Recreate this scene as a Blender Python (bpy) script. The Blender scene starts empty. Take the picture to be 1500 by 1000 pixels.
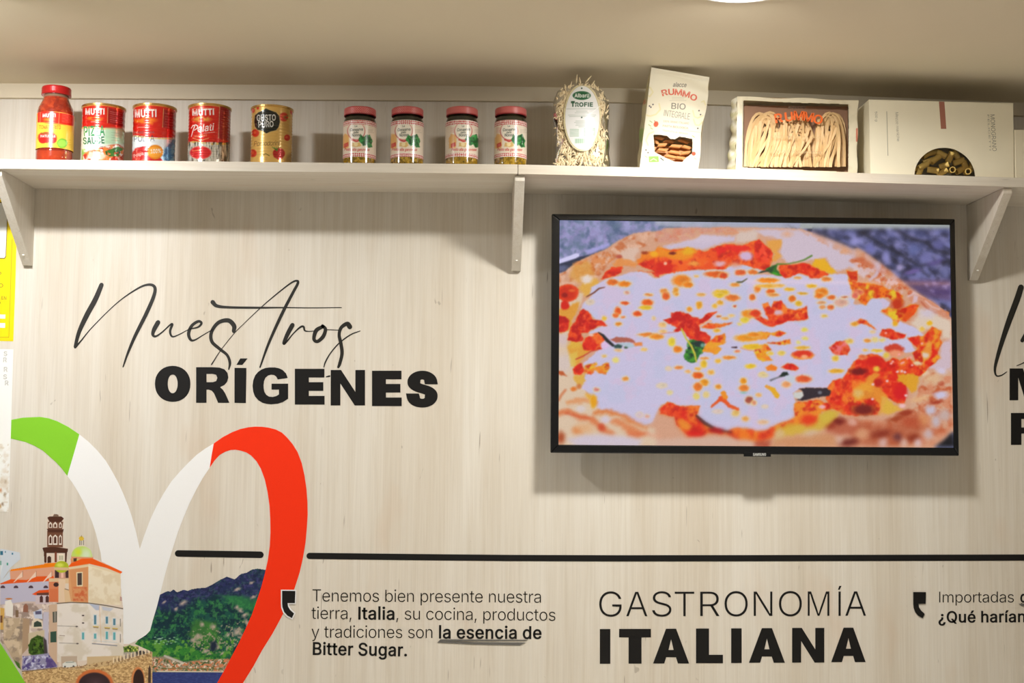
import bpy, math
import numpy as np
from mathutils import Vector, Matrix

# ------------------------------------------------------------------ camera, world, lights, exposure
SC = bpy.context.scene
COL = SC.collection
F, D, ZC = 1900.0, 2.97, 1.6            # focal length in pixels, distance to the wall, eye height
_n = np.array([(696 - 750) / F, -(640 - 500) / F, -1.0]); _n /= np.linalg.norm(_n)
_x = np.array([1, -0.0078, 0.0]); _x -= _n * _x.dot(_n); _x /= np.linalg.norm(_x)
_z = np.cross(_x, _n)
RM = np.array([_x, _n, _z])             # world = RM @ camera vector

cam = bpy.data.cameras.new('camera'); cam.sensor_width = 36; cam.lens = F / 1500 * 36
cam_o = bpy.data.objects.new('camera', cam); COL.objects.link(cam_o)
M4 = Matrix.Identity(4)
for i in range(3):
    for j in range(3): M4[i][j] = RM[i][j]
M4.translation = (0, -D, ZC)
cam_o.matrix_world = M4
SC.camera = cam_o
SC.view_settings.view_transform = 'Standard'; SC.view_settings.look = 'None'
SC.view_settings.gamma = 1; SC.view_settings.use_curve_mapping = False
SC.view_settings.exposure = -0.28

w = bpy.data.worlds.new('world'); SC.world = w; w.use_nodes = True
bg = w.node_tree.nodes['Background']; bg.inputs[0].default_value = (1, 0.94, 0.82, 1); bg.inputs[1].default_value = 0.24

def lamp(name, loc, power, size, color, aim=(0, 0, -1), spread=180, shape='DISK', sy=None):
    l = bpy.data.lights.new(name, 'AREA'); l.shape = shape; l.size = size
    if sy: l.size_y = sy
    l.energy = power; l.color = color; l.spread = math.radians(spread)
    o = bpy.data.objects.new(name, l); COL.objects.link(o); o.location = loc
    o.rotation_euler = Vector(aim).to_track_quat('-Z', 'Y').to_euler()
    return o
CEIL = 2.412
DOWN = [(0.47, -0.74), (-0.98, -0.74)]                      # the two ceiling downlights near the shelf
for (x, y), p, c in zip(DOWN, (15, 27), ((1, 0.98, 0.93), (1, 1, 1))):
    lamp('downlight_beam', (x, y, CEIL - 0.012), p, 0.17, c, spread=165)
    lamp('added_wall_wash', (x, y, CEIL - 0.022), p * (.22 if x > 0 else .40), 0.07, c, aim=(0, 0.75, -1), spread=140)   # added tilted lamp that brightens the shelf goods and upper wall
FILL_DOWN = [(-1.5, -2.3), (-0.4, -2.3), (0.9, -2.3), (-1.5, -3.5), (-0.4, -3.5), (0.9, -3.5), (2.1, -2.3)]   # unseen downlights added further back for bounced fill light
for x, y in FILL_DOWN:
    lamp('downlight_beam', (x, y, CEIL - 0.012), 14, 0.17, (1, 0.98, 0.93), spread=95)

# ------------------------------------------------------------------ helpers
def P(px, py, Y):
    d = RM @ np.array([(px - 750) / F, -(py - 500) / F, -1.0]); t = (Y + D) / d[1]
    return Vector((d[0] * t, Y, ZC + d[2] * t))
def Q(V):                                # world points (n,3) -> photograph coordinates
    c = (np.asarray(V) - np.array([0, -D, ZC])) @ RM
    return 750 + F * c[:, 0] / -c[:, 2], 500 - F * c[:, 1] / -c[:, 2]
def lin(c):
    c = np.clip(np.asarray(c, float) / 255.0, 0, 1)
    return np.where(c <= 0.04045, c / 12.92, ((c + 0.055) / 1.055) ** 2.4)
def tag(o, label=None, cat=None, group=None, kind=None):
    if label: o['label'] = label
    if cat: o['category'] = cat
    if group: o['group'] = group
    if kind: o['kind'] = kind
    return o
def empty(name, loc, label, cat, group=None):
    o = bpy.data.objects.new(name, None); COL.objects.link(o); o.location = loc; o.empty_display_size = 0.02
    return tag(o, label, cat, group)
def mesh(name, V, Fc, mat, parent=None, smooth=False, bevel=0, loc=None, rot=None, segs=2):
    me = bpy.data.meshes.new(name); me.from_pydata([tuple(v) for v in V], [], [tuple(f) for f in Fc])
    mats = mat if isinstance(mat, (list, tuple)) else [mat]
    for m in mats: me.materials.append(m)
    if smooth: me.polygons.foreach_set('use_smooth', [True] * len(me.polygons))
    me.update()
    o = bpy.data.objects.new(name, me); COL.objects.link(o)
    if loc is not None: o.location = loc
    if rot is not None: o.rotation_euler = rot
    if parent: o.parent = parent; o.matrix_parent_inverse = Matrix.Translation(-Vector(parent.location))
    if bevel:
        b = o.modifiers.new('bevel', 'BEVEL'); b.width = bevel; b.segments = segs; b.limit_method = 'ANGLE'
    return o
def boxvf(x0, x1, y0, y1, z0, z1):
    V = [(x, y, z) for x in (x0, x1) for y in (y0, y1) for z in (z0, z1)]
    return V, [(0, 1, 3, 2), (4, 6, 7, 5), (0, 4, 5, 1), (2, 3, 7, 6), (0, 2, 6, 4), (1, 5, 7, 3)]
def box(name, x0, x1, y0, y1, z0, z1, mat, parent=None, bevel=0, **k):
    V, Fc = boxvf(x0, x1, y0, y1, z0, z1); return mesh(name, V, Fc, mat, parent, bevel=bevel, **k)
def join(parts):
    V, Fc = [], []
    for v, f in parts:
        n = len(V); V += list(v); Fc += [tuple(i + n for i in q) for q in f]
    return V, Fc
def lathe(prof, n=48, c=(0, 0, 0), cap0=True, cap1=True):
    V, Fc = [], []
    for r, z in prof:
        for i in range(n):
            a = 2 * math.pi * i / n; V.append((c[0] + r * math.cos(a), c[1] + r * math.sin(a), c[2] + z))
    for k in range(len(prof) - 1):
        for i in range(n):
            j = (i + 1) % n; Fc.append((k * n + i, k * n + j, (k + 1) * n + j, (k + 1) * n + i))
    if cap0: Fc.append(tuple(reversed(range(n))))
    if cap1: Fc.append(tuple((len(prof) - 1) * n + i for i in range(n)))
    return V, Fc

# materials
def mat(name, col=(200, 200, 200), rough=0.5, metal=0.0, spec=0.5, alpha=1, emit=None, es=1.0, trans=0, coat=0, noise=None, bump=0):
    m = bpy.data.materials.new(name); m.use_nodes = True; nt = m.node_tree; b = nt.nodes['Principled BSDF']
    c = [float(v) for v in lin(col)] + [1]
    b.inputs['Base Color'].default_value = c; b.inputs['Roughness'].default_value = rough
    b.inputs['Metallic'].default_value = metal; b.inputs['Specular IOR Level'].default_value = spec
    b.inputs['Alpha'].default_value = alpha; b.inputs['Transmission Weight'].default_value = trans
    b.inputs['Coat Weight'].default_value = coat; b.inputs['Coat Roughness'].default_value = 0.24
    if emit is not None:
        b.inputs['Emission Color'].default_value = [float(v) for v in lin(emit)] + [1]; b.inputs['Emission Strength'].default_value = es
    if noise or bump:
        tc = nt.nodes.new('ShaderNodeTexCoord'); no = nt.nodes.new('ShaderNodeTexNoise')
        no.inputs['Scale'].default_value = (noise or (60, 0))[0]; no.inputs['Detail'].default_value = 5
        nt.links.new(tc.outputs['Object'], no.inputs['Vector'])
        if noise:
            mx = nt.nodes.new('ShaderNodeMix'); mx.data_type = 'RGBA'; mx.inputs[6].default_value = c
            mx.inputs[7].default_value = [v * (1 - noise[1]) for v in c[:3]] + [1]
            nt.links.new(no.outputs['Fac'], mx.inputs[0]); nt.links.new(mx.outputs[2], b.inputs['Base Color'])
        if bump:
            bp = nt.nodes.new('ShaderNodeBump'); bp.inputs['Strength'].default_value = bump; bp.inputs['Distance'].default_value = 0.001
            nt.links.new(no.outputs['Fac'], bp.inputs['Height']); nt.links.new(bp.outputs[0], b.inputs['Normal'])
    return m
def vmat(name, rough=0.5, spec=0.5, emit=0, metal=0.0, coat=0, emap=None, bump=0):
    """material whose colour is the mesh's own 'col' attribute"""
    m = bpy.data.materials.new(name); m.use_nodes = True; nt = m.node_tree; b = nt.nodes['Principled BSDF']
    a = nt.nodes.new('ShaderNodeAttribute'); a.attribute_name = 'col'
    b.inputs['Roughness'].default_value = rough; b.inputs['Specular IOR Level'].default_value = spec
    b.inputs['Metallic'].default_value = metal; b.inputs['Coat Weight'].default_value = coat; b.inputs['Coat Roughness'].default_value = 0.1
    if emit:
        b.inputs['Base Color'].default_value = (0.01, 0.01, 0.012, 1)
        nt.links.new(a.outputs['Color'], b.inputs['Emission Color']); b.inputs['Emission Strength'].default_value = emit
    else: nt.links.new(a.outputs['Color'], b.inputs['Base Color'])
    if bump:
        no = nt.nodes.new('ShaderNodeTexNoise'); no.inputs['Scale'].default_value = 900
        tc = nt.nodes.new('ShaderNodeTexCoord'); nt.links.new(tc.outputs['Object'], no.inputs['Vector'])
        bp = nt.nodes.new('ShaderNodeBump'); bp.inputs['Strength'].default_value = bump; bp.inputs['Distance'].default_value = 0.0005
        nt.links.new(no.outputs['Fac'], bp.inputs['Height']); nt.links.new(bp.outputs[0], b.inputs['Normal'])
    return m
def wood(name, axis='Z', light=(229, 222, 208), dark=(196, 184, 164), knots=True):
    m = bpy.data.materials.new(name); m.use_nodes = True; nt = m.node_tree; b = nt.nodes['Principled BSDF']
    N = nt.nodes.new; L = nt.links.new
    tc = N('ShaderNodeTexCoord')
    def noise(sc, detail, rough, src=None, dist=0):
        mp = N('ShaderNodeMapping'); mp.inputs['Scale'].default_value = sc if axis == 'Z' else (sc[2], sc[1], sc[0])
        L(tc.outputs['Object'], mp.inputs[0]); n = N('ShaderNodeTexNoise'); n.inputs['Scale'].default_value = 1
        n.inputs['Detail'].default_value = detail; n.inputs['Roughness'].default_value = rough; n.inputs['Distortion'].default_value = dist
        L(mp.outputs[0], n.inputs['Vector']); return n.outputs['Fac']
    def ramp(src, p0, p1, c0, c1):
        r = N('ShaderNodeValToRGB'); r.color_ramp.elements[0].position = p0; r.color_ramp.elements[1].position = p1
        r.color_ramp.elements[0].color = c0; r.color_ramp.elements[1].color = c1; L(src, r.inputs[0]); return r.outputs[0]
    def mix(a, c, f, typ='MIX', fac=1):
        x = N('ShaderNodeMix'); x.data_type = 'RGBA'; x.blend_type = typ
        L(a, x.inputs[6]); L(c, x.inputs[7])
        if f is None: x.inputs[0].default_value = fac
        else: L(f, x.inputs[0])
        return x.outputs[2]
    A = [float(v) for v in lin(light)] + [1]; B = [float(v) for v in lin(dark)] + [1]
    broad = ramp(noise((9, 9, 0.9), 3, 0.5, dist=0.4), 0.35, 0.72, tuple(A), tuple(B))
    fine = ramp(noise((420, 420, 5), 4, 0.6), 0.3, 0.62, (0.80, 0.79, 0.77, 1), (1, 1, 1, 1))
    c = mix(broad, fine, None, 'MULTIPLY', 0.42)
    med = ramp(noise((70, 70, 2.2), 5, 0.65, dist=0.8), 0.36, 0.58, (0.86, 0.82, 0.76, 1), (1, 1, 1, 1))
    c = mix(c, med, None, 'MULTIPLY', 0.45)
    warm = N('ShaderNodeRGB'); warm.outputs[0].default_value = [float(v) for v in lin((206, 178, 150))] + [1]
    c = mix(c, warm.outputs[0], ramp(noise((7, 7, 3.0), 3, 0.5), 0.60, 0.78, (0, 0, 0, 1), (0.45, 0.45, 0.45, 1)))
    if knots:
        dk = N('ShaderNodeRGB'); dk.outputs[0].default_value = [float(v) for v in lin((120, 104, 84))] + [1]
        k = ramp(noise((150, 150, 8), 2, 0.5, dist=0.3), 0.725, 0.77, (0, 0, 0, 1), (0.6, 0.6, 0.6, 1))
        c = mix(c, dk.outputs[0], k)
        k2 = ramp(noise((60, 60, 30), 1.5, 0.5, dist=1.0), 0.76, 0.80, (0, 0, 0, 1), (0.4, 0.4, 0.4, 1))
        c = mix(c, dk.outputs[0], k2)
    L(c, b.inputs['Base Color'])
    b.inputs['Roughness'].default_value = 0.55; b.inputs['Specular IOR Level'].default_value = 0.3
    bp = N('ShaderNodeBump'); bp.inputs['Strength'].default_value = 0.15; bp.inputs['Distance'].default_value = 0.0006
    L(noise((420, 420, 5), 4, 0.6), bp.inputs['Height']); L(bp.outputs[0], b.inputs['Normal'])
    return m
def film(name, tint=(255, 255, 255), gloss=0.0, rough=0.15, solid=0.0):
    m = bpy.data.materials.new(name); m.use_nodes = True; nt = m.node_tree
    for n in list(nt.nodes):
        if n.type != 'OUTPUT_MATERIAL': nt.nodes.remove(n)
    out = [n for n in nt.nodes if n.type == 'OUTPUT_MATERIAL'][0]
    t = nt.nodes.new('ShaderNodeBsdfTransparent'); t.inputs[0].default_value = [float(v) for v in lin(tint)] + [1]
    g = nt.nodes.new('ShaderNodeBsdfGlossy'); g.inputs['Roughness'].default_value = rough
    mx = nt.nodes.new('ShaderNodeMixShader'); fr = nt.nodes.new('ShaderNodeFresnel'); fr.inputs[0].default_value = 1.45
    ad = nt.nodes.new('ShaderNodeMath'); ad.operation = 'ADD'; ad.inputs[1].default_value = gloss
    nt.links.new(fr.outputs[0], ad.inputs[0]); nt.links.new(ad.outputs[0], mx.inputs[0])
    nt.links.new(t.outputs[0], mx.inputs[1]); nt.links.new(g.outputs[0], mx.inputs[2]); nt.links.new(mx.outputs[0], out.inputs[0])
    no = nt.nodes.new('ShaderNodeTexNoise'); no.inputs['Scale'].default_value = 45
    tc = nt.nodes.new('ShaderNodeTexCoord'); nt.links.new(tc.outputs['Object'], no.inputs['Vector'])
    bp = nt.nodes.new('ShaderNodeBump'); bp.inputs['Strength'].default_value = 0.3; bp.inputs['Distance'].default_value = 0.006
    nt.links.new(no.outputs['Fac'], bp.inputs['Height']); nt.links.new(bp.outputs[0], g.inputs['Normal'])
    return m

# ------------------------------------------------------------------ lettering outlines (em = 1000)
GL = {
'A': [480, [[16,0,201,509,276,509,463,0,395,0,287,302,264,372,232,478,245,478,213,371,191,302,85,0],[110,142,110,199,370,199,370,142]]],
'B': [456, [[60,0,60,509,241,509,274,507,304,501,329,491,350,477,367,461,381,442,390,421,396,398,398,374,397,353,393,336,387,320,378,307,368,295,356,286,338,267,363,245,378,234,391,220,402,203,411,184,416,161,418,136,416,111,410,88,400,67,386,48,368,31,344,18,317,8,284,2,247,0],[125,57,245,57,281,60,309,67,330,80,341,92,349,105,354,120,355,137,354,153,350,169,342,184,333,197,320,209,306,218,289,225,269,229,248,231,125,231],[125,285,238,285,256,287,273,290,288,296,302,304,314,314,323,326,330,340,335,355,336,372,333,393,326,412,313,429,294,442,270,449,240,452,125,452]]],
'C': [510, [[267,-7,225,-3,186,7,150,25,119,49,92,79,70,115,53,157,44,203,40,254,44,305,53,352,70,393,92,429,119,459,150,484,186,501,225,512,267,516,305,513,340,504,362,496,383,485,402,471,419,456,435,438,448,418,459,397,467,373,473,348,408,348,404,365,397,380,389,395,380,407,369,418,357,428,337,440,315,449,292,454,267,456,237,453,209,445,184,432,161,414,141,391,125,364,113,332,106,295,103,254,106,213,113,177,125,145,141,117,161,94,184,76,210,63,237,56,267,53,292,55,315,60,337,69,357,81,369,90,380,102,389,114,397,128,404,144,408,160,473,160,467,135,459,112,448,91,435,71,420,53,402,38,373,19,341,5,305,-4]]],
'D': [502, [[219,0,96,0,96,57,215,57,254,60,288,68,318,81,343,99,363,122,379,149,390,181,397,216,399,255,397,294,390,329,379,361,364,388,344,410,320,428,291,441,258,449,221,452,93,452,93,509,225,509,273,505,315,495,353,478,385,455,412,426,433,391,449,351,458,306,462,255,458,205,449,159,433,119,411,83,384,54,351,31,312,14,268,3],[125,509,125,0,60,0,60,509]]],
'E': [419, [[60,0,60,509,372,509,372,452,125,452,125,286,355,286,355,229,125,229,125,57,375,57,375,0]]],
'F': [410, [[60,0,60,509,369,509,369,452,125,452,125,278,346,278,346,221,125,221,125,0]]],
'G': [520, [[269,-7,225,-3,185,7,149,25,118,49,91,79,69,116,53,157,43,203,40,254,43,305,53,352,69,393,91,429,117,459,149,484,184,501,223,512,265,516,304,513,340,504,363,494,384,483,403,469,421,453,436,436,449,416,460,395,468,373,474,349,408,349,399,372,387,393,373,411,356,427,344,436,330,443,315,448,291,454,265,456,236,453,209,445,183,432,160,414,141,392,125,364,113,332,106,295,103,254,106,213,113,177,125,145,141,117,161,95,184,76,210,63,238,56,269,53,296,55,322,61,345,71,365,85,382,102,396,123,407,147,413,173,415,202,434,199,283,199,283,256,478,256,478,200,475,160,466,124,451,91,431,62,406,38,377,19,344,5,308,-4]]],
'H': [517, [[60,0,60,509,125,509,125,289,392,289,392,509,457,509,457,0,392,0,392,232,125,232,125,0]]],
'I': [300, [[31,0,31,57,118,57,118,452,31,452,31,509,269,509,269,452,183,452,183,57,269,57,269,0]]],
'J': [396, [[185,-7,143,-2,106,11,75,33,57,55,44,81,36,111,33,145,33,173,98,173,98,145,100,117,108,93,122,74,139,61,160,53,185,50,209,53,230,61,248,74,261,93,269,117,272,145,272,509,336,509,336,145,334,111,326,81,313,55,294,33,263,11,227,-2]]],
'K': [467, [[104,145,104,216,139,261,174,303,212,344,364,509,448,509,231,276,228,276],[60,0,60,509,125,509,125,334,124,225,125,193,125,0],[372,0,188,259,228,309,449,0]]],
'L': [393, [[60,0,60,509,125,509,125,57,361,57,361,0]]],
'M': [628, [[60,0,60,509,152,509,277,187,287,159,299,123,311,84,322,49,307,49,318,83,330,121,342,158,352,187,476,509,568,509,568,0,504,0,504,291,504,327,505,369,506,413,507,457,513,457,498,409,482,363,467,322,456,291,342,0,286,0,170,291,159,321,145,361,129,408,112,457,119,457,120,416,121,372,122,328,122,291,122,0]]],
'N': [523, [[60,0,60,509,136,509,343,183,363,151,388,107,414,55,405,54,401,108,399,157,399,195,399,509,463,509,463,0,387,0,202,290,177,331,148,381,108,452,119,454,122,384,124,328,125,291,125,0]]],
'O': [533, [[267,-7,225,-3,186,7,150,25,119,49,92,79,70,115,53,157,44,203,40,254,44,305,53,352,70,393,92,429,119,459,150,484,186,501,225,512,267,516,309,512,348,501,384,484,415,459,442,429,464,393,480,352,490,305,493,254,490,203,480,157,464,115,442,79,415,49,384,25,348,7,309,-3],[267,53,296,55,324,63,349,76,372,94,392,116,408,144,420,176,428,213,430,254,428,295,420,332,408,365,392,392,372,415,349,433,324,446,296,453,267,456,237,453,210,445,184,433,161,415,142,392,125,364,113,332,106,295,103,254,106,213,113,176,125,144,142,117,161,94,184,76,210,63,237,55]]],
'P': [445, [[60,0,60,509,235,509,272,506,305,499,332,487,356,471,375,452,390,430,400,404,407,377,409,348,407,318,400,291,390,265,375,243,356,223,332,207,305,195,272,188,235,186,109,186,109,242,233,242,257,244,279,248,297,256,312,266,324,279,333,294,339,310,343,328,344,348,343,367,339,385,333,402,324,416,312,428,297,439,279,446,257,451,232,452,125,452,125,0]]],
'Q': [533, [[245,159,313,159,369,85,384,65,468,-48,401,-48,346,27,331,46],[267,-7,225,-3,186,7,150,25,119,49,92,79,70,115,53,157,44,203,40,254,44,305,53,352,70,393,92,429,119,459,150,484,186,501,225,512,267,516,309,512,348,501,384,484,415,459,442,429,464,393,480,352,490,305,493,254,490,203,480,157,464,115,442,79,415,49,384,25,348,7,309,-3],[267,53,296,55,324,63,349,76,372,94,392,116,408,144,420,176,428,213,430,254,428,295,420,332,408,365,392,392,372,415,349,433,324,446,296,453,267,456,237,453,210,445,184,433,161,415,142,392,125,364,113,332,106,295,103,254,106,213,113,176,125,144,142,117,161,94,184,76,210,63,237,55]]],
'R': [449, [[60,0,60,509,236,509,273,506,305,500,333,489,356,473,376,455,390,433,401,408,407,381,409,352,407,323,401,296,390,271,376,250,356,232,333,217,305,206,273,200,236,198,96,198,96,255,234,255,258,256,280,260,298,267,313,276,325,287,334,300,340,316,344,333,345,352,344,371,340,389,334,405,325,419,313,430,298,440,279,446,258,451,233,452,125,452,125,0],[353,0,230,229,303,229,428,0]]],
'S': [447, [[224,-9,188,-7,156,-1,128,9,102,23,81,40,64,60,51,83,42,109,38,137,104,137,108,118,114,102,123,88,136,76,150,66,166,59,194,52,224,49,246,50,267,54,286,60,303,69,317,79,329,92,338,106,344,122,346,139,344,154,340,168,332,179,322,189,310,197,296,205,245,222,184,239,145,253,112,269,86,289,71,307,60,326,54,348,52,372,54,400,62,425,75,448,92,468,113,484,138,498,165,508,195,514,227,516,259,514,289,508,316,498,340,484,360,468,377,449,390,427,398,403,401,378,337,378,334,396,326,412,316,426,302,437,280,449,254,456,225,459,204,457,185,454,167,448,152,440,139,430,129,418,121,405,117,391,115,376,117,359,122,345,131,334,142,324,155,315,169,308,212,293,264,279,312,264,336,252,359,238,372,226,384,213,395,198,402,180,407,161,408,139,406,112,399,87,386,64,370,43,349,25,323,11,294,0,261,-7]]],
'T': [449, [[32,452,32,509,417,509,417,452,257,452,257,0,193,0,193,452]]],
'U': [517, [[259,-8,220,-6,186,2,154,15,126,33,103,55,85,80,71,108,63,140,60,173,60,509,124,509,124,178,126,155,132,133,141,113,153,95,169,80,187,68,208,59,232,53,259,52,285,53,309,59,331,68,349,80,364,95,377,113,385,133,391,155,393,178,393,509,457,509,457,173,454,140,446,108,433,80,414,55,391,33,363,15,332,2,297,-6]]],
'V': [480, [[204,0,16,509,84,509,192,206,215,137,248,31,235,31,267,138,290,206,395,509,463,509,278,0]]],
'W': [686, [[155,0,16,509,82,509,163,196,175,145,187,94,197,40,189,40,200,94,211,145,224,196,306,509,380,509,462,196,474,145,486,94,497,40,488,40,499,94,510,145,523,196,603,509,670,509,530,0,455,0,368,323,351,391,336,475,350,475,335,395,318,323,230,0]]],
'X': [474, [[18,0,217,284,217,236,29,509,104,509,178,400,204,361,223,329,243,292,232,292,252,329,272,361,298,400,374,509,446,509,259,239,259,287,456,0,382,0,292,129,268,165,250,195,230,231,244,231,225,196,206,166,182,129,91,0]]],
'Y': [472, [[203,0,203,208,16,509,91,509,192,344,222,292,250,230,224,230,251,293,280,344,381,509,455,509,268,208,268,0]]],
'Z': [438, [[42,0,42,46,273,385,306,431,341,476,348,454,285,452,223,452,40,452,40,509,397,509,397,462,169,129,134,81,97,33,90,54,152,57,214,57,399,57,399,0]]],
'a': [389, [[160,-9,137,-7,115,-3,94,5,76,15,60,29,48,45,38,63,32,84,30,108,32,128,36,146,43,161,53,174,64,184,78,193,100,203,125,211,178,220,234,227,265,235,276,255,276,257,275,272,272,285,267,297,260,307,251,315,240,322,227,327,212,330,196,331,178,330,163,327,149,322,118,301,100,274,41,291,51,313,64,331,79,346,95,358,114,368,133,375,163,382,194,384,239,379,255,375,271,369,286,360,300,350,312,336,322,320,330,301,335,278,337,251,337,0,277,0,277,52,272,52,252,25,242,16,229,8,215,1,199,-4,181,-7],[170,45,192,47,211,51,228,59,242,68,254,80,263,93,270,108,274,122,276,138,276,190,259,182,231,176,200,171,175,168,134,159,122,153,112,147,103,139,97,130,93,118,92,105,93,93,96,82,102,72,109,64,119,57,130,52,142,48,156,46]]],
'b': [424, [[229,-8,208,-7,189,-3,172,4,159,12,147,21,138,31,118,59,112,59,112,0,53,0,53,509,114,509,114,319,118,319,137,346,147,355,158,364,171,373,188,379,207,383,229,384,259,382,287,374,313,361,335,342,354,320,370,293,381,261,388,227,390,189,388,151,381,116,370,84,355,57,336,34,313,16,288,3,260,-6],[220,47,242,49,262,55,279,66,294,80,306,97,316,117,323,139,327,163,328,189,327,215,323,239,316,261,307,281,295,298,280,311,262,322,243,328,220,330,198,328,178,322,161,312,147,299,134,282,125,263,118,241,114,216,113,189,114,162,118,138,125,115,135,95,147,78,162,65,179,55,198,49]]],
'c': [396, [[207,-8,174,-5,144,3,117,16,93,35,72,58,56,85,44,116,37,150,34,187,37,225,44,260,56,291,72,318,93,341,117,360,144,374,174,382,207,384,234,383,260,377,284,368,305,356,324,341,340,322,353,301,362,277,303,262,290,289,270,311,242,325,207,330,184,328,163,321,145,310,130,296,118,278,108,258,102,236,98,212,96,187,98,163,102,139,108,117,118,97,130,80,145,66,163,55,184,49,207,46,243,52,271,66,292,89,304,117,363,102,357,86,350,70,341,56,325,37,306,21,285,9,261,-1,235,-6]]],
'd': [424, [[195,-8,165,-6,137,3,111,16,89,34,70,57,55,84,43,116,36,151,34,189,36,227,43,261,55,293,70,320,89,342,112,361,137,374,165,382,196,384,218,383,237,379,253,373,267,364,278,355,287,346,306,319,311,319,311,509,372,509,372,0,313,0,313,59,307,59,287,31,277,21,266,12,252,4,236,-3,217,-7],[205,47,226,49,246,55,263,65,278,78,290,95,299,115,306,138,310,162,312,189,310,216,306,241,300,263,290,282,278,299,263,312,246,322,227,328,205,330,182,328,162,322,145,311,130,298,118,281,108,261,102,239,98,215,96,189,98,163,102,139,109,117,118,97,130,80,145,66,162,55,182,49]]],
'e': [404, [[212,-8,177,-5,145,3,117,16,92,35,72,58,56,85,44,116,37,150,34,187,36,224,44,258,55,290,71,317,91,340,115,359,142,373,172,382,205,384,236,382,266,374,285,366,303,355,319,341,334,324,347,305,357,282,365,256,370,227,371,194,371,169,75,169,75,221,338,221,310,202,308,226,304,248,298,269,288,286,277,301,263,314,246,323,227,328,205,330,183,328,164,323,146,313,131,301,119,286,109,270,102,251,97,231,96,211,96,178,98,151,102,127,110,106,121,88,135,73,151,61,169,53,190,48,212,46,234,48,254,53,265,58,276,65,285,73,294,82,300,93,306,105,365,91,358,72,348,55,335,39,320,26,302,14,283,4,261,-3,237,-7]]],
'f': [254, [[228,379,228,327,6,327,6,379],[81,0,81,432,82,452,87,470,96,486,107,499,120,510,135,519,152,525,169,529,187,530,222,527,243,521,227,468,215,472,195,474,182,473,171,470,162,466,154,460,147,449,143,435,142,419,142,0]]],
'g': [425, [[207,-151,168,-148,134,-140,114,-132,97,-122,82,-110,70,-97,59,-84,51,-69,101,-41,122,-66,131,-74,142,-82,154,-88,169,-93,187,-96,207,-97,236,-95,261,-87,282,-75,295,-62,304,-47,310,-28,311,-6,311,68,306,68,287,41,277,32,266,23,252,16,236,10,217,6,195,5,165,7,138,14,113,27,90,43,71,65,55,90,43,120,36,154,34,191,36,229,43,263,55,293,71,320,90,342,112,361,138,374,166,382,196,384,218,383,237,379,253,373,267,365,279,356,288,346,308,319,313,319,313,379,372,379,372,-9,370,-40,363,-67,350,-90,334,-109,314,-124,291,-136,265,-144,237,-149],[205,59,227,61,246,66,264,75,278,87,290,103,300,121,307,142,311,166,312,193,311,219,307,242,300,264,291,283,279,299,264,312,247,322,227,328,205,330,182,328,163,322,145,312,130,298,118,282,109,262,102,241,98,218,96,193,98,167,102,144,109,123,118,104,131,88,145,76,163,66,183,61]]],
'h': [410, [[114,227,114,0,53,0,53,509,114,509,114,287,102,287,116,319,132,344,152,362,175,374,200,382,227,384,252,383,275,377,295,369,313,356,328,340,341,321,350,298,355,271,357,240,357,0,296,0,296,235,293,263,286,286,273,304,260,315,246,323,229,328,210,329,192,328,176,324,161,317,147,308,136,297,126,283,119,266,115,248]]],
'i': [167, [[53,0,53,379,114,379,114,0],[84,443,73,444,63,448,54,455,48,461,44,468,42,475,41,483,42,491,44,499,48,506,54,512,63,518,73,522,84,524,95,522,105,518,114,512,119,506,123,499,126,491,126,483,126,475,123,468,119,461,114,455,105,448,95,444]]],
'j': [167, [[53,379,114,379,114,-30,112,-52,108,-72,102,-90,92,-106,80,-119,65,-129,47,-137,27,-141,4,-143,-10,-143,-10,-87,2,-87,14,-86,25,-83,34,-78,40,-72,47,-61,51,-46,53,-29],[83,443,72,444,62,448,53,455,48,461,44,468,42,475,41,483,42,491,44,499,48,506,53,512,62,518,72,522,83,524,95,522,105,518,114,512,119,506,123,499,125,491,126,483,125,475,123,468,119,461,114,455,105,448,95,444]]],
'k': [381, [[110,137,110,212,121,212,284,379,360,379,184,199,177,199],[53,0,53,509,114,509,114,0],[294,0,148,186,191,229,372,0]]],
'l': [189, [[139,-2,119,-1,101,3,86,10,74,20,62,37,55,59,53,84,53,509,114,509,114,99,114,83,117,71,120,62,124,58,130,54,137,53,146,52,160,53,170,54,181,3,162,-1]]],
'm': [610, [[53,0,53,379,112,379,112,295,108,295,114,314,122,331,132,346,144,358,158,368,172,376,187,382,203,385,219,386,245,383,268,375,287,361,303,342,314,320,321,295,312,295,318,312,326,329,337,343,350,356,364,366,381,375,398,381,417,385,437,386,458,385,478,380,497,372,514,361,529,346,541,328,550,307,555,283,557,255,557,0,496,0,496,254,494,273,490,289,483,302,473,313,456,323,438,329,419,330,402,329,387,326,374,320,363,312,353,302,345,290,340,277,336,263,335,247,335,0,274,0,274,260,273,275,269,288,262,301,253,311,238,322,220,328,199,330,185,329,171,326,158,320,145,312,135,302,126,289,119,274,115,257,114,238,114,0]]],
'n': [410, [[114,227,114,0,53,0,53,379,112,379,112,287,102,287,116,319,132,344,152,362,175,374,200,382,227,384,252,383,275,377,295,369,313,356,328,340,341,321,350,298,355,271,357,240,357,0,296,0,296,235,293,263,286,286,273,304,260,315,246,323,229,328,210,329,192,328,176,324,161,317,147,308,136,297,126,283,119,266,115,248]]],
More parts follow.
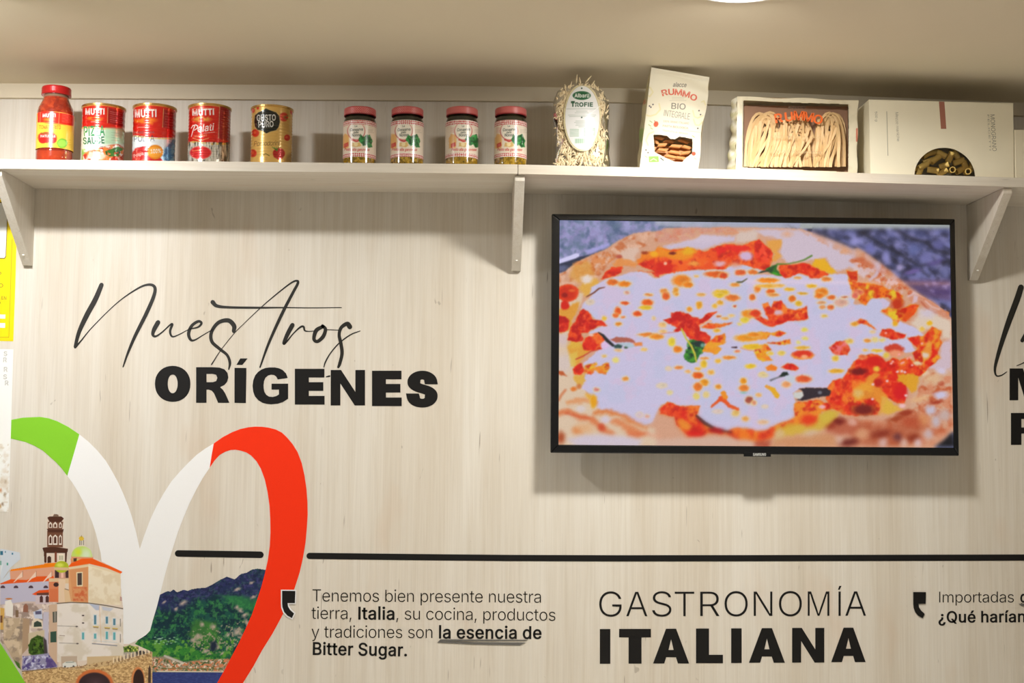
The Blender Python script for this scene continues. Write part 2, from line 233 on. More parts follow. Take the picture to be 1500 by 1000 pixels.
'o': [415, [[207,-8,174,-5,144,3,117,16,93,35,72,58,56,85,44,116,37,150,34,187,37,225,44,260,56,291,72,318,93,341,117,360,144,374,174,382,207,384,241,382,271,374,299,360,323,341,343,318,359,291,371,260,379,225,381,187,379,150,371,116,359,85,343,58,323,35,299,16,271,3,241,-5],[207,46,231,49,252,55,270,66,285,80,298,97,307,117,314,139,318,163,319,187,318,212,314,236,307,258,298,278,285,296,270,310,252,321,231,328,207,330,184,328,163,321,145,310,130,296,118,278,108,258,102,236,98,212,96,187,98,163,102,139,108,117,118,97,130,80,145,66,163,55,184,49]]],
'p': [424, [[53,-143,53,379,112,379,112,319,118,319,137,346,147,355,158,364,171,373,188,379,207,383,229,384,259,382,287,374,313,361,335,342,354,320,370,293,381,261,388,227,390,189,388,151,381,116,370,84,355,57,336,34,313,16,288,3,260,-6,229,-8,208,-7,189,-3,173,4,159,12,147,21,138,31,118,59,114,59,114,-143],[220,47,242,49,262,55,279,66,294,80,306,97,316,117,323,139,327,163,328,189,327,215,323,239,316,261,307,281,295,298,280,311,262,322,243,328,220,330,198,328,178,322,161,312,147,299,134,282,125,263,118,241,114,216,113,189,114,162,118,138,125,115,135,95,147,78,162,65,179,55,198,49]]],
'q': [424, [[372,-143,311,-143,311,59,306,59,287,31,277,21,266,12,252,4,236,-3,217,-7,195,-8,165,-6,137,3,111,16,89,34,70,57,55,84,43,116,36,151,34,189,36,227,43,261,55,293,70,320,89,342,112,361,137,374,165,382,196,384,218,383,237,379,253,373,267,364,278,355,287,346,307,319,313,319,313,379,372,379],[205,47,226,49,246,55,263,65,278,78,290,95,299,115,306,138,310,162,312,189,310,216,306,241,300,263,290,282,278,299,263,312,246,322,227,328,205,330,182,328,162,322,145,311,130,298,118,281,108,261,102,239,98,215,96,189,98,163,102,139,109,117,118,97,130,80,145,66,162,55,182,49]]],
'r': [259, [[53,0,53,379,112,379,112,321,115,321,124,339,137,354,152,367,171,377,191,383,213,385,229,384,243,384,243,322,230,324,207,326,190,324,174,321,159,315,146,306,135,296,126,284,119,269,115,254,114,237,114,0]]],
's': [365, [[182,-8,157,-7,133,-3,112,3,93,12,76,24,62,38,50,54,41,73,36,94,94,107,101,87,111,72,124,60,141,52,160,47,181,45,206,47,227,53,244,62,255,71,262,81,267,91,268,103,267,112,265,121,260,129,254,136,243,144,229,150,212,155,149,170,118,180,92,192,72,208,58,227,50,249,47,274,49,295,55,314,65,332,79,347,95,360,115,370,137,378,161,383,187,384,212,383,234,379,254,372,271,363,286,352,299,339,309,324,318,308,324,290,268,277,262,291,254,304,243,316,228,325,210,331,187,333,166,331,147,326,131,317,121,308,114,299,110,289,109,277,110,267,112,258,117,250,124,243,136,235,152,229,172,223,229,209,261,200,287,187,306,171,320,153,328,131,331,107,329,85,323,65,312,47,298,31,281,18,260,6,236,-2,210,-7]]],
't': [227, [[204,379,204,327,6,327,6,379],[65,471,126,471,126,98,127,83,130,70,136,61,142,56,150,53,159,51,170,50,185,51,202,54,213,2,192,-3,168,-4,138,-1,113,7,92,21,80,35,72,52,67,71,65,93]]],
'u': [410, [[182,-5,158,-3,135,2,115,11,97,23,82,39,69,59,60,82,54,109,53,139,53,379,114,379,114,144,116,117,124,94,137,75,150,64,164,56,181,52,200,50,218,51,234,55,249,62,263,71,274,83,283,97,290,113,295,132,296,153,296,379,357,379,357,0,298,0,298,92,307,92,294,60,277,35,257,17,234,5,209,-3]]],
'v': [389, [[163,0,17,379,84,379,165,155,187,87,206,21,184,21,203,87,224,155,305,379,371,379,226,0]]],
'w': [567, [[138,0,23,379,87,379,133,214,154,137,175,41,165,41,186,135,206,214,252,379,316,379,362,214,382,136,402,41,391,41,413,135,434,214,480,379,545,379,429,0,368,0,319,172,305,225,291,280,277,338,291,338,277,280,263,225,248,172,199,0]]],
'x': [379, [[21,0,171,218,171,171,29,379,100,379,147,306,179,253,207,206,175,206,202,253,233,306,282,379,352,379,209,169,209,214,358,0,287,0,231,85,200,136,173,182,205,182,178,136,148,85,91,0]]],
'y': [389, [[47,-139,61,-86,71,-87,104,-89,113,-86,122,-81,130,-74,138,-64,145,-51,151,-36,163,-1,17,379,84,379,165,155,187,87,206,21,184,21,202,87,224,155,305,379,371,379,204,-58,191,-85,177,-107,165,-119,153,-128,139,-136,125,-141,109,-144,91,-145,65,-143]]],
'z': [380, [[42,0,42,46,254,320,254,323,48,323,48,379,333,379,333,331,126,60,126,56,339,56,339,0]]],
'0': [453, [[227,-7,191,-3,158,7,130,24,105,48,85,77,69,113,53,178,48,254,53,330,69,395,85,431,106,461,130,484,159,502,191,512,227,516,262,512,295,502,323,484,348,461,368,431,384,395,400,330,405,254,400,178,384,113,368,77,348,48,323,24,295,7,263,-3],[227,50,250,52,271,60,290,74,306,92,320,116,330,144,340,194,344,254,340,314,330,365,320,393,306,416,290,435,271,449,250,457,227,460,203,457,182,449,163,435,147,416,134,393,123,365,113,314,109,254,113,194,123,144,134,116,147,92,163,74,182,60,203,52]]],
'1': [453, [[76,0,76,55,391,55,391,0],[276,509,276,0,212,0,212,448,209,448,86,358,86,427,198,509]]],
'2': [453, [[64,0,64,47,234,229,282,282,299,305,311,327,316,341,319,356,320,371,319,389,315,405,308,419,298,431,287,441,273,449,258,455,241,458,224,460,205,458,188,454,172,447,159,438,148,427,139,413,132,398,128,381,127,362,66,362,68,391,75,418,86,442,102,464,121,482,143,496,168,507,196,513,225,516,254,513,281,507,306,497,328,482,346,465,361,445,372,423,379,398,381,372,380,354,377,336,371,318,357,290,336,259,306,223,267,180,153,60,153,57,389,57,389,0]]],
'3': [453, [[218,-7,188,-5,159,1,133,10,108,22,88,38,70,57,57,79,48,104,44,132,109,132,112,115,118,100,126,87,137,76,150,66,165,59,182,54,200,51,219,50,239,51,258,55,275,61,291,69,304,80,315,93,323,108,328,125,329,145,328,163,323,180,316,196,306,211,292,223,275,234,254,241,229,246,201,248,157,248,157,299,288,448,288,452,70,452,70,509,372,509,372,461,211,278,211,289,247,290,279,286,308,276,333,262,354,244,371,222,383,198,391,173,393,145,390,116,383,90,370,66,354,45,333,27,309,12,281,2,251,-5]]],
'4': [453, [[40,105,40,158,247,509,311,509,109,166,109,163,413,163,413,105],[282,0,282,121,282,146,282,318,343,318,343,0]]],
'5': [453, [[221,-7,192,-5,165,1,140,11,118,25,99,41,83,60,71,82,63,105,60,130,122,130,125,115,130,102,138,89,148,78,160,68,173,60,188,54,204,51,221,50,241,51,259,56,276,64,291,75,304,89,314,104,322,122,326,141,328,162,326,183,321,203,314,221,303,237,290,251,275,262,257,270,238,275,218,277,192,275,167,268,152,262,139,255,128,246,67,253,96,509,366,509,366,452,151,452,134,301,136,301,148,311,162,318,178,325,203,331,229,334,252,332,274,328,294,321,313,311,330,299,345,285,358,269,370,251,379,231,386,210,390,187,391,163,388,132,381,102,369,76,352,52,332,32,309,15,282,3,253,-4]]],
'6': [453, [[226,-7,196,-4,168,3,142,15,119,31,100,51,84,74,73,101,66,130,64,162,65,187,71,212,80,239,102,285,137,340,252,509,322,509,151,261,145,261,165,288,196,307,208,311,221,313,235,314,265,312,291,305,316,295,337,280,355,262,370,240,380,215,387,187,389,157,387,127,379,98,368,73,352,50,333,30,310,14,284,3,257,-4],[226,48,245,50,263,55,279,63,293,73,304,86,314,101,322,119,326,137,327,157,326,178,322,196,314,213,304,228,293,241,279,251,263,259,245,264,226,265,207,264,190,259,174,252,160,241,148,229,138,214,131,197,126,179,125,158,126,138,131,119,138,102,148,86,160,73,174,63,190,55,207,50]]],
'7': [453, [[97,0,323,448,323,452,62,452,62,509,391,509,391,449,165,0]]],
'8': [453, [[226,-7,193,-5,163,1,136,11,111,25,91,42,74,62,62,84,54,109,52,135,53,156,58,176,65,195,75,212,87,228,101,241,117,252,134,260,153,265,153,267,129,276,109,289,93,308,80,330,73,354,70,380,73,405,79,429,90,450,106,469,124,485,146,498,170,508,197,514,226,516,255,514,282,508,306,498,328,485,346,469,361,450,373,429,379,405,382,380,379,354,372,330,359,308,343,289,323,276,300,267,300,265,319,260,335,252,351,241,365,228,377,212,387,195,395,176,399,156,401,135,398,109,391,84,378,62,362,42,341,25,317,11,289,1,259,-5],[226,49,248,50,267,54,285,60,300,69,313,79,323,91,331,106,335,121,337,139,335,157,330,173,322,189,312,202,298,213,283,223,265,230,247,234,226,235,206,234,187,230,169,223,154,213,140,202,130,189,122,173,117,157,115,139,117,121,121,106,129,91,139,79,152,69,167,60,185,54,205,50],[226,290,244,291,260,294,274,300,287,308,298,318,307,330,314,344,318,359,319,376,318,392,314,407,308,420,299,432,288,442,275,449,260,455,244,459,226,460,208,459,192,455,177,449,164,442,153,432,145,420,138,407,134,392,133,376,134,359,138,344,145,330,154,318,165,308,178,300,193,294,209,291]]],
'9': [453, [[226,516,256,513,285,506,310,494,333,478,352,458,368,434,380,408,387,378,389,347,387,322,382,296,373,270,350,224,315,168,200,0,130,0,301,248,307,248,287,221,257,202,245,198,232,195,218,195,188,197,161,203,137,214,116,229,98,247,83,269,72,294,66,321,64,352,66,382,73,411,85,436,101,459,120,479,143,494,168,506,196,513],[226,460,207,459,190,454,174,446,160,435,148,423,138,407,131,390,127,372,125,352,127,331,131,313,138,295,148,280,160,268,174,257,190,250,207,245,226,243,245,245,263,249,279,257,293,267,305,280,314,295,322,312,326,330,327,350,326,371,322,390,314,407,305,422,293,435,279,446,263,454,245,459]]],
'Í': [300, [[31,0,31,57,118,57,118,452,31,452,31,509,269,509,269,452,183,452,183,57,269,57,269,0],[124,558,171,659,240,659,174,558]]],
'í': [167, [[53,0,53,379,114,379,114,0],[57,429,104,529,173,529,107,429]]],
'ó': [415, [[207,-8,174,-5,144,3,117,16,93,35,72,58,56,85,44,116,37,150,34,187,37,225,44,260,56,291,72,318,93,341,117,360,144,374,174,382,207,384,241,382,271,374,299,360,323,341,343,318,359,291,371,260,379,225,381,187,379,150,371,116,359,85,343,58,323,35,299,16,271,3,241,-5],[207,46,231,49,252,55,270,66,285,80,298,97,307,117,314,139,318,163,319,187,318,212,314,236,307,258,298,278,285,296,270,310,252,321,231,328,207,330,184,328,163,321,145,310,130,296,118,278,108,258,102,236,98,212,96,187,98,163,102,139,108,117,118,97,130,80,145,66,163,55,184,49],[181,429,228,529,297,529,231,429]]],
'é': [404, [[212,-8,177,-5,145,3,117,16,92,35,72,58,56,85,44,116,37,150,34,187,36,224,44,258,55,290,71,317,91,340,115,359,142,373,172,382,205,384,236,382,266,374,285,366,303,355,319,341,334,324,347,305,357,282,365,256,370,227,371,194,371,169,75,169,75,221,338,221,310,202,308,226,304,248,298,269,288,286,277,301,263,314,246,323,227,328,205,330,183,328,164,323,146,313,131,301,119,286,109,270,102,251,97,231,96,211,96,178,98,151,102,127,110,106,121,88,135,73,151,61,169,53,190,48,212,46,234,48,254,53,265,58,276,65,285,73,294,82,300,93,306,105,365,91,358,72,348,55,335,39,320,26,302,14,283,4,261,-3,237,-7],[177,429,225,529,293,529,227,429]]],
'á': [389, [[160,-9,137,-7,115,-3,94,5,76,15,60,29,48,45,38,63,32,84,30,108,32,128,36,146,43,161,53,174,64,184,78,193,100,203,125,211,178,220,234,227,265,235,276,255,276,257,275,272,272,285,267,297,260,307,251,315,240,322,227,327,212,330,196,331,178,330,163,327,149,322,118,301,100,274,41,291,51,313,64,331,79,346,95,358,114,368,133,375,163,382,194,384,239,379,255,375,271,369,286,360,300,350,312,336,322,320,330,301,335,278,337,251,337,0,277,0,277,52,272,52,252,25,242,16,229,8,215,1,199,-4,181,-7],[170,45,192,47,211,51,228,59,242,68,254,80,263,93,270,108,274,122,276,138,276,190,259,182,231,176,200,171,175,168,134,159,122,153,112,147,103,139,97,130,93,118,92,105,93,93,96,82,102,72,109,64,119,57,130,52,142,48,156,46],[162,429,210,529,278,529,212,429]]],
'É': [419, [[60,0,60,509,372,509,372,452,125,452,125,286,355,286,355,229,125,229,125,57,375,57,375,0],[191,558,239,659,307,659,241,558]]],
'ñ': [410, [[114,227,114,0,53,0,53,379,112,379,112,287,102,287,116,319,132,344,152,362,175,374,200,382,227,384,252,383,275,377,295,369,313,356,328,340,341,321,350,298,355,271,357,240,357,0,296,0,296,235,293,263,286,286,273,304,260,315,246,323,229,328,210,329,192,328,176,324,161,317,147,308,136,297,126,283,119,266,115,248],[250,446,225,450,202,460,182,470,167,475,153,466,149,448,106,448,108,467,113,484,120,498,128,507,137,513,148,517,161,518,185,514,207,504,226,494,243,490,256,496,262,517,304,517,302,497,297,480,289,466,281,457,272,451,262,447]]],
'.': [188, [[95,-4,83,-3,73,1,63,9,55,18,51,29,50,41,51,53,55,64,63,73,73,81,83,85,95,87,107,85,118,81,128,73,135,64,140,53,141,41,140,29,135,18,128,9,118,1,107,-3]]],
',': [188, [[38,-119,68,71,137,71,84,-119]]],
'%': [676, [[175,283,155,284,137,289,121,297,107,308,95,320,86,335,80,351,76,369,75,388,75,412,76,431,80,448,87,464,96,479,107,492,121,503,137,511,155,515,175,517,196,515,214,511,230,503,244,492,255,479,264,464,270,448,274,431,276,412,276,388,274,369,270,351,264,335,255,320,244,308,230,297,214,289,196,284],[175,327,188,329,198,332,206,338,212,346,218,358,222,372,223,388,223,412,222,428,219,441,213,454,206,462,198,468,188,471,175,473,164,471,153,468,145,462,138,454,132,441,128,428,127,412,127,388,128,372,132,358,138,346,145,338,153,332,163,329],[501,-10,481,-8,462,-3,446,5,432,15,421,28,412,43,406,59,402,77,400,95,400,120,402,138,406,156,412,172,421,187,433,200,447,210,463,218,481,223,501,225,522,223,540,218,556,210,570,200,581,187,590,172,596,156,600,138,601,120,601,95,600,77,596,59,589,43,580,28,569,15,555,5,540,-3,521,-8],[501,35,513,36,523,39,531,45,538,53,544,66,548,80,549,95,549,120,548,135,544,149,538,162,532,170,524,176,513,179,501,180,489,179,479,176,471,170,464,162,458,149,454,135,453,120,453,95,454,80,458,66,464,53,470,45,479,39,489,36],[132,0,482,509,540,509,191,0]]],
'¿': [358, [[226,228,226,220,225,192,222,169,217,150,210,134,201,121,191,110,150,81,135,71,123,59,112,46,104,31,99,14,97,-4,98,-19,102,-33,108,-45,116,-56,126,-65,138,-72,152,-78,166,-81,181,-82,195,-81,208,-78,221,-73,233,-66,244,-57,253,-46,260,-33,265,-17,267,1,331,1,328,-26,321,-51,309,-73,294,-92,277,-108,256,-120,233,-129,208,-134,181,-136,153,-134,127,-129,104,-119,84,-106,67,-90,53,-72,43,-50,37,-27,34,-2,36,24,43,47,53,68,66,87,84,104,104,118,140,144,148,153,154,163,159,174,163,195,165,221,165,228],[195,384,207,383,218,378,227,371,234,361,239,351,240,339,239,327,234,316,227,306,218,299,207,294,195,293,183,294,172,299,163,306,155,316,151,327,149,339,151,351,155,361,163,371,172,378,183,383]]],
'?': [358, [[132,152,132,159,133,187,136,211,141,230,148,245,157,258,168,269,209,298,223,309,236,321,247,334,255,349,260,365,262,384,260,399,257,413,250,425,242,436,232,445,220,452,207,457,193,461,178,462,163,461,150,458,137,453,125,446,115,437,106,425,99,412,94,396,92,378,27,378,30,406,38,430,49,452,64,471,82,487,103,499,126,508,151,514,178,516,206,514,232,508,255,498,275,486,292,470,306,451,316,430,322,407,324,382,322,356,316,332,306,311,292,292,275,276,254,261,219,235,211,226,204,216,200,205,195,185,194,158,194,152],[164,-4,152,-3,141,1,131,9,124,18,120,29,118,41,120,53,124,64,131,73,141,80,152,85,164,86,176,85,186,80,196,73,203,64,208,53,209,41,208,29,203,18,196,9,186,1,176,-3]]],
'&': [448, [[197,-7,165,-5,136,1,110,12,88,26,69,42,54,62,43,84,36,108,34,133,36,154,40,173,47,189,63,213,85,235,140,279,216,335,237,352,255,375,262,405,261,417,258,427,253,437,245,445,233,454,219,459,201,461,168,453,145,431,141,421,138,411,137,399,138,386,141,375,145,363,169,327,204,284,438,0,364,0,171,231,121,293,102,319,87,344,81,361,77,379,75,398,77,420,82,440,91,458,102,474,117,488,134,499,154,507,176,512,200,513,224,512,246,507,266,499,283,488,297,475,308,459,317,442,322,424,324,404,323,389,320,375,315,362,305,342,291,325,256,293,154,217,135,202,121,188,110,174,103,161,98,146,97,131,98,115,102,101,109,87,118,76,130,66,143,57,158,51,175,48,193,46,213,48,232,52,251,59,269,69,286,81,301,95,315,112,327,131,336,151,343,174,348,198,349,224,408,224,405,180,397,144,385,115,371,92,345,62,333,47,315,30,294,17,271,7,234,-3]]],
"'": [206, [[78,318,70,509,136,509,128,318]]],
'-': [453, [[337,244,337,188,114,188,114,244]]],
}
def offset(cs, dx, dy):
    out = []
    big = max(cs, key=lambda c: abs(sum(c[i][0] * c[(i + 1) % len(c)][1] - c[(i + 1) % len(c)][0] * c[i][1] for i in range(len(c)))))
    sg = sum(big[i][0] * big[(i + 1) % len(big)][1] - big[(i + 1) % len(big)][0] * big[i][1] for i in range(len(big)))
    sg = 1 if sg > 0 else -1
    for c in cs:
        n = len(c); r = []
        for i in range(n):
            a, b, d = c[i - 1], c[i], c[(i + 1) % n]
            e1 = (b[0] - a[0], b[1] - a[1]); e2 = (d[0] - b[0], d[1] - b[1])
            l1 = math.hypot(*e1) or 1; l2 = math.hypot(*e2) or 1
            n1 = (e1[1] / l1 * sg, -e1[0] / l1 * sg); n2 = (e2[1] / l2 * sg, -e2[0] / l2 * sg)
            k = 1 + n1[0] * n2[0] + n1[1] * n2[1]; k = max(k, 0.45)
            r.append((b[0] + (n1[0] + n2[0]) / k * dx, b[1] + (n1[1] + n2[1]) / k * dy))
        out.append(r)
    return out
ALT = {'I': [186, [[61, 0, 125, 0, 125, 509, 61, 509]]], 'l': [168, [[53, 0, 114, 0, 114, 535, 53, 535]]],
       'Í': [186, [[61, 0, 125, 0, 125, 509, 61, 509], [74, 558, 121, 659, 190, 659, 124, 558]]],
       'A': [480, [[16, 0, 201, 509, 276, 509, 463, 0, 395, 0, 344, 142, 135, 142, 85, 0], [155, 199, 324, 199, 239, 452]]]}
# heavy capitals drawn for the big headlines, in a unit box with y downwards: outlines, the first is the outer one
HEAVY = {
 'I': [[0, 0, 1, 0, 1, 1, 0, 1]],
 'N': [[0, 0, .30, 0, .72, .62, .72, 0, 1, 0, 1, 1, .70, 1, .28, .38, .28, 1, 0, 1]],
 'M': [[0, 0, .34, 0, .5, .60, .66, 0, 1, 0, 1, 1, .78, 1, .78, .28, .60, 1, .40, 1, .22, .28, .22, 1, 0, 1]],
 'A': [[.36, 0, .64, 0, 1, 1, .69, 1, .635, .82, .365, .82, .31, 1, 0, 1], [.43, .61, .57, .61, .50, .30]],
 'R': [[0, 0, .50, 0, .70, .012, .85, .06, .94, .16, .965, .29, .93, .41, .85, .50, .72, .56, .80, .63, .87, .73, 1, 1, .66, 1, .54, .74, .47, .66, .38, .63, .31, .63, .31, 1, 0, 1], [.31, .19, .50, .19, .60, .215, .635, .30, .60, .39, .50, .42, .31, .42]],
 'P': [[0, 0, .60, 0, .82, .04, .95, .15, 1, .32, .95, .49, .82, .60, .60, .645, .33, .645, .33, 1, 0, 1], [.33, .19, .55, .19, .65, .23, .68, .32, .65, .41, .55, .455, .33, .455]],
 'G': [[.98, .285, .93, .16, .84, .07, .73, .02, .62, 0, .48, 0, .36, .015, .25, .055, .15, .125, .07, .22, .02, .35, 0, .5, .02, .66, .07, .79, .16, .89, .28, .96, .40, .99, .52, 1, .70, .985, .85, .935, .99, .85, .99, .44, .53, .44, .53, .60, .735, .60, .735, .73, .66, .775, .56, .80, .46, .79, .38, .74, .33, .66, .31, .57, .305, .48, .32, .37, .36, .28, .43, .22, .52, .195, .60, .205, .66, .25, .70, .325]],
}
def glyph(ch, dx=0, dy=0):
    adv, cs = ALT.get(ch) or GL[ch]; cs = [list(zip(c[0::2], c[1::2])) for c in cs]
    if dx or dy: cs = offset(cs, dx, dy)
    return adv + 1.6 * dx, cs
TRACK = 6
def layout(runs):
    """runs: [(text, dx, dy)] -> total advance and a list of words, each a list of contour groups (one per letter)"""
    x = 0; words = [[]]; 
    for text, dx, dy in runs:
        for ch in text:
            if ch == ' ': x += 190; words.append([]); continue
            a, cs = glyph(ch, dx, dy)
            words[-1].append([[(px + x + .8 * dx, py) for px, py in c] for c in cs]); x += a - TRACK
    return x, [wd for wd in words if wd]
CAPH = 509.0
def place(words, adv, x0, y0, x1, y1, cap, ymul=1.0, ital=0.0):
    """baseline from photograph point (x0,y0) to (x1,y1); cap = capital height in the same units"""
    sx = (x1 - x0) / adv; sl = (y1 - y0) / (x1 - x0); sy = cap / CAPH
    f = lambda p: (x0 + (p[0] + ital * p[1]) * sx + p[1] * sy * sl, y0 + (p[0] * sx) * sl - p[1] * sy)
    return [[[[f(p) for p in c] for c in g] for g in wd] for wd in words]
def fit(ch, dx, dy, x0, x1, y0, y1):
    """one letter fitted into a box"""
    cs = glyph(ch, dx, dy)[1]; xs = [p[0] for c in cs for p in c]; ys = [p[1] for c in cs for p in c]
    a, b, c0, d = min(xs), max(xs), min(ys), max(ys)
    return [[(x0 + (p[0] - a) / (b - a) * (x1 - x0), y1 - (p[1] - c0) / (d - c0) * (y1 - y0)) for p in c] for c in cs]
def earclip(pts, idx, holes):
    """triangulate a counter-clockwise outline with clockwise holes"""
    X = lambda a, b, c: (b[0] - a[0]) * (c[1] - a[1]) - (b[1] - a[1]) * (c[0] - a[0])
    def cross(a, b, c, d): return X(a, b, c) * X(a, b, d) < 0 and X(c, d, a) * X(c, d, b) < 0
    holes = sorted(holes, key=lambda h: -max(p[0] for p in h[0]))
    while holes:
        hp, hi = holes.pop(0); best = None
        edges = [(pts[k], pts[(k + 1) % len(pts)]) for k in range(len(pts))] + [(q[0][k], q[0][(k + 1) % len(q[0])]) for q in holes + [(hp, hi)] for k in range(len(q[0]))]
        for u, p in enumerate(hp):
            for v, q in enumerate(pts):
                if pts.count(q) > 1: continue
                d = (p[0] - q[0]) ** 2 + (p[1] - q[1]) ** 2
                if best is None or d < best[0]:
                    if not any(cross(p, q, e[0], e[1]) for e in edges): best = (d, u, v)
        u, v = (best[1], best[2]) if best else (0, 0)
        pts = pts[:v + 1] + hp[u:] + hp[:u + 1] + pts[v:]; idx = idx[:v + 1] + hi[u:] + hi[:u + 1] + idx[v:]
    n = len(pts); L_ = list(range(n)); T_ = []; guard = 0
    while len(L_) > 3 and guard < 4 * n:
        m = len(L_); ok = False
        for strict in (True, False):
            for k in range(m):
                a, b, c = L_[k - 1], L_[k], L_[(k + 1) % m]; A, B, C = pts[a], pts[b], pts[c]; cr_ = X(A, B, C)
                if cr_ <= 1e-9:
                    if abs(cr_) <= 1e-9: L_.pop(k); ok = True; break
                    continue
                if strict and any(q not in (A, B, C) and X(A, B, q) >= 0 and X(B, C, q) >= 0 and X(C, A, q) >= 0 for q in (pts[w_] for w_ in L_)): continue
                T_.append((idx[a], idx[b], idx[c])); L_.pop(k); ok = True; break
            if ok: break
        guard += 1
        if not ok: break
    if len(L_) == 3: T_.append(tuple(idx[k] for k in L_))
    return T_
def fill(L3):
    """triangulate closed outlines; outer outlines are filled one by one together with the holes that lie inside them"""
    def area(lp): return sum(lp[i].x * lp[(i + 1) % len(lp)].z - lp[(i + 1) % len(lp)].x * lp[i].z for i in range(len(lp)))
    def inside(p, lp):
        r = False
        for i in range(len(lp)):
            a, b = lp[i], lp[(i + 1) % len(lp)]
            if (a.z > p.z) != (b.z > p.z) and p.x < (b.x - a.x) * (p.z - a.z) / (b.z - a.z) + a.x: r = not r
        return r
    st, k = [], 0
    for lp in L3: st.append(k); k += len(lp)
    depth = [sum(inside(a[0], b) for j, b in enumerate(L3) if j != i) for i, a in enumerate(L3)]
    out = []
    for i, lp in enumerate(L3):
        if depth[i] % 2: continue
        grp = [i] + [j for j in range(len(L3)) if depth[j] == depth[i] + 1 and inside(L3[j][0], lp)]
        idx = [st[g] + q for g in grp for q in range(len(L3[g]))]
        c = lp[0]
        pts = [(v.x * 1000, v.z * 1000) for v in lp] ; loc = [st[i] + q for q in range(len(lp))]
        if area(lp) < 0: pts.reverse(); loc.reverse()
        holes = []
        for g in grp[1:]:
            hp = [(v.x * 1000, v.z * 1000) for v in L3[g]]; hi = [st[g] + q for q in range(len(hp))]
            if area(L3[g]) > 0: hp.reverse(); hi.reverse()
            holes.append((hp, hi))
        out += earclip(pts, loc, holes)
    return out
def plate(name, loops, mat_, parent, Y=0.0, th=0.0006, pl=P):
    """flat cut vinyl: closed outlines in photograph coordinates laid on the plane Y, extruded by th towards the room"""
    L3 = [[pl(a, b, Y) for a, b in lp] for lp in loops]
    tris = fill(L3)
    fl = [v for lp in L3 for v in lp]; n = len(fl)
    V = [(v.x, Y - th, v.z) for v in fl] + [(v.x, Y - th * .3, v.z) for v in fl]; Fc = []
    for t in tris:
        a, b, c = [fl[i] for i in t]
        cr = (b.x - a.x) * (c.z - a.z) - (b.z - a.z) * (c.x - a.x)
        if abs(cr) < 1e-14: continue
        Fc.append(tuple(t) if cr > 0 else tuple(reversed(t)))
    k = 0
    for lp in L3:
        m = len(lp)
        for i in range(m): Fc.append((k + i, k + (i + 1) % m, k + (i + 1) % m + n, k + i + n))
        k += m
    return mesh(name, V, Fc, mat_, parent)
def stroke(pts, res=8):
    """variable-width pen stroke (x, y, width) smoothed with Catmull-Rom -> outline"""
    p = [np.array(q, float) for q in pts]; p = [2 * p[0] - p[1]] + p + [2 * p[-1] - p[-2]]; s = []
    for i in range(1, len(p) - 2):
        for k in range(res):
            t = k / res; s.append(.5 * (2 * p[i] + (p[i + 1] - p[i - 1]) * t + (2 * p[i - 1] - 5 * p[i] + 4 * p[i + 1] - p[i + 2]) * t * t + (-p[i - 1] + 3 * p[i] - 3 * p[i + 1] + p[i + 2]) * t ** 3))
    s.append(p[-2]); s = np.array(s); d = np.gradient(s[:, :2], axis=0); d /= np.linalg.norm(d, axis=1)[:, None] + 1e-9
    nn = np.stack([-d[:, 1], d[:, 0]], 1); r = np.maximum(s[:, 2], .5)[:, None] / 2
    A = s[:, :2] + nn * r; B = s[:, :2] - nn * r
    cap = lambda c, dr, nv, rr: [c + rr * (math.cos(a) * nv + math.sin(a) * dr) for a in (math.pi * .25, math.pi * .5, math.pi * .75)]
    return [A, B, cap(s[-1, :2], d[-1], nn[-1], r[-1, 0]), cap(s[0, :2], -d[0], -nn[0], r[0, 0])]
def stroke_mesh(name, paths, mat_, parent, Y=0.0, th=0.0006):
    V, Fc = [], []
    for q, pts in enumerate(paths):
        A, B, c1, c0 = stroke(pts); yy = Y - th - q * 0.00002
        def add(pt): v = P(pt[0], pt[1], Y); V.append((v.x, yy, v.z)); return len(V) - 1
        ia = [add(a) for a in A]; ib = [add(b) for b in B]
        for i in range(len(ia) - 1): Fc.append((ia[i], ia[i + 1], ib[i + 1], ib[i]))
        e = [add(c) for c in c1]; Fc.append(tuple([ia[-1]] + e + [ib[-1]]))
        e = [add(c) for c in c0]; Fc.append(tuple([ib[0]] + e + [ia[0]]))
    return mesh(name, V, Fc, mat_, parent)

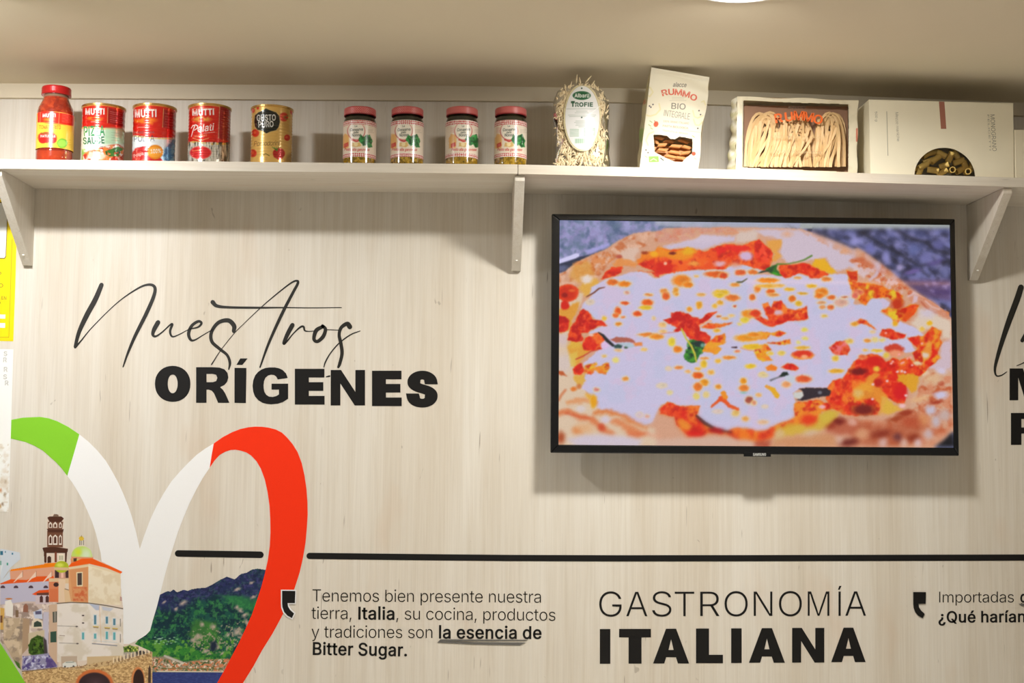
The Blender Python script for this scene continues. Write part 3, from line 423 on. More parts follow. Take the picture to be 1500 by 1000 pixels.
# ------------------------------------------------------------------ painting of printed surfaces into a mesh colour attribute
_rt = np.random.RandomState(7).rand(256, 256)
def vn(x, y, seed=0):
    x = x + seed * 17.3; y = y + seed * 9.1; xi = np.floor(x).astype(int); yi = np.floor(y).astype(int)
    fx = x - xi; fy = y - yi; fx = fx * fx * (3 - 2 * fx); fy = fy * fy * (3 - 2 * fy)
    g = lambda a, b: _rt[a & 255, b & 255]
    return (g(xi, yi) * (1 - fx) + g(xi + 1, yi) * fx) * (1 - fy) + (g(xi, yi + 1) * (1 - fx) + g(xi + 1, yi + 1) * fx) * fy
def fbm(x, y, s, seed=0, o=3):
    r = 0; a = .5; t = 0
    for k in range(o): r = r + a * vn(x / s * 2 ** k, y / s * 2 ** k, seed + k); t += a; a *= .5
    return r / t
class Cv:
    def __init__(s, x, y, base):
        s.x = np.asarray(x, float).ravel(); s.y = np.asarray(y, float).ravel()
        s.c = np.tile(np.array(base, float), (len(s.x), 1)); s.on = np.ones(len(s.x)) ; s.wx = s.wy = 0
        s.clip = None
    def _sel(s, x0, x1, y0, y1, m):
        i = np.nonzero((s.x > x0 - m) & (s.x < x1 + m) & (s.y > y0 - m) & (s.y < y1 + m))[0]; return i
    def _bl(s, i, k, col):
        if s.clip is not None: k = k * s.clip[i]
        col = np.array(col, float); k = np.clip(k, 0, 1)[:, None]; s.c[i] = s.c[i] * (1 - k) + col * k
    def _xy(s, i, warp, seed):
        x, y = s.x[i], s.y[i]
        if warp:
            ws = max(3.0, warp * 2.2)
            x = x + (fbm(s.x[i], s.y[i], ws, seed) - .5) * 2 * warp; y = y + (fbm(s.x[i], s.y[i], ws, seed + 31) - .5) * 2 * warp
        return x, y
    def mask(s, loops, i, soft, warp=0, seed=3):
        x, y = s._xy(i, warp, seed); ins = np.zeros(len(i), bool); dm = np.full(len(i), 1e9)
        for lp in loops:
            n = len(lp)
            for k in range(n):
                (ax, ay), (bx, by) = lp[k], lp[(k + 1) % n]
                if ay != by: ins ^= ((ay > y) != (by > y)) & (x < (bx - ax) * (y - ay) / (by - ay) + ax)
                ex, ey = bx - ax, by - ay; l = ex * ex + ey * ey or 1e-9
                t = np.clip(((x - ax) * ex + (y - ay) * ey) / l, 0, 1)
                dm = np.minimum(dm, (x - ax - t * ex) ** 2 + (y - ay - t * ey) ** 2)
        sd = np.where(ins, 1, -1) * np.sqrt(dm); return np.clip(.5 + sd / soft, 0, 1)
    def poly(s, pts, col, soft=1.0, a=1, warp=0, seed=3, loops=False):
        lp = pts if loops else [pts]; xs = [p[0] for l in lp for p in l]; ys = [p[1] for l in lp for p in l]
        i = s._sel(min(xs), max(xs), min(ys), max(ys), soft + warp * 1.5 + 1)
        if len(i): s._bl(i, s.mask(lp, i, soft, warp, seed) * a, col)
    def ell(s, cx, cy, rx, ry, col, ang=0, soft=.35, a=1, warp=0, seed=3):
        R_ = max(rx, ry) * 1.5 + warp * 2 + 2; i = s._sel(cx, cx, cy, cy, R_)
        if not len(i): return
        x, y = s._xy(i, warp, seed); ca, sa = math.cos(math.radians(ang)), math.sin(math.radians(ang))
        u = ((x - cx) * ca + (y - cy) * sa) / rx; v = (-(x - cx) * sa + (y - cy) * ca) / ry
        r = np.sqrt(u * u + v * v); s._bl(i, (1 + soft / 2 - r) / soft * a, col)
    def line(s, pts, w, col, soft=.8, a=1, warp=0, seed=3):
        if not hasattr(w, '__len__'): w = [w] * len(pts)
        xs = [p[0] for p in pts]; ys = [p[1] for p in pts]
        i = s._sel(min(xs), max(xs), min(ys), max(ys), max(w) + soft + warp * 1.5)
        if not len(i): return
        x, y = s._xy(i, warp, seed); k = np.zeros(len(i))
        for q in range(len(pts) - 1):
            (ax, ay), (bx, by) = pts[q], pts[q + 1]; ex, ey = bx - ax, by - ay; l = ex * ex + ey * ey or 1e-9
            t = np.clip(((x - ax) * ex + (y - ay) * ey) / l, 0, 1); ww = (w[q] * (1 - t) + w[q + 1] * t) / 2
            k = np.maximum(k, np.clip(.5 + (ww - np.sqrt((x - ax - t * ex) ** 2 + (y - ay - t * ey) ** 2)) / soft, 0, 1))
        s._bl(i, k * a, col)
    def mottle(s, pts, cols, sc, seed=1, lo=.45, hi=.62, a=1, soft=2, warp=0, sx=1, sy=1, ang=0):
        lp = [pts]; xs = [p[0] for p in pts]; ys = [p[1] for p in pts]
        i = s._sel(min(xs), max(xs), min(ys), max(ys), soft + 2 + warp * 1.5)
        if not len(i): return
        m = s.mask(lp, i, soft, warp, seed); ca, sa = math.cos(math.radians(ang)), math.sin(math.radians(ang))
        u = (s.x[i] * ca + s.y[i] * sa) * sx; v = (-s.x[i] * sa + s.y[i] * ca) * sy
        for k, c in enumerate(cols):
            n = fbm(u, v, sc, seed + 5 * k, 4); s._bl(i, m * a * np.clip((n - lo) / (hi - lo), 0, 1), c)
    def text(s, t, x0, y0, x1, y1, cap, col, dx=0, dy=None, soft=.6, a=1, ital=0):
        adv, wd = layout([(t, dx, dx if dy is None else dy)])
        for word in place(wd, adv, x0, y0, x1, y1, cap, ital=ital):
            for g in word: s.poly(g, col, soft, a, loops=True)
    def letters(s, t, boxes, col, dx=0, dy=0, soft=.6, a=1):
        for ch, (a0, a1, b0, b1) in zip(t, boxes): s.poly(fit(ch, dx, dy, a0, a1, b0, b1), col, soft, a, loops=True)
def grid_surface(name, VV, mat_, parent, paint, base, smooth=False, keep=None, closed=False):
    """VV: (nv, nu, 3) array of surface points. paint(canvas) fills the colours. keep(canvas)-> bool mask of points kept"""
    nv, nu = VV.shape[:2]; flat = VV.reshape(-1, 3); x, y = Q(flat); cv = Cv(x, y, base); paint(cv)
    idx = np.arange(nv * nu).reshape(nv, nu)
    f = np.stack([idx[:-1, :-1], idx[:-1, 1:], idx[1:, 1:], idx[1:, :-1]], -1).reshape(-1, 4)
    if keep is not None:
        k = keep(cv); f = f[k[f].sum(1) >= 3]
    used = np.unique(f); remap = -np.ones(nv * nu, int); remap[used] = np.arange(len(used)); f = remap[f]
    flat = flat[used]; c = lin(cv.c[used])
    me = bpy.data.meshes.new(name); me.vertices.add(len(flat)); me.vertices.foreach_set('co', flat.astype(np.float32).ravel())
    me.loops.add(f.size); me.loops.foreach_set('vertex_index', f.astype(np.int32).ravel())
    me.polygons.add(len(f)); me.polygons.foreach_set('loop_start', np.arange(0, f.size, 4, dtype=np.int32))
    me.polygons.foreach_set('loop_total', np.full(len(f), 4, np.int32))
    if smooth: me.polygons.foreach_set('use_smooth', np.ones(len(f), bool))
    me.update(calc_edges=True)
    at = me.color_attributes.new('col', 'FLOAT_COLOR', 'POINT')
    at.data.foreach_set('color', np.concatenate([c, np.ones((len(c), 1))], 1).astype(np.float32).ravel())
    me.materials.append(mat_)
    o = bpy.data.objects.new(name, me); COL.objects.link(o)
    if parent: o.parent = parent; o.matrix_parent_inverse = Matrix.Translation(-Vector(parent.location))
    return o
def quad_grid(A, B, C, Dd, nu, nv):
    """A top-left, B top-right, C bottom-right, Dd bottom-left"""
    u = np.linspace(0, 1, nu)[None, :, None]; v = np.linspace(0, 1, nv)[:, None, None]
    A, B, C, Dd = [np.array(q, float)[None, None, :] for q in (A, B, C, Dd)]
    # row order bottom -> top so that the faces look towards the room
    return (Dd * (1 - u) + C * u) * (1 - v) + (A * (1 - u) + B * u) * v
def cr(x0, y0, s):                        # converts measured detail coordinates
    return lambda *a: [(x0 + a[i] / s, y0 + a[i + 1] / s) for i in range(0, len(a), 2)]

# ------------------------------------------------------------------ materials
M = {}
M['wall'] = wood('whitewashed_oak_vertical', 'Z', (224, 218, 207), (212, 202, 186))
M['shelf'] = wood('whitewashed_oak_horizontal', 'X', (224, 217, 205), (210, 200, 184))
M['ceil'] = mat('ceiling_paint', (228, 216, 190), 0.9, noise=(4, 0.06))
M['trim'] = mat('trim_paint', (216, 204, 180), 0.8, noise=(8, 0.05))
M['floor'] = mat('floor_tile', (232, 228, 220), 0.5, noise=(3, 0.08))
M['black'] = mat('black_vinyl', (14, 12, 11), 0.55, spec=0.3)
M['ink'] = mat('dark_brown_vinyl', (33, 31, 26), 0.5, spec=0.4)
M['thin'] = mat('thin_black_vinyl', (38, 34, 28), 0.6, spec=0.2)
M['grey'] = mat('grey_brush_vinyl', (104, 102, 98), 0.6, spec=0.2)
M['green'] = mat('green_vinyl', (134, 204, 48), 0.6, spec=0.2, noise=(300, 0.05))
M['white'] = mat('white_vinyl', (238, 238, 238), 0.6, spec=0.2, noise=(300, 0.03))
M['red'] = mat('red_vinyl', (243, 50, 10), 0.6, spec=0.2, noise=(300, 0.06))
M['tv'] = mat('tv_black_plastic', (16, 16, 17), 0.22, spec=0.5)
M['tvback'] = mat('tv_matt_plastic', (20, 20, 21), 0.6)
M['silver'] = mat('badge_letter_silver', (205, 205, 200), 0.4)
M['lampring'] = mat('lamp_ring_white', (235, 232, 225), 0.5)
M['diff'] = mat('lamp_diffuser', (255, 250, 240), 0.5, emit=(255, 250, 240), es=14)
M['diff_dim'] = mat('added_lamp_diffuser_dim', (250, 240, 220), 0.5, emit=(255, 240, 215), es=1.2)
M['print'] = vmat('printed_film', 0.6, 0.2)
M['carton'] = mat('cream_carton', (246, 238, 214), 0.6, noise=(30, 0.03))
M['paper'] = mat('cream_paper', (228, 216, 186), 0.7, noise=(40, 0.05), bump=0.3)

# ------------------------------------------------------------------ room shell
prof = [(-260, 121, 142), (0, 122, 143), (650, 125.5, 147), (900, 129, 149.5), (1050, 132.5, 153), (1490, 150, 169), (1760, 162, 180)]
TR = 0.012
zx = [P(a, b, -TR).x for a, b, c in prof]; zt = [P(a, b, -TR).z for a, b, c in prof]; zb = [P(a, c, -TR).z for a, b, c in prof]
zceil = lambda x: float(np.interp(x, zx, zt))
XL, XR, YF = -2.6, 3.4, -5.6
xs = [XL] + zx + [XR]; zs = [zt[0]] + zt + [zt[-1]]
V, Fc = [], []
for x, z in zip(xs, zs): V += [(x, 0, z), (x, YF, z), (x, 0, z + .06), (x, YF, z + .06)]
for i in range(len(xs) - 1):
    a, b = i * 4, i * 4 + 4; Fc += [(a, a + 1, b + 1, b), (a + 2, b + 2, b + 3, a + 3), (a, b, b + 2, a + 2), (a + 1, a + 3, b + 3, b + 1)]
Fc += [(0, 2, 3, 1), (len(V) - 4, len(V) - 3, len(V) - 1, len(V) - 2)]
tag(mesh('ceiling', V, Fc, M['ceil']), kind='structure')
tag(box('wall_back', XL, XR, 0, 0.12, 0, 2.6, M['wall']), kind='structure')
tag(box('floor', XL, XR, YF, 0.12, -0.05, 0, M['floor']), kind='structure')
V, Fc = [], []
xs = [XL] + zx + [XR]; tops = [zt[0]] + zt + [zt[-1]]; bots = [zb[0]] + zb + [zb[-1]]
for x, t, b in zip(xs, tops, bots): V += [(x, -TR, b), (x, 0, b), (x, 0, t), (x, -TR, t)]
for i in range(len(xs) - 1):
    a, b = i * 4, i * 4 + 4
    for k in range(4): Fc.append((a + k, a + (k + 1) % 4, b + (k + 1) % 4, b + k))
Fc += [(3, 2, 1, 0), (len(V) - 4, len(V) - 3, len(V) - 2, len(V) - 1)]
tag(mesh('trim_1', V, Fc, M['trim']), kind='structure')

# white counter added out of view to bounce light up to ceiling and shelf
t = empty('counter', (0.3, -0.45, 0), 'added white counter out of view below the lettering, bouncing light upwards', 'counter')
M['counter'] = mat('bounce_white_laminate', (226, 222, 214), 0.45, noise=(6, 0.03))
box('bounce_worktop', -2.2, 2.9, -0.92, -0.004, 0.86, 0.90, M['counter'], t, bevel=.003); box('front_panel', -2.2, 2.9, -0.86, -0.84, 0.08, 0.86, M['counter'], t); box('plinth', -2.2, 2.9, -0.80, -0.78, 0.0, 0.08, M['floor'], t)
# ceiling downlights
dl_lab = ['round recessed ceiling downlight glowing white above the television side', 'round recessed ceiling downlight above the tomato bottle end of the shelf']
for k, (x, y) in enumerate(DOWN + FILL_DOWN):
    z = zceil(x); r = 0.100
    t = empty('ceiling_downlight', (x, y, z), dl_lab[k] if k < 2 else 'added unseen ceiling downlight further back in the room, for bounced light', 'lamp', 'added ceiling downlights for bounced light' if k > 1 else None)
    V, Fc = lathe([(r, 0), (r + .008, -.003), (r + .004, -.007), (r - .004, -.007), (r - .006, -.002)], 48, (x, y, z), False, False)
    mesh('trim_ring', V, Fc, M['lampring'], t, smooth=True)
    V, Fc = lathe([(r - .005, -.004), (0.001, -.0045)], 48, (x, y, z), False, True)
    mesh('diffuser', V, [tuple(reversed(f)) for f in Fc], M['diff'] if k < 2 else M['diff_dim'], t)
# a linear lamp further back under the ceiling (its reflection crosses the television glass)
t = empty('linear_lamp', (1.75, -2.9, 2.30), 'thin warm linear lamp hanging under the ceiling further back in the room', 'lamp')
box('tube', 1.2, 2.6, -2.908, -2.892, 2.296, 2.306, mat('warm_tube', (255, 190, 110), .5, emit=(255, 180, 90), es=5), t)
box('housing', 1.2, 2.6, -2.915, -2.885, 2.306, 2.336, M['lampring'], t)
box('rod', 1.3, 1.306, -2.903, -2.897, 2.336, zceil(1.9), M['lampring'], t); box('rod', 2.494, 2.5, -2.903, -2.897, 2.336, zceil(2.2) + .004, M['lampring'], t)

# ------------------------------------------------------------------ shelf boards and brackets
YS = -0.224; TH = 0.0207
lo = [(-260, 244), (0, 247), (400, 251.3), (758.6, 254.6), (758.8, 254.7), (1130, 263.3), (1470, 273.2), (1500, 274.2), (1760, 283)]
sx = [P(a, b, YS).x for a, b in lo]; sz = [P(a, b, YS).z for a, b in lo]
zbot = lambda x: float(np.interp(x, sx, sz)); ztop = lambda x: zbot(x) + TH
def board(name, i0, i1, label, y0=YS):
    V, Fc = [], []
    n = 6 * (i1 - i0) + 1
    X = np.linspace(sx[i0] + .0004, sx[i1] - .0004, n)
    for x in X: V += [(x, y0, zbot(x)), (x, -0.0005, zbot(x)), (x, -0.0005, ztop(x)), (x, y0, ztop(x))]
    for i in range(n - 1):
        a, b = i * 4, i * 4 + 4
        for k in range(4): Fc.append((a + k, b + k, b + (k + 1) % 4, a + (k + 1) % 4))
    Fc += [(0, 1, 2, 3), (len(V) - 1, len(V) - 2, len(V) - 3, len(V) - 4)]
    return tag(mesh(name, V, Fc, M['shelf'], bevel=0.0008), label, 'shelf')
board('shelf_board', 0, 3, 'left pale oak shelf board carrying the tomato bottle, cans and pesto jars')
board('shelf_board', 4, 8, 'right pale oak shelf board carrying the pasta bags and boxes, above the television')
def bracket(x0, x1, ytop_front, px_w, ybot, label):
    zt0 = zbot((x0 + x1) / 2) - .0006; zb0 = P(px_w, ybot, -.01).z; yf = YS + .012
    pr = [(-.0005, zt0), (-.0005, zb0), (-.012, zb0), (yf, zt0 - .012), (yf, zt0)]
    V = [(x0, y, z) for y, z in pr] + [(x1, y, z) for y, z in pr]; n = 5
    Fc = [(0, 1, 2, 3, 4), (9, 8, 7, 6, 5)] + [(i, i + n, (i + 1) % n + n, (i + 1) % n) for i in range(n)]
    o = tag(mesh('shelf_bracket', V, Fc, M['wall'], bevel=0.0007), label, 'bracket')
    # the little white screw cap near its foot
    t = .12; yc = -.012 + (yf + .012) * t; zc = zb0 + (zt0 - .012 - zb0) * t
    V, Fc = lathe([(.0028, 0), (.0028, .0012), (.0015, .0018)], 14); 
    sl = math.atan2(yf + .012, zt0 - .012 - zb0)
    c = mesh('screw_cap', V, Fc, M['lampring'], loc=((x0 + x1) / 2, yc, zc), rot=(math.pi / 2 + sl, 0, 0)); c.parent = o
    return o
xl = P(52, 281, 0).x; bracket(xl - .0195, xl, 253, 45, 388.5, 'sloped pale wood bracket at the left end of the shelf beside the yellow poster')
xm = P(754, 262, YS + .012).x; bracket(xm, xm + .0215, 262, 757, 396.5, 'sloped pale wood bracket under the joint of the two shelf boards')
xr = P(1415.5, 300, 0).x; bracket(xr, xr + .0195, 277, 1421, 410.5, 'sloped pale wood bracket at the right, just past the television')

# ------------------------------------------------------------------ wall lettering and mural
def thing_at(name, px, py, label, cat, group=None): v = P(px, py, 0); return empty(name, (v.x, -0.0003, v.z), label, cat, group)
c4, c5 = cr(90, 400, 5), cr(360, 400, 4.763)
def st(c, *a): return [c(a[i], a[i + 1])[0] + (a[i + 2],) for i in range(0, len(a), 3)]
t = thing_at('script_lettering', 320, 540, 'flowing black script word Nuestros above the bold ORÍGENES', 'lettering')
L = [
 [st(c4, 294, 86, 6.6, 250, 190, 7.4, 185, 310, 7.4, 130, 430, 6, 101, 538, 4.6), st(c4, 101, 542, 4, 140, 500, 2.2, 230, 392, 1.5, 410, 216, 1.5, 560, 112, 2.6, 640, 84, 3.6, 684, 104, 4.6, 676, 170, 5.2, 620, 300, 5.6, 540, 460, 4.8, 485, 590, 3.4, 452, 686, 1.8)],
 [st(c4, 708, 360, 6.8, 680, 410, 6.2, 670, 450, 4.5, 692, 462, 3, 740, 430, 2, 795, 380, 2.4, 812, 376, 3.6, 796, 425, 3.5, 812, 464, 2.6, 860, 450, 1.5, 935, 410, 1.2)],
 [st(c4, 935, 410, 1.3, 1000, 395, 2.6, 1026, 366, 3.6, 1002, 353, 4, 955, 385, 4.6, 932, 440, 5, 945, 485, 4, 975, 490, 2.4, 1040, 452, 1.5, 1112, 410, 1.2)],
 [st(c4, 1262, 425, 5.5, 1264, 385, 6.6, 1222, 346, 6.4, 1150, 362, 5.4, 1100, 430, 5, 1102, 500, 5, 1160, 555, 4.6, 1214, 600, 4, 1234, 655, 4, 1226, 704, 2)],
 [st(c4, 1108, 212, 6.6, 1140, 240, 5, 1230, 250, 3.6, 1440, 253, 3) + st(c5, 270, 240, 1.8, 450, 242, 1.4, 668, 240, 1.2),
  st(c4, 1100, 668, 1.8, 1170, 560, 1, 1270, 436, 1) + st(c5, 0, 340, 1, 110, 236, 1.4, 220, 142, 1.8, 320, 66, 2.4, 360, 54, 3.2, 362, 75, 4, 330, 135, 4.2, 250, 290, 4.6, 160, 490, 3.8, 100, 656, 2.2)],
 [st(c5, 326, 362, 6.6, 292, 425, 6.2, 266, 488, 4.6, 285, 478, 2.6, 335, 418, 1.8, 382, 376, 2.8, 404, 374, 3, 412, 400, 2.4, 440, 406, 1.4, 482, 403, 1.2)],
 [st(c5, 538, 372, 5, 492, 400, 6, 476, 458, 5, 500, 476, 5, 540, 442, 5.6, 556, 392, 5, 536, 368, 5), st(c5, 556, 394, 1.3, 652, 397, 1.2)],
 [st(c5, 726, 374, 7.4, 708, 352, 6, 666, 380, 5, 652, 430, 4.6, 664, 490, 5, 672, 560, 5, 656, 630, 4.6, 646, 655, 3.6), st(c5, 798, 403, 1.2, 730, 430, 1.8, 650, 490, 1.9, 590, 560, 1.9, 556, 620, 2.1, 545, 655, 1.4)],
 [st(c5, 562, 723, 1.6, 584, 718, 2.6)],
]
for q in L: stroke_mesh('letter', q, M['ink'], t)
def heavy(ch, b, parent, m=None, dx=78, dy=44, nm='letter'):
    if ch in HEAVY:
        lp = [[(b[0] + q[i] * (b[1] - b[0]), b[2] + q[i + 1] * (b[3] - b[2])) for i in range(0, len(q), 2)] for q in HEAVY[ch]]
    else: lp = fit(ch, dx, dy, *b)
    return plate(nm, lp, m or M['black'], parent)
t = thing_at('headline_lettering', 434, 592, 'heavy black capitals reading ORÍGENES on the wall left of the television', 'lettering')
heavy('O', (227, 279, 535.6, 588.4), t); heavy('R', (287.4, 336.2, 537.6, 589.8), t)
plate('letter', [[(343.6, 538.6), (361, 538.8), (360.2, 590.2), (343.6, 589.8)]], M['black'], t)
plate('accent', [[(352, 524.8), (362.8, 524.8), (355, 534.4), (346.4, 534.2)]], M['black'], t)
for ch, b in zip('GENES', [(370, 422.6, 538, 592), (432, 475.5, 540, 592.3), (484.5, 534.7, 541.7, 593.6), (545, 588.4, 542.8, 594.6), (594.7, 641.3, 542.8, 596.7)]): heavy(ch, b, t)
t = thing_at('headline_lettering', 1073, 972, 'heavy black capitals reading ITALIANA under the thin GASTRONOMÍA', 'lettering')
for ch, x0, x1, y0, y1 in [('I', 878.7, 894, 921, 971.8), ('T', 906.9, 953.5, 920.8, 971.6), ('A', 956.6, 1009.4, 920.5, 971.4), ('L', 1019.5, 1059, 920.2, 971), ('I', 1071, 1086.4, 920, 970.7), ('A', 1097, 1149.7, 919.6, 970.3), ('N', 1160.3, 1207.4, 919.3, 970), ('A', 1217.5, 1268, 919, 969.4)]:
    heavy(ch, (x0, x1, y0, y1), t)
t = thing_at('thin_lettering', 1073, 902, 'thin black capitals reading GASTRONOMÍA above the heavy ITALIANA', 'lettering')
for ch, x0, x1, d in [('G', 877.8, 910.4, 1), ('A', 917.4, 948.2, 0), ('S', 955.3, 983.4, 1), ('T', 988.3, 1016.9, 0), ('R', 1025.7, 1053.8, 0), ('O', 1061.3, 1095.2, 1), ('N', 1104, 1131.3, 0), ('O', 1141, 1174.4, 1), ('M', 1183.2, 1214.8, 0), ('A', 1238.2, 1268.5, 0)]:
    y = 0 - (x0 - 878) / 390 * .8
    plate('letter', fit(ch, -10, -9, x0, x1, 866.6 + y - d * .8, 902.2 + y + d * .8), M['black'], t)
plate('letter', [[(1228.2, 866), (1231.4, 866), (1231.4, 901.6), (1228.2, 901.6)]], M['black'], t)
plate('accent', [[(1229.4, 857.8), (1232.6, 857.8), (1229.8, 863.4), (1227.4, 863.4)]], M['black'], t)
t = thing_at('headline_lettering', 1500, 652, 'heavy black letters M and P cut off by the right edge of the photo', 'lettering')
heavy('M', (1478.8, 1536, 539.4, 586), t); heavy('P', (1480.8, 1527, 604.6, 651.4), t)
t = thing_at('script_lettering', 1470, 550, 'start of a black script word above the letters M and P', 'lettering')
cs = cr(1400, 380, 5.556)
stroke_mesh('letter', [st(cs, 530, 226, 8.6, 500, 320, 9, 440, 480, 8.6, 385, 640, 7, 340, 790, 5.4, 318, 890, 3.8, 330, 944, 2.4, 370, 942, 1.8, 414, 914, 1)], M['ink'], t)
stroke_mesh('letter', [st(cs, 640, 560, 5, 580, 600, 6.5, 540, 660, 5.5)], M['ink'], t); stroke_mesh('letter', [st(cs, 496, 864, 1, 556, 838, 1.8, 640, 790, 2)], M['ink'], t)

def words(runs, x0, y0, x1, y1, cap, parent, thin, bold):
    adv, wd = layout(runs); flags = []
    for text, dx, dy in runs:
        pass
    pl = place(wd, adv, x0, y0, x1, y1, cap)
    seq = []                                   # is each word bold?
    cur = None
    for text, dx, dy in runs:
        for q in text.split(' '):
            seq.append((q, dx > 0))
    # words glued across runs (as "Italia" + ",") carry the first run's weight
    k = 0; merged = []
    txt = ''.join(r[0] for r in runs); pos = 0; bounds = []
    for r in runs: bounds += [r[1] > 0] * len(r[0])
    for wtxt in txt.split(' '):
        if wtxt: merged.append(bounds[pos])
        pos += len(wtxt) + 1
    for wgs, bd in zip(pl, merged):
        loops = [c for g in wgs for c in g]
        plate('word', loops, bold if bd else thin, parent)
B_ = (17, 12); T_ = (-7, -7)
t = thing_at('paragraph_lettering', 635, 962, 'four lines of small black Spanish text beginning Tenemos bien presente', 'lettering')
words([('Tenemos bien presente nuestra', *T_)], 456.5, 880.6, 794, 882.6, 18, t, M['thin'], M['black'])
words([('tierra, ', *T_), ('Italia', *B_), (', su cocina, productos', *T_)], 456, 906.2, 814.5, 909, 18, t, M['thin'], M['black'])
words([('y tradiciones son ', *T_), ('la esencia de', *B_)], 455.7, 933.6, 794, 935.2, 18, t, M['thin'], M['black'])
words([('Bitter Sugar.', *B_)], 456.3, 958.4, 597.4, 960.6, 18, t, M['black'], M['black'])
cp = cr(400, 800, 3.409)
plate('underline', [cp(822, 478, 836, 464, 1275, 466, 1260, 471, 1000, 472, 840, 474)], M['grey'], t, Y=-.0008)
plate('underline', [cp(818, 480, 835, 474, 1000, 478, 1262, 480, 1232, 494, 1000, 489)], M['grey'], t, Y=-.0008)
t = thing_at('paragraph_lettering', 1440, 912, 'two lines of small black text beginning Importadas, cut by the right edge', 'lettering')
words([('Importadas', *T_)], 1373.7, 882.2, 1486, 882.0, 16.2, t, M['thin'], M['black'])
words([('g', *B_)], 1493.8, 882, 1505, 882, 16.2, t, M['black'], M['black'])
words([('¿Qué harían', *B_)], 1373.7, 911.4, 1503, 910.6, 16.2, t, M['black'], M['black'])
plate('underline', [[(1492, 884), (1520, 883), (1520, 888), (1497, 887.5)]], M['grey'], t, Y=-.0008)
# the two large quote marks
def quote(dx, dy, k, label, edge):
    q = [(413.3, 865), (432.7, 865.2), (432, 882.9), (421.2, 882.9), (422, 888), (425, 893), (430.8, 898.3), (427.6, 904.9), (421, 901.2), (416.4, 896), (413.8, 889), (413.3, 883)]
    q = [(413.3 + (a - 413.3) * k + dx, 865 + (b - 865) * k + dy) for a, b in q]
    t = thing_at('quote_mark', q[0][0], q[0][1], label, 'quote mark')
    plate('comma', [q], M['black'], t, Y=-.0016)
    if edge:
        o = [(411.6, 863.4), (434.2, 863.6), (433.6, 884.6), (423, 884.8), (424.5, 888.4), (427, 892), (433, 897.5), (428.4, 907), (420, 902.8), (414.8, 897.4), (412, 890), (411.6, 883)]
        plate('outline', [o], M['white'], t, Y=-.0010)
quote(0, 0, 1, 'black quote mark with pale outline overlapping the red end of the heart', True)
quote(924.4, 1.8, .96, 'black quote mark before the small text beginning Importadas', False)
# black line in two pieces
def rule(pts, w, label, r0=True, r1=False):
    t = thing_at('black_line', pts[0][0], pts[0][1], label, 'line')
    up = [(x, y - w / 2) for x, y in pts]; dn = [(x, y + w / 2) for x, y in reversed(pts)]
    arc = lambda cx, cy, s: [(cx + s * w / 2 * math.sin(a), cy - s * w / 2 * math.cos(a) ) for a in np.linspace(.4, math.pi - .4, 6)]
    x0, y0 = pts[0]; x1, y1 = pts[-1]; lp = up + (arc(x1, y1, 1) if r1 else []) + dn + (arc(x0, y0, -1) if r0 else [])
    plate('strip', [lp], M['black'], t)
rule([(261, 810.3), (320, 811.2), (381.5, 812.2)], 9.6, 'short black line with rounded ends crossing inside the heart', True, True)
rule([(453.5, 813.9), (600, 815.6), (750, 817), (900, 817.5), (1100, 817.3), (1300, 816.8), (1470, 816.4), (1640, 816)], 9.2, 'long thin black line running right from the heart under the television')

# heart of green, white and red bands
t = thing_at('heart_mural', 232, 1000, 'large heart outline in green, white and red printed on the wall', 'mural')
plate('green_band', [[(-8, 619), (8, 616.5), (16.8, 614.7), (33.6, 611.5), (58.8, 610.4), (72, 612.6), (84, 616.8), (100, 625), (116.3, 635.9), (108, 665), (98.7, 696.8), (91, 686.5), (81.9, 676.6), (63, 659.8), (50, 652.4), (37.8, 647.2), (16.8, 642.2), (-8, 640)]], M['green'], t)
plate('white_band', [[(116.3, 635.9), (130, 647), (142.8, 659.8), (155, 674.6), (163.8, 689.2), (173, 706), (180.6, 722.8), (187.5, 740), (193.2, 756.4), (199.5, 780), (204.8, 803.6),
    (211, 785), (220, 761), (229, 741.5), (240, 722), (251, 705), (264, 690), (276, 677.5), (288, 666), (300, 657.2), (313.2, 649.2), (310, 667), (307.2, 684.8), (297, 700), (288, 716), (278, 736), (270, 755), (261, 778), (254, 800), (246.5, 824), (240, 848), (230, 888), (224, 908), (220, 923.2), (214, 929.5), (205, 935.4), (192, 941.6), (176, 947.5), (160, 948), (152, 850), (147.5, 810), (140.7, 781.6), (135, 764), (128, 748), (121, 732.5), (113.4, 718.6), (106.5, 707.4), (98.7, 696.8)]], M['white'], t, th=0.0005)
plate('red_band', [[(313.2, 649.2), (326, 640.2), (340, 632.8), (352, 628.2), (364, 625.6), (374, 624.6), (384, 624.8), (394, 626.2), (404, 628.8), (413, 633.4), (420, 640), (428.5, 650), (436, 662), (442, 678), (446, 696), (449, 716), (450.4, 736), (450.6, 754), (449.6, 772), (447.6, 794), (444, 816), (439, 838), (432, 860), (423, 882.6), (412, 904), (399, 928), (384, 952), (371, 976), (356, 1000), (325, 1040), (290, 1078), (262, 1060), (292, 1030), (318, 1000), (330, 979), (340, 960), (350.5, 940), (360, 920), (369, 900), (376, 880), (382.6, 860), (388, 840), (392.4, 820), (395.2, 800), (396.3, 780), (396, 760), (394.8, 740), (392, 720), (388, 702), (382, 686), (376, 675.6), (368, 667), (360.6, 662.2), (352, 659.6), (345, 658.4), (338, 658.8), (330, 661.4), (322, 666), (314.5, 674), (307.2, 684.8), (310, 667)]], M['red'], t)
plate('green_band', [[(-8, 930), (0, 941), (10, 956.5), (24, 978.5), (38, 1001), (60, 1034), (90, 1075), (60, 1090), (-8, 1010)]], M['green'], t, Y=-.0010)

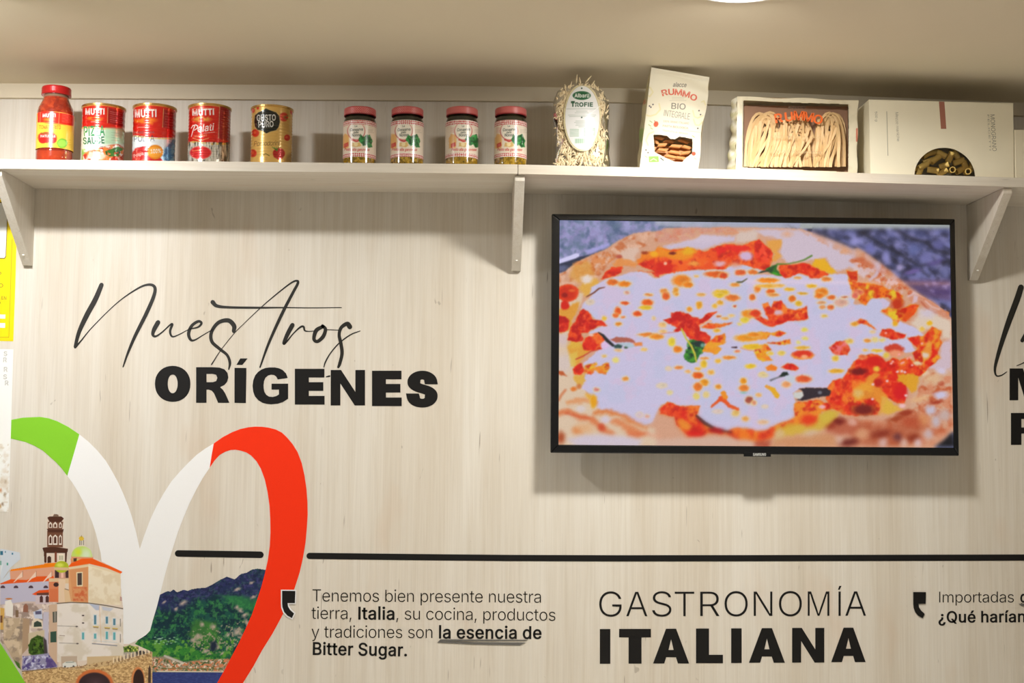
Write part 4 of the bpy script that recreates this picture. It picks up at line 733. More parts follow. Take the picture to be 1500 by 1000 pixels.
# yellow notice and white sheet at the left edge
yel = mat('yellow_paper', (252, 222, 12), 0.35, noise=(20, 0.03)); wp = mat('white_paper', (240, 240, 238), 0.5)
brn = mat('dark_gold_ink', (120, 100, 10), 0.6); ol = mat('olive_ink', (140, 130, 30), 0.6)
t = thing_at('yellow_notice', 5, 500, 'yellow printed notice sheet at the left edge partly behind the bracket', 'notice')
plate('sheet', [[(-118, 268), (26, 268), (24.6, 345), (22.5, 420), (19.6, 499.6), (-126, 497)]], yel, t, th=.0008)
plate('white_panel', [[(-100, 296), (9, 296), (11.3, 299), (11, 330), (9, 376), (7, 379), (-102, 378)]], brn, t, Y=-.0009, th=.0002)
plate('white_panel', [[(-99, 297.3), (8.4, 297.3), (10.2, 299.6), (9.9, 330), (8, 375), (6.3, 377.6), (-101, 376.6)]], wp, t, Y=-.0012, th=.0002)
plate('white_box', [[(-90, 460), (8, 460.5), (7.8, 466.5), (-90, 466)]], wp, t, Y=-.0009, th=.0002)
plate('white_box', [[(-90, 472.5), (7.6, 473), (7.4, 480), (-90, 479.5)]], wp, t, Y=-.0009, th=.0002)
plate('border_line', [[(17.6, 350), (18.1, 350), (13.2, 494), (12.7, 494)]], ol, t, Y=-.0009, th=.0002)
plate('border_line', [[(-110, 493), (13.2, 493.6), (13.2, 494.2), (-110, 493.6)]], ol, t, Y=-.0009, th=.0002)
def wtext(s, x0, y0, x1, y1, cap, m, par, Y, dx=0):
    adv, wd = layout([(s, dx, dx)])
    for q in place(wd, adv, x0, y0, x1, y1, cap): plate('word', [c for g in q for c in g], m, par, Y=Y, th=.0002)
wtext('L', -2.5, 291, 5, 291, 11, M['thin'], t, -.0009, 10)
wtext('o', -5, 402, 2.5, 402, 5.6, ol, t, -.0009); wtext('DO', -9, 420.6, 5, 420.8, 5.6, ol, t, -.0009, 5); wtext('EN', 1.8, 438.6, 9.8, 438.8, 4.8, ol, t, -.0009, 5); wtext('O', -4, 445.6, 1.2, 445.6, 4.6, ol, t, -.0009)
t = thing_at('paper_sheet', 5, 750, 'white printed sheet with faint grey marks taped below the yellow notice', 'sheet')
A, B, C, Dd = P(-110, 508, -.001), P(19.6, 511.5, -.001), P(12.6, 749.6, -.001), P(-118, 746, -.001)
def p_sheet(cv):
    f = [(-120, 650), (25, 650), (25, 755), (-120, 755)]
    cv.mottle(f, [(222, 212, 196)], 14, 5, .5, .75); cv.mottle(f, [(196, 178, 150)], 5, 9, .64, .76, a=.4)
    for x, y in [(9, 518), (8, 527), (9, 541), (8.4, 552), (10.5, 561)]:
        cv.text('R' if y % 2 else 'S', x - 4, y + 3, x + 2, y + 3, 6.5, (168, 166, 160), 10)
    for x, y, c in [(8, 705, (180, 160, 130)), (1, 718, (190, 110, 60)), (7.5, 724, (150, 130, 100)), (4, 738, (120, 90, 60)), (0, 741, (170, 120, 60))]: cv.ell(x, y, 2, 3, c, soft=1, a=.6, warp=1)
o = grid_surface('sheet', quad_grid(A, B, C, Dd, 150, 240), M['print'], t, p_sheet, (240, 240, 236))

# ------------------------------------------------------------------ shelf goods
def zr(y, px, Y): return P(px, y, Y).z
def cyl_grid(prof, cx, cy, nf=150, nb=20, th0=None):
    """prof: list of (r, z). Points around a vertical axis, dense on the side towards the camera"""
    va = math.atan2(-D - cy, 0 - cx)                 # direction to the camera
    a = np.concatenate([np.linspace(-1.72, 1.72, nf), np.linspace(1.72, 2 * math.pi - 1.72, nb)[1:]]) + va
    if th0: a = np.linspace(-th0, th0, nf) + va
    r = np.array([p[0] for p in prof])[:, None]; z = np.array([p[1] for p in prof])[:, None]
    VV = np.stack([cx + r * np.cos(a)[None], cy + r * np.sin(a)[None], np.broadcast_to(z, (len(prof), len(a)))], -1)
    return VV, a - va
def painted(name, prof, cx, cy, m, parent, paint, base, **k):
    VV, a = cyl_grid(prof, cx, cy, **k); nv = len(prof)
    aa = np.broadcast_to(a[None], (nv, len(a))).ravel(); zz = np.broadcast_to(np.array([p[1] for p in prof])[:, None], (nv, len(a))).ravel()
    rr = np.broadcast_to(np.array([p[0] for p in prof])[:, None], (nv, len(a))).ravel()
    def pp(cv):
        cv.clip = (np.abs((aa + math.pi) % (2 * math.pi) - math.pi) < 1.66).astype(float)
        cv.t = (aa + math.pi) % (2 * math.pi) - math.pi; cv.z = zz; cv.r = rr; paint(cv)
    return grid_surface(name, VV, m, parent, pp, base, smooth=True)
def base_of(pxb, w, Ygap=.018):
    """centre and radius of an upright round thing standing near the front edge"""
    r = w / 2 / 683.0; Y = YS + Ygap + r
    for _ in range(3):
        x = P(pxb, 240, Y).x; z = ztop(x); qx, qy = Q([(x, Y, z)]); r = w / 2 * (D + Y) / F; Y = YS + Ygap + r; x = P(pxb, qy[0], Y).x
    return x, Y, ztop(x) + .0002, r
M['can'] = vmat('printed_tinplate', 0.24, 0.6, metal=0.35, coat=0.5)
M['gold'] = mat('gold_tinplate', (206, 170, 104), 0.25, metal=0.9)
M['tin'] = mat('bare_tinplate', (190, 188, 182), 0.22, metal=1)
M['labelp'] = vmat('glossy_paper_label', 0.3, 0.5, coat=0.3)
M['jarglass'] = vmat('filled_glass', 0.06, 0.6, coat=1.0)
M['cap'] = mat('red_metal_cap', (196, 28, 30), 0.28, metal=0.35, coat=.4)
M['check'] = vmat('checked_tin_lid', 0.35, 0.5)
WH = (246, 244, 240)
def can(pxb, w, ytop, label, paint, base, ribs=(), gap=.018):
    x, Y, z0, r = base_of(pxb, w, gap); z1 = zr(ytop + .5, pxb + 2, Y - r) ; H = z1 - z0
    t = empty('food_can', (x, Y, z0), label, 'can')
    prof = []
    for k in range(121):
        f = k / 120; rr = r * .965
        for a, b, n in ribs:
            if a < f < b: rr -= r * .010 * (.5 - .5 * math.cos(2 * math.pi * n * (f - a) / (b - a)))
        prof.append((rr, z0 + H * (.03 + .94 * f)))
    painted('can_body', prof, x, Y, M['can'], t, lambda cv: paint(cv, x, Y, z0, H, r), base, nf=150)
    m = M['gold'] if base != (170, 168, 160) else M['gold']
    V, Fc = lathe([(r * .95, 0), (r * .99, .001), (r * .99, H * .03), (r * .962, H * .036)], 64, (x, Y, z0), True, False); mesh('bottom_rim', V, Fc, M['tin'] if base == (170, 168, 160) else m, t, smooth=False)
    V, Fc = lathe([(r * .962, H * .964), (r, H * .97), (r, H), (r * .96, H), (r * .95, H - .004), (r * .6, H - .004), (r * .55, H - .003)], 64, (x, Y, z0), False, True); mesh('top_rim', V, Fc, m, t)
    return t
cA, cB = cr(0, 90, 5.769), cr(250, 120, 6.818)
RED, DRED, OR = (205, 34, 22), (150, 24, 26), (232, 120, 30)
def lines(cv, x0, x1, y0, y1, n, col, sl=0.0, w=.5, a=.6, seed=1):
    rs = np.random.RandomState(seed)
    for k in range(n):
        y = y0 + (y1 - y0) * k / max(1, n - 1); e = x1 - rs.rand() * (x1 - x0) * .3; cv.line([(x0, y), (e, y + sl * (e - x0))], w, col, .6, a)
def band(cv, zf, z0, H, col, up=True, fn=0):
    f = (cv.z - z0) / H - zf + fn; k = np.clip(.5 + (f if up else -f) * 110, 0, 1)[:, None]; cv.c[:] = cv.c * (1 - k) + np.array(col, float) * k
def p_pizza(cv, x, Y, z0, H, r):
    cv.c[:] = (232, 234, 226); band(cv, .60, z0, H, RED, True, .02 * np.cos(cv.t * 2.2)); band(cv, .955, z0, H, (214, 160, 70))
    s = np.abs((cv.z - z0) / H - .585 + .02 * np.cos(cv.t * 2.2)) < .012; cv.c[s] = (240, 200, 120)
    cv.poly(cA(905, 385, 1062, 440, 1062, 560, 910, 520), DRED, 2); lines(cv, *[161.5, 181, 163.5, 178], 6, (225, 150, 140), .16)
    cv.line(cA(912, 390, 908, 520), .6, (230, 180, 120))
    cv.text('MUTTI', *cA(718, 448)[0], *cA(886, 446)[0], 8.4, WH, 34, 26)
    cv.ell(*cA(800, 482)[0], 11, 3, OR, soft=.8, warp=2.5); cv.ell(*cA(795, 484)[0], 4, 1.4, RED, soft=.8); cv.line(cA(770, 510, 830, 508), .7, (250, 200, 180))
    cv.poly(cA(890, 560, 1055, 560, 1055, 700, 880, 700), (170, 216, 176), 4, .8)
    lines(cv, 163, 176, 194, 205, 4, (120, 150, 130), .1)
    cv.text('PIZZA', *cA(704, 628)[0], *cA(886, 622)[0], 13.4, (52, 150, 92), 20, 24); cv.text('SAUCE', *cA(700, 698)[0], *cA(886, 690)[0], 9.4, (30, 110, 74), 20, 24)
    cv.text('AROMATIZZATA', *cA(800, 738)[0], *cA(900, 732)[0], 3, (70, 60, 60))
    cv.mottle(cA(690, 740, 690, 840, 760, 840, 720, 740), [(150, 200, 100)], 3, 3, .3, .5)
    g = cA(720, 770, 800, 745, 900, 715, 1000, 700, 1045, 730, 1045, 840, 700, 840, 700, 800)
    cv.poly(g, (206, 120, 90), 2, .9, 2); cv.mottle(g, [(246, 240, 230), (186, 48, 24), (228, 130, 60)], 5, 4, .48, .58)
    cv.mottle(cA(890, 760, 1000, 720, 1040, 740, 1000, 800, 900, 800), [(30, 96, 38), (60, 130, 50)], 4, 8, .42, .5)
    cv.poly(cA(760, 760, 840, 752, 900, 800, 860, 830, 720, 826), (244, 236, 226), 3, .75, 2)
can(149.7, 63.4, 150, 'tin of pizza sauce with red and white label, leftmost of the four cans', p_pizza, (232, 234, 226), ribs=((.1, .9, 9),))
def p_polpa(cv, x, Y, z0, H, r):
    cv.c[:] = (226, 232, 236); band(cv, .46, z0, H, RED, True, .035 * np.cos(cv.t * 2.0)); band(cv, .955, z0, H, (214, 160, 70))
    s = np.abs((cv.z - z0) / H - .445 + .035 * np.cos(cv.t * 2.0)) < .01; cv.c[s] = (240, 200, 120)
    cv.poly(cA(1380, 400, 1492, 440, 1490, 590, 1372, 552), DRED, 2); lines(cv, 242, 256, 166, 186, 6, (225, 150, 140), .18); cv.line(cA(1382, 400, 1374, 556), .6, (236, 190, 120))
    cv.text('MUTTI', *cA(1135, 470)[0], *cA(1326, 466)[0], 10.4, WH, 34, 26); cv.line(cA(1150, 410, 1220, 396, 1310, 404), .8, (240, 200, 160), a=.7)
    cv.ell(*cA(1225, 500)[0], 16, 4.4, OR, soft=.8, warp=3); cv.ell(*cA(1240, 500)[0], 4, 4, RED, soft=.6, a=.8); cv.line(cA(1170, 556, 1260, 552), .8, (250, 200, 180))
    b = cA(1370, 840, 1395, 740, 1480, 640, 1495, 640, 1480, 850)
    cv.poly(b, (96, 160, 204), 8, .9); cv.mottle(b, [(50, 110, 170)], 4, 3, .45, .6, a=.8); lines(cv, 247, 256, 197, 225, 9, (110, 130, 160), .2)
    cv.text('FINISSIMA', *cA(1130, 612)[0], *cA(1306, 608)[0], 3.4, (110, 100, 110)); cv.text('POLPA', *cA(1128, 678)[0], *cA(1306, 672)[0], 8.8, (36, 52, 80), -10)
    cv.poly(cA(1105, 850, 1115, 770, 1150, 730, 1220, 715, 1290, 740, 1340, 800, 1390, 850), (196, 42, 44), 1.6, 1, 1); cv.mottle(cA(1120, 850, 1140, 760, 1240, 740, 1260, 850), [(226, 90, 80)], 4, 2, .5, .6)
    cv.text('Polpa', *cA(1130, 812)[0], *cA(1215, 786)[0], 4, (246, 220, 214), 10)
    cv.ell(*cA(1312, 765)[0], 11.4, 10.6, (224, 132, 32), soft=.15); cv.ell(*cA(1312, 765)[0], 9.6, 8.8, (238, 160, 56), soft=.15, a=.6); cv.text('100%', *cA(1272, 776)[0], *cA(1364, 770)[0], 5.6, WH, 20)
can(224.5, 63.6, 150, 'tin of tomato pulp with blue-edged label and orange 100% badge', p_polpa, (226, 232, 236), ribs=((.1, .9, 9),))
def p_pel(cv, x, Y, z0, H, r):
    cv.c[:] = (178, 172, 158); band(cv, .36, z0, H, RED, True, .02 * np.cos(cv.t * 3)); band(cv, .955, z0, H, (214, 170, 90))
    s = np.abs((cv.z - z0) / H - .345 + .02 * np.cos(cv.t * 3)) < .016; cv.c[s] = (206, 168, 84)
    cv.poly(cB(492, 230, 612, 290, 602, 600, 470, 560), (158, 22, 28), 1.5); lines(cv, 324, 337, 162, 184, 8, (214, 140, 130), .18, a=.5); cv.line(cB(490, 240, 478, 560), .7, (226, 176, 120))
    cv.line(cB(215, 265, 320, 256, 440, 268), .8, (236, 190, 160), a=.7); cv.text('MUTTI', *cB(212, 334)[0], *cB(438, 326)[0], 8.6, WH, 34, 26)
    cv.ell(*cB(310, 374)[0], 12.5, 3.4, (222, 150, 60), soft=.8, warp=2.5); cv.ell(*cB(306, 374)[0], 3, 3, RED, soft=.6)
    cv.line(cB(240, 440, 222, 490, 206, 545), [1.5, 1.2, .8], WH, .6); cv.line(cB(205, 462, 222, 436, 250, 428, 270, 440, 266, 462, 236, 482), [1, 1.2, 1.6, 1.5, 1.3, 1], WH, .6); cv.text('elati', *cB(262, 500)[0], *cB(430, 482)[0], 10, WH, 8, ital=.25); cv.line(cB(330, 512, 440, 500), .6, WH, a=.8)
    cv.line(cB(220, 560, 300, 585, 380, 560), .7, (240, 190, 120)); cv.text('SAN MARZANO', *cB(236, 552)[0], *cB(362, 540)[0], 2.6, (240, 200, 150))
    cv.mottle(cB(165, 600, 600, 600, 600, 800, 165, 800), [(60, 56, 48), (226, 222, 208)], 5, 3, .52, .62, sx=2.2, sy=.4, a=.8)
    cv.ell(*cB(300, 706)[0], 16.6, 10.2, (226, 214, 190), soft=.2, a=.8); cv.ell(*cB(298, 706)[0], 15.6, 9.4, (204, 32, 34), soft=.2); cv.line(cB(220, 690, 300, 680), 1.4, (244, 150, 90), a=.7)
can(305.3, 63.2, 150, 'tin of peeled tomatoes with red label over bare silver metal', p_pel, (170, 168, 160), ribs=((.06, .42, 8), (.45, .9, 8)))
def p_gus(cv, x, Y, z0, H, r):
    G = (214, 172, 92); cv.c[:] = G
    for a, b, q in [(818, 285, 3.4), (846, 510, 5.4), (822, 712, 5.4), (1130, 350, 6.2), (1164, 556, 4.4), (1220, 300, 4), (870, 262, 2)]: cv.ell(*cB(a, b)[0], q, q * 1.05, (200, 52, 30), soft=.25); cv.ell(cB(a, b)[0][0] - 1, cB(a, b)[0][1] - 1, q * .4, q * .4, (226, 90, 50), soft=.6)
    cv.ell(*cB(1080, 715)[0], 8.8, 8.4, (178, 36, 26), soft=.2, warp=.6)
    for q in (-26, -8, 8, 26): cv.line([cB(1060, 684)[0], cB(1045 + q * 1.3, 655 - abs(q) * .3)[0]], [1.6, .6], (70, 130, 44))
    cv.line(cB(1130, 350, 1170, 336), 1, (80, 140, 60)); cv.line(cB(1140, 366, 1166, 372), 1, (80, 140, 60))
    lb = cB(828, 400, 834, 330, 870, 300, 915, 280, 950, 258, 990, 275, 1060, 300, 1092, 340, 1100, 400, 1086, 450, 1060, 485, 1000, 500, 955, 520, 915, 495, 860, 480, 836, 450)
    cv.poly([(a, b) for a, b in lb], (200, 180, 130), 1.6, .6); cv.poly([(964 / 6.818 + 250 + (a - 391.4) * .94, 177.5 + (b - 177.5) * .95) for a, b in lb], (26, 30, 24), .8)
    cv.text('GUSTO', *cB(858, 388)[0], *cB(1052, 384)[0], 8.6, WH, 12, 12); cv.text('PURO', *cB(872, 454)[0], *cB(1030, 448)[0], 8.6, WH, 12, 12)
    cv.text('Pomodorini', *cB(826, 640)[0], *cB(1085, 632)[0], 7.2, (52, 42, 22), -12, ital=.3)
    cv.line(cB(915, 732, 950, 716, 985, 736), 1, (70, 76, 30)); lines(cv, 385, 392, 231, 234, 2, (90, 80, 40)); cv.poly(cB(1165, 730, 1215, 700, 1215, 810, 1120, 810), (150, 112, 56), 5, .7)
can(397, 62.8, 152, 'gold tin of cherry tomatoes with black cloud-shaped emblem, last can before the pesto jars', p_gus, (214, 172, 92), ribs=((.1, .92, 15),))

# tomato bottle
x, Y, z0, r = base_of(79.2, 52.2); S = F / (D + Y)
t = empty('sauce_bottle', (x, Y, z0), 'tall glass bottle of tomato sauce with red cap and yellow label', 'bottle')
hz = lambda y: max(0.0, zr(y, 82, Y - r * .8) - z0)
pr = [(240, .93), (236, .98), (230, 1), (219, 1), (218, .97), (216.5, .97), (215.5, 1.005), (168, 1.0), (160, .985), (154, .93), (149, .84), (145, .765), (141, .70), (138, .685), (136, .66), (131, .66)]
yy = np.linspace(246, 131, 140); rr = np.interp(-yy, [-a for a, b in pr], [b for a, b in pr])
def p_bot(cv):
    cv.c[:] = (150, 40, 18); q = [(40, 232), (125, 232), (125, 140), (40, 140)]
    cv.mottle(q, [(176, 60, 26)], 5, 2, .45, .62); cv.mottle(q, [(120, 26, 14)], 9, 6, .5, .65, a=.7)
    cv.poly(cA(300, 828, 300, 745, 605, 745, 605, 828), (172, 62, 30), 2, .6); cv.poly(cA(300, 745, 620, 760, 620, 715, 300, 700), (110, 20, 14), 2, .7)
    f = cv.z - z0 - hz(139.5); k = np.clip(.5 + f * 500, 0, 1)[:, None]; cv.c[:] = cv.c * (1 - k) + np.array((128, 106, 84.)) * k
VVp = [(r * b, z0 + hz(a)) for a, b in zip(yy, rr) if hz(a) > 0]; VVp = [(r * .93, z0)] + VVp
painted('glass_body', VVp, x, Y, M['jarglass'], t, p_bot, (150, 40, 18))
def p_bl(cv):
    cv.c[:] = (240, 196, 62); q = cA(318, 410, 625, 445, 620, 545, 318, 515); cv.poly(q, (214, 40, 24), .8); cv.line(cA(318, 418, 430, 414, 622, 452), .8, (250, 170, 80)); cv.line(cA(318, 516, 430, 516, 620, 548), .8, (250, 180, 70))
    cv.line(cA(502, 425, 496, 528), .8, (246, 150, 110)); cv.line(cA(341, 420, 338, 512), .6, (246, 150, 110)); lines(cv, 91, 105, 166.5, 178, 6, (246, 170, 160), .14)
    cv.text('MUTTI', *cA(358, 470)[0], *cA(472, 468)[0], 5, WH, 34, 26); cv.ell(*cA(410, 490)[0], 8, 2.4, OR, soft=.8, warp=2)
    cv.text('TOMATE FRITO', *cA(330, 570)[0], *cA(514, 572)[0], 5.6, (140, 70, 30), 12)
    cv.ell(*cA(400, 640)[0], 14, 8, (204, 44, 34), soft=.2, warp=1); cv.ell(*cA(362, 664)[0], 6, 5, (190, 30, 26), soft=.25); cv.ell(*cA(440, 664)[0], 6.5, 5, (190, 30, 26), soft=.25)
    cv.text('NATURALE', *cA(340, 640)[0], *cA(470, 640)[0], 3.4, WH, 15); cv.line(cA(350, 604, 400, 610, 450, 598), 1.6, (120, 100, 40))
    cv.poly(cA(310, 700, 400, 712, 480, 722, 540, 735, 605, 725, 610, 760, 310, 735), (216, 50, 30), 1, .0); cv.ell(*cA(525, 692)[0], 8, 7, (110, 180, 50), soft=.2, warp=.8); cv.ell(*cA(525, 692)[0], 6.2, 5.2, (150, 206, 80), soft=.3); lines(cv, 100, 104, 205, 212, 3, (180, 120, 30))
pl = [(r * 1.012, z0 + hz(a)) for a in np.linspace(217, 164.5, 80)]
painted('label', pl, x, Y, M['labelp'], t, p_bl, (240, 196, 62), nf=150, th0=1.9)
V, Fc = lathe([(r * .62, hz(135.5)), (r * .80, hz(135.5)), (r * .815, hz(134.5)), (r * .80, hz(132)), (r * .80, hz(125.5)), (r * .76, hz(123.6)), (r * .70, hz(123.2)), (r * .68, hz(124)), (.001, hz(124))], 56, (x, Y, z0), False, True)
mesh('cap', V, Fc, M['cap'], t, smooth=False, bevel=.0004)

# pesto jars
rj = np.random.RandomState(3)
def jar(pxb, w, ytop, rot, label, k):
    x, Y, z0, r = base_of(pxb, w); px = pxb; h = lambda y: max(0.0, zr(y, px, Y - r * .8) - z0)
    t = empty('pesto_jar', (x, Y, z0), label, 'jar', 'pesto jars with checked lids')
    pr = [(246, .94), (243, .985), (239, 1), (178, 1), (174.5, .985), (171, .93), (168.5, .875), (166, .86), (164, .90), (161, .90), (158, .88)]
    yy = np.linspace(250, 158, 100); rr = np.interp(-yy, [-a for a, b in pr], [b for a, b in pr])
    def pg(cv):
        cv.c[:] = (24, 22, 15); f = [(pxb - 40, 222), (pxb + 40, 222), (pxb + 40, 242), (pxb - 40, 242)]
        cv.poly(f, (150, 116, 22), 1); cv.mottle(f, [(112, 88, 14), (186, 150, 50)], 3.4, 4 + k, .5, .6); cv.mottle(f, [(60, 50, 10)], 2, 9 + k, .66, .72)
        f = [(pxb - 40, 164), (pxb + 40, 164), (pxb + 40, 178), (pxb - 40, 178)]; cv.mottle(f, [(46, 46, 26)], 4, 8 + k, .5, .65)
    painted('glass_body', [(r * .94, z0)] + [(r * b, z0 + h(a)) for a, b in zip(yy, rr) if h(a) > 0], x, Y, M['jarglass'], t, pg, (24, 22, 15))
    sc = w / 48.5; ox = pxb - 24.4 * sc; c = lambda *a: [(ox + (a[i] - 168) / 7.69 * sc + rot * 7, 130 + a[i + 1] / 7.69) for i in range(0, len(a), 2)]
    def plb(cv):
        cv.c[:] = (236, 222, 204); H = cv.z - z0
        cv.poly(c(160, 560, 190, 505, 240, 520, 245, 600, 235, 670, 160, 670), (232, 176, 100), 2, .9, 1)
        cv.ell(*c(322, 478)[0], 13.2, 13.2, (190, 60, 60), soft=.1, a=.8); cv.ell(*c(322, 474)[0], 12.2, 12.6, (240, 232, 218), soft=.1)
        cv.text('Le', *c(305, 432)[0], *c(335, 430)[0], 3, (60, 70, 62)); cv.text('Conserve', *c(250, 478)[0], *c(398, 470)[0], 4, (40, 52, 46), 12, ital=.2)
        cv.text('della', *c(288, 504)[0], *c(348, 500)[0], 3, (60, 70, 62), 6, ital=.2); cv.text('Nonna', *c(268, 538)[0], *c(374, 534)[0], 4.2, (40, 52, 46), 12, ital=.2)
        cv.line(c(275, 574, 320, 592, 355, 582), 2.2, (190, 50, 50), a=.9, warp=.6)
        cv.poly(c(270, 650, 275, 605, 320, 612, 360, 600, 378, 640, 340, 656), (216, 180, 110), 1.2, .95, .8); cv.ell(*c(318, 625)[0], 3, 3, (240, 220, 170), soft=.4)
        g = c(345, 570, 375, 520, 400, 540, 430, 525, 470, 512, 492, 560, 505, 590, 492, 620, 500, 655, 460, 660, 440, 630, 400, 640, 372, 610)
        cv.poly(g, (34, 120, 58), 1, 1, 1.2); cv.mottle(g, [(60, 158, 80), (20, 84, 40)], 3, 4, .5, .58)
        cv.poly(c(182, 622, 232, 600, 236, 645, 184, 665), (204, 52, 44), .8, .95); lines(cv, c(190, 630)[0][0], c(230, 620)[0][0], c(0, 628)[0][1], c(0, 648)[0][1], 3, (240, 190, 180), -.2)
        cv.text('Pesto alla genovese', *c(186, 696)[0], *c(470, 700)[0], 3.8, (186, 50, 48), 14, ital=.2); lines(cv, c(450, 0)[0][0], c(520, 0)[0][0], c(0, 460)[0][1], c(0, 490)[0][1], 3, (150, 140, 120), .05)
        lines(cv, c(180, 0)[0][0], c(225, 0)[0][0], c(0, 440)[0][1], c(0, 490)[0][1], 5, (200, 110, 100), -.05) if rot else None
        u = cv.t * r * S_ ; v = H * S_; ck = (np.floor((u + v) / 2.9) + np.floor((u - v) / 2.9)) % 2
        for a, b in ((183.4, 176.5), (230.5, 225.2)):
            m = (H > h(a)) & (H < h(b)); cv.c[m] = np.where(ck[m, None] > 0, np.array((196, 28, 40.)), np.array((242, 230, 222.)))
    S_ = F / (D + Y)
    painted('label', [(r * 1.012, z0 + h(a)) for a in np.linspace(230.5, 176.5, 84)], x, Y, M['labelp'], t, plb, (236, 222, 204), nf=170, th0=2.2)
    za, zb_ = h(167), zr(ytop + .6, px, Y - r * .96) - z0
    pl = [(r * .955, z0 + za), (r * .975, z0 + za + .0008)] + [(r * .975, z0 + za + .001 + (zb_ - za - .004) * q / 24) for q in range(25)] + [(r * .95, z0 + zb_ - .001), (r * .90, z0 + zb_)]
    def pld(cv):
        u = cv.t * r * S_; v = (cv.z - z0) * S_; ck = 1 - ((((u + v) / 3.4) % 1 < .42) & (((u - v) / 3.4) % 1 < .50))
        cv.c[:] = np.where(ck[:, None] > 0, np.array((196, 28, 42.)), np.array((240, 216, 206.))); cv.c[cv.z < z0 + za + .0022] = (150, 26, 36)
    o = painted('lid', pl, x, Y, M['check'], t, pld, (196, 28, 42), nf=170, nb=60)
    V, Fc = lathe([(r * .90, zb_), (r * .86, zb_), (r * .84, zb_ - .001), (.001, zb_ - .001)], 48, (x, Y, z0), False, True); q = mesh('lid_top', V, Fc, M['cap']); q.parent = o
jar(526.2, 48.6, 154, 0, 'pesto jar with checked lid, nearest to the gold can', 0)
jar(595.8, 48.6, 154, 0, 'second pesto jar from the gold can, basil leaf at right of its label', 1)
jar(676, 48.4, 154, 1, 'pesto jar turned to the right so its basil leaf meets the edge of the glass', 2)
jar(747.6, 48.2, 154, .35, 'pesto jar standing over the joint of the shelf boards, nearest the trofie bag', 3)

# ------------------------------------------------------------------ pasta bags and boxes
rs = np.random.RandomState(11)
M['trofie'] = mat('trofie_pasta', (248, 228, 188), 0.6, noise=(120, 0.1)); M['noodle'] = mat('egg_noodle', (240, 202, 146), 0.55, noise=(60, 0.12))
M['rig'] = mat('yellow_pasta', (250, 214, 122), 0.55, noise=(90, 0.15), bump=.3); M['penne'] = mat('wholewheat_pasta', (226, 158, 92), 0.55, noise=(90, 0.15), bump=.3)
M['film'] = film('clear_film', gloss=-.015); M['boxp'] = vmat('printed_board', 0.5, 0.3); M['bagp'] = vmat('printed_paper', 0.55, 0.35, bump=.2)
def tube_vf(pts, rad, n=6):
    pts = [Vector(p) for p in pts]; V, Fc = [], []
    for i, p in enumerate(pts):
        d = (pts[min(i + 1, len(pts) - 1)] - pts[max(i - 1, 0)]).normalized(); a = d.cross(Vector((.3, 1, .2))).normalized(); b = d.cross(a); r = rad[i] if hasattr(rad, '__len__') else rad
        for k in range(n): V.append(tuple(p + a * r * math.cos(2 * math.pi * k / n) + b * r * math.sin(2 * math.pi * k / n)))
    for i in range(len(pts) - 1):
        for k in range(n): Fc.append((i * n + k, i * n + (k + 1) % n, (i + 1) * n + (k + 1) % n, (i + 1) * n + k))
    Fc += [tuple(reversed(range(n))), tuple((len(pts) - 1) * n + k for k in range(n))]
    return V, Fc
bagc = cr(790, 90, 5.556)
# --- trofie bag
Yb = YS + .045; zb0 = ztop(P(853, 240, Yb).x) + .0004
cx = P(852.5, 238, Yb).x; ctop = P(848, 125, Yb)
t = empty('pasta_bag', (cx, Yb, zb0), 'clear bag of pale trofie pasta with an oval white label', 'bag')
def outl(v):                                # half widths left and right (px) of the bag at height fraction v
    L = np.interp(v, [0, .1, .35, .55, .75, .9, 1], [40.5, 41, 38, 43, 44.5, 36, 14]); R_ = np.interp(v, [0, .1, .35, .55, .75, .9, 1], [41, 41.5, 40, 39, 41, 30, 10]); return L, R_
Hb = P(850, 121, Yb).z - zb0
n_u, n_v = 40, 30; VV = np.zeros((n_v, n_u, 3)); sb = (D + Yb) / F
for j in range(n_v):
    v = j / (n_v - 1); L, R_ = outl(v)
    for i in range(n_u):
        a = 2 * math.pi * i / (n_u - 1); cxx = math.cos(a); w_ = (R_ if cxx > 0 else L) * sb
        dp = np.interp(v, [0, .15, .7, .92, 1], [.028, .033, .030, .016, .003]) * (1 + .08 * math.sin(7 * a + 5 * v * 3))
        VV[j, i] = (cx + w_ * cxx * (1 + .02 * math.sin(v * 23 + i)), Yb - dp * math.sin(a), zb0 + Hb * v)
V = [tuple(q) for q in VV.reshape(-1, 3)]; Fc = [(j * n_u + i, j * n_u + i + 1, (j + 1) * n_u + i + 1, (j + 1) * n_u + i) for j in range(n_v - 1) for i in range(n_u - 1)]
mesh('film', V, Fc, M['film'], t, smooth=True)
parts = []
for k in range(1150):
    v = rs.rand() ** .9 * .93 + .02; L, R_ = outl(v); u = rs.rand() * 2 - 1; w_ = (R_ if u > 0 else L) * sb * .90
    dp = np.interp(v, [0, .15, .7, .92, 1], [.028, .033, .030, .016, .003]) * .86 * math.sqrt(max(0, 1 - u * u * .9)); yy = Yb - dp * (1 if k < 800 else rs.rand() * 1.2 - .6) + rs.rand() * .003
    ang = rs.normal(0, .55) + (0.25 if u < 0 else -.1); ln = rs.uniform(.012, .024); p0 = np.array((cx + u * w_, yy, zb0 + Hb * v)); dv = np.array((math.sin(ang), rs.normal(0, .12), math.cos(ang))) * ln / 2
    if v > .80: dv *= .8
    if p0[2] - abs(dv[2]) < zb0 + .003: p0[2] = zb0 + .003 + abs(dv[2])
    bn = np.array((math.cos(ang), -.2, -math.sin(ang))) * rs.normal(0, .0022); r_ = rs.uniform(.0016, .0025)
    parts.append(tube_vf([p0 - dv, p0 - dv * .4 + bn, p0 + dv * .4 + bn * .6, p0 + dv], [r_ * .45, r_, r_, r_ * .4], 5))
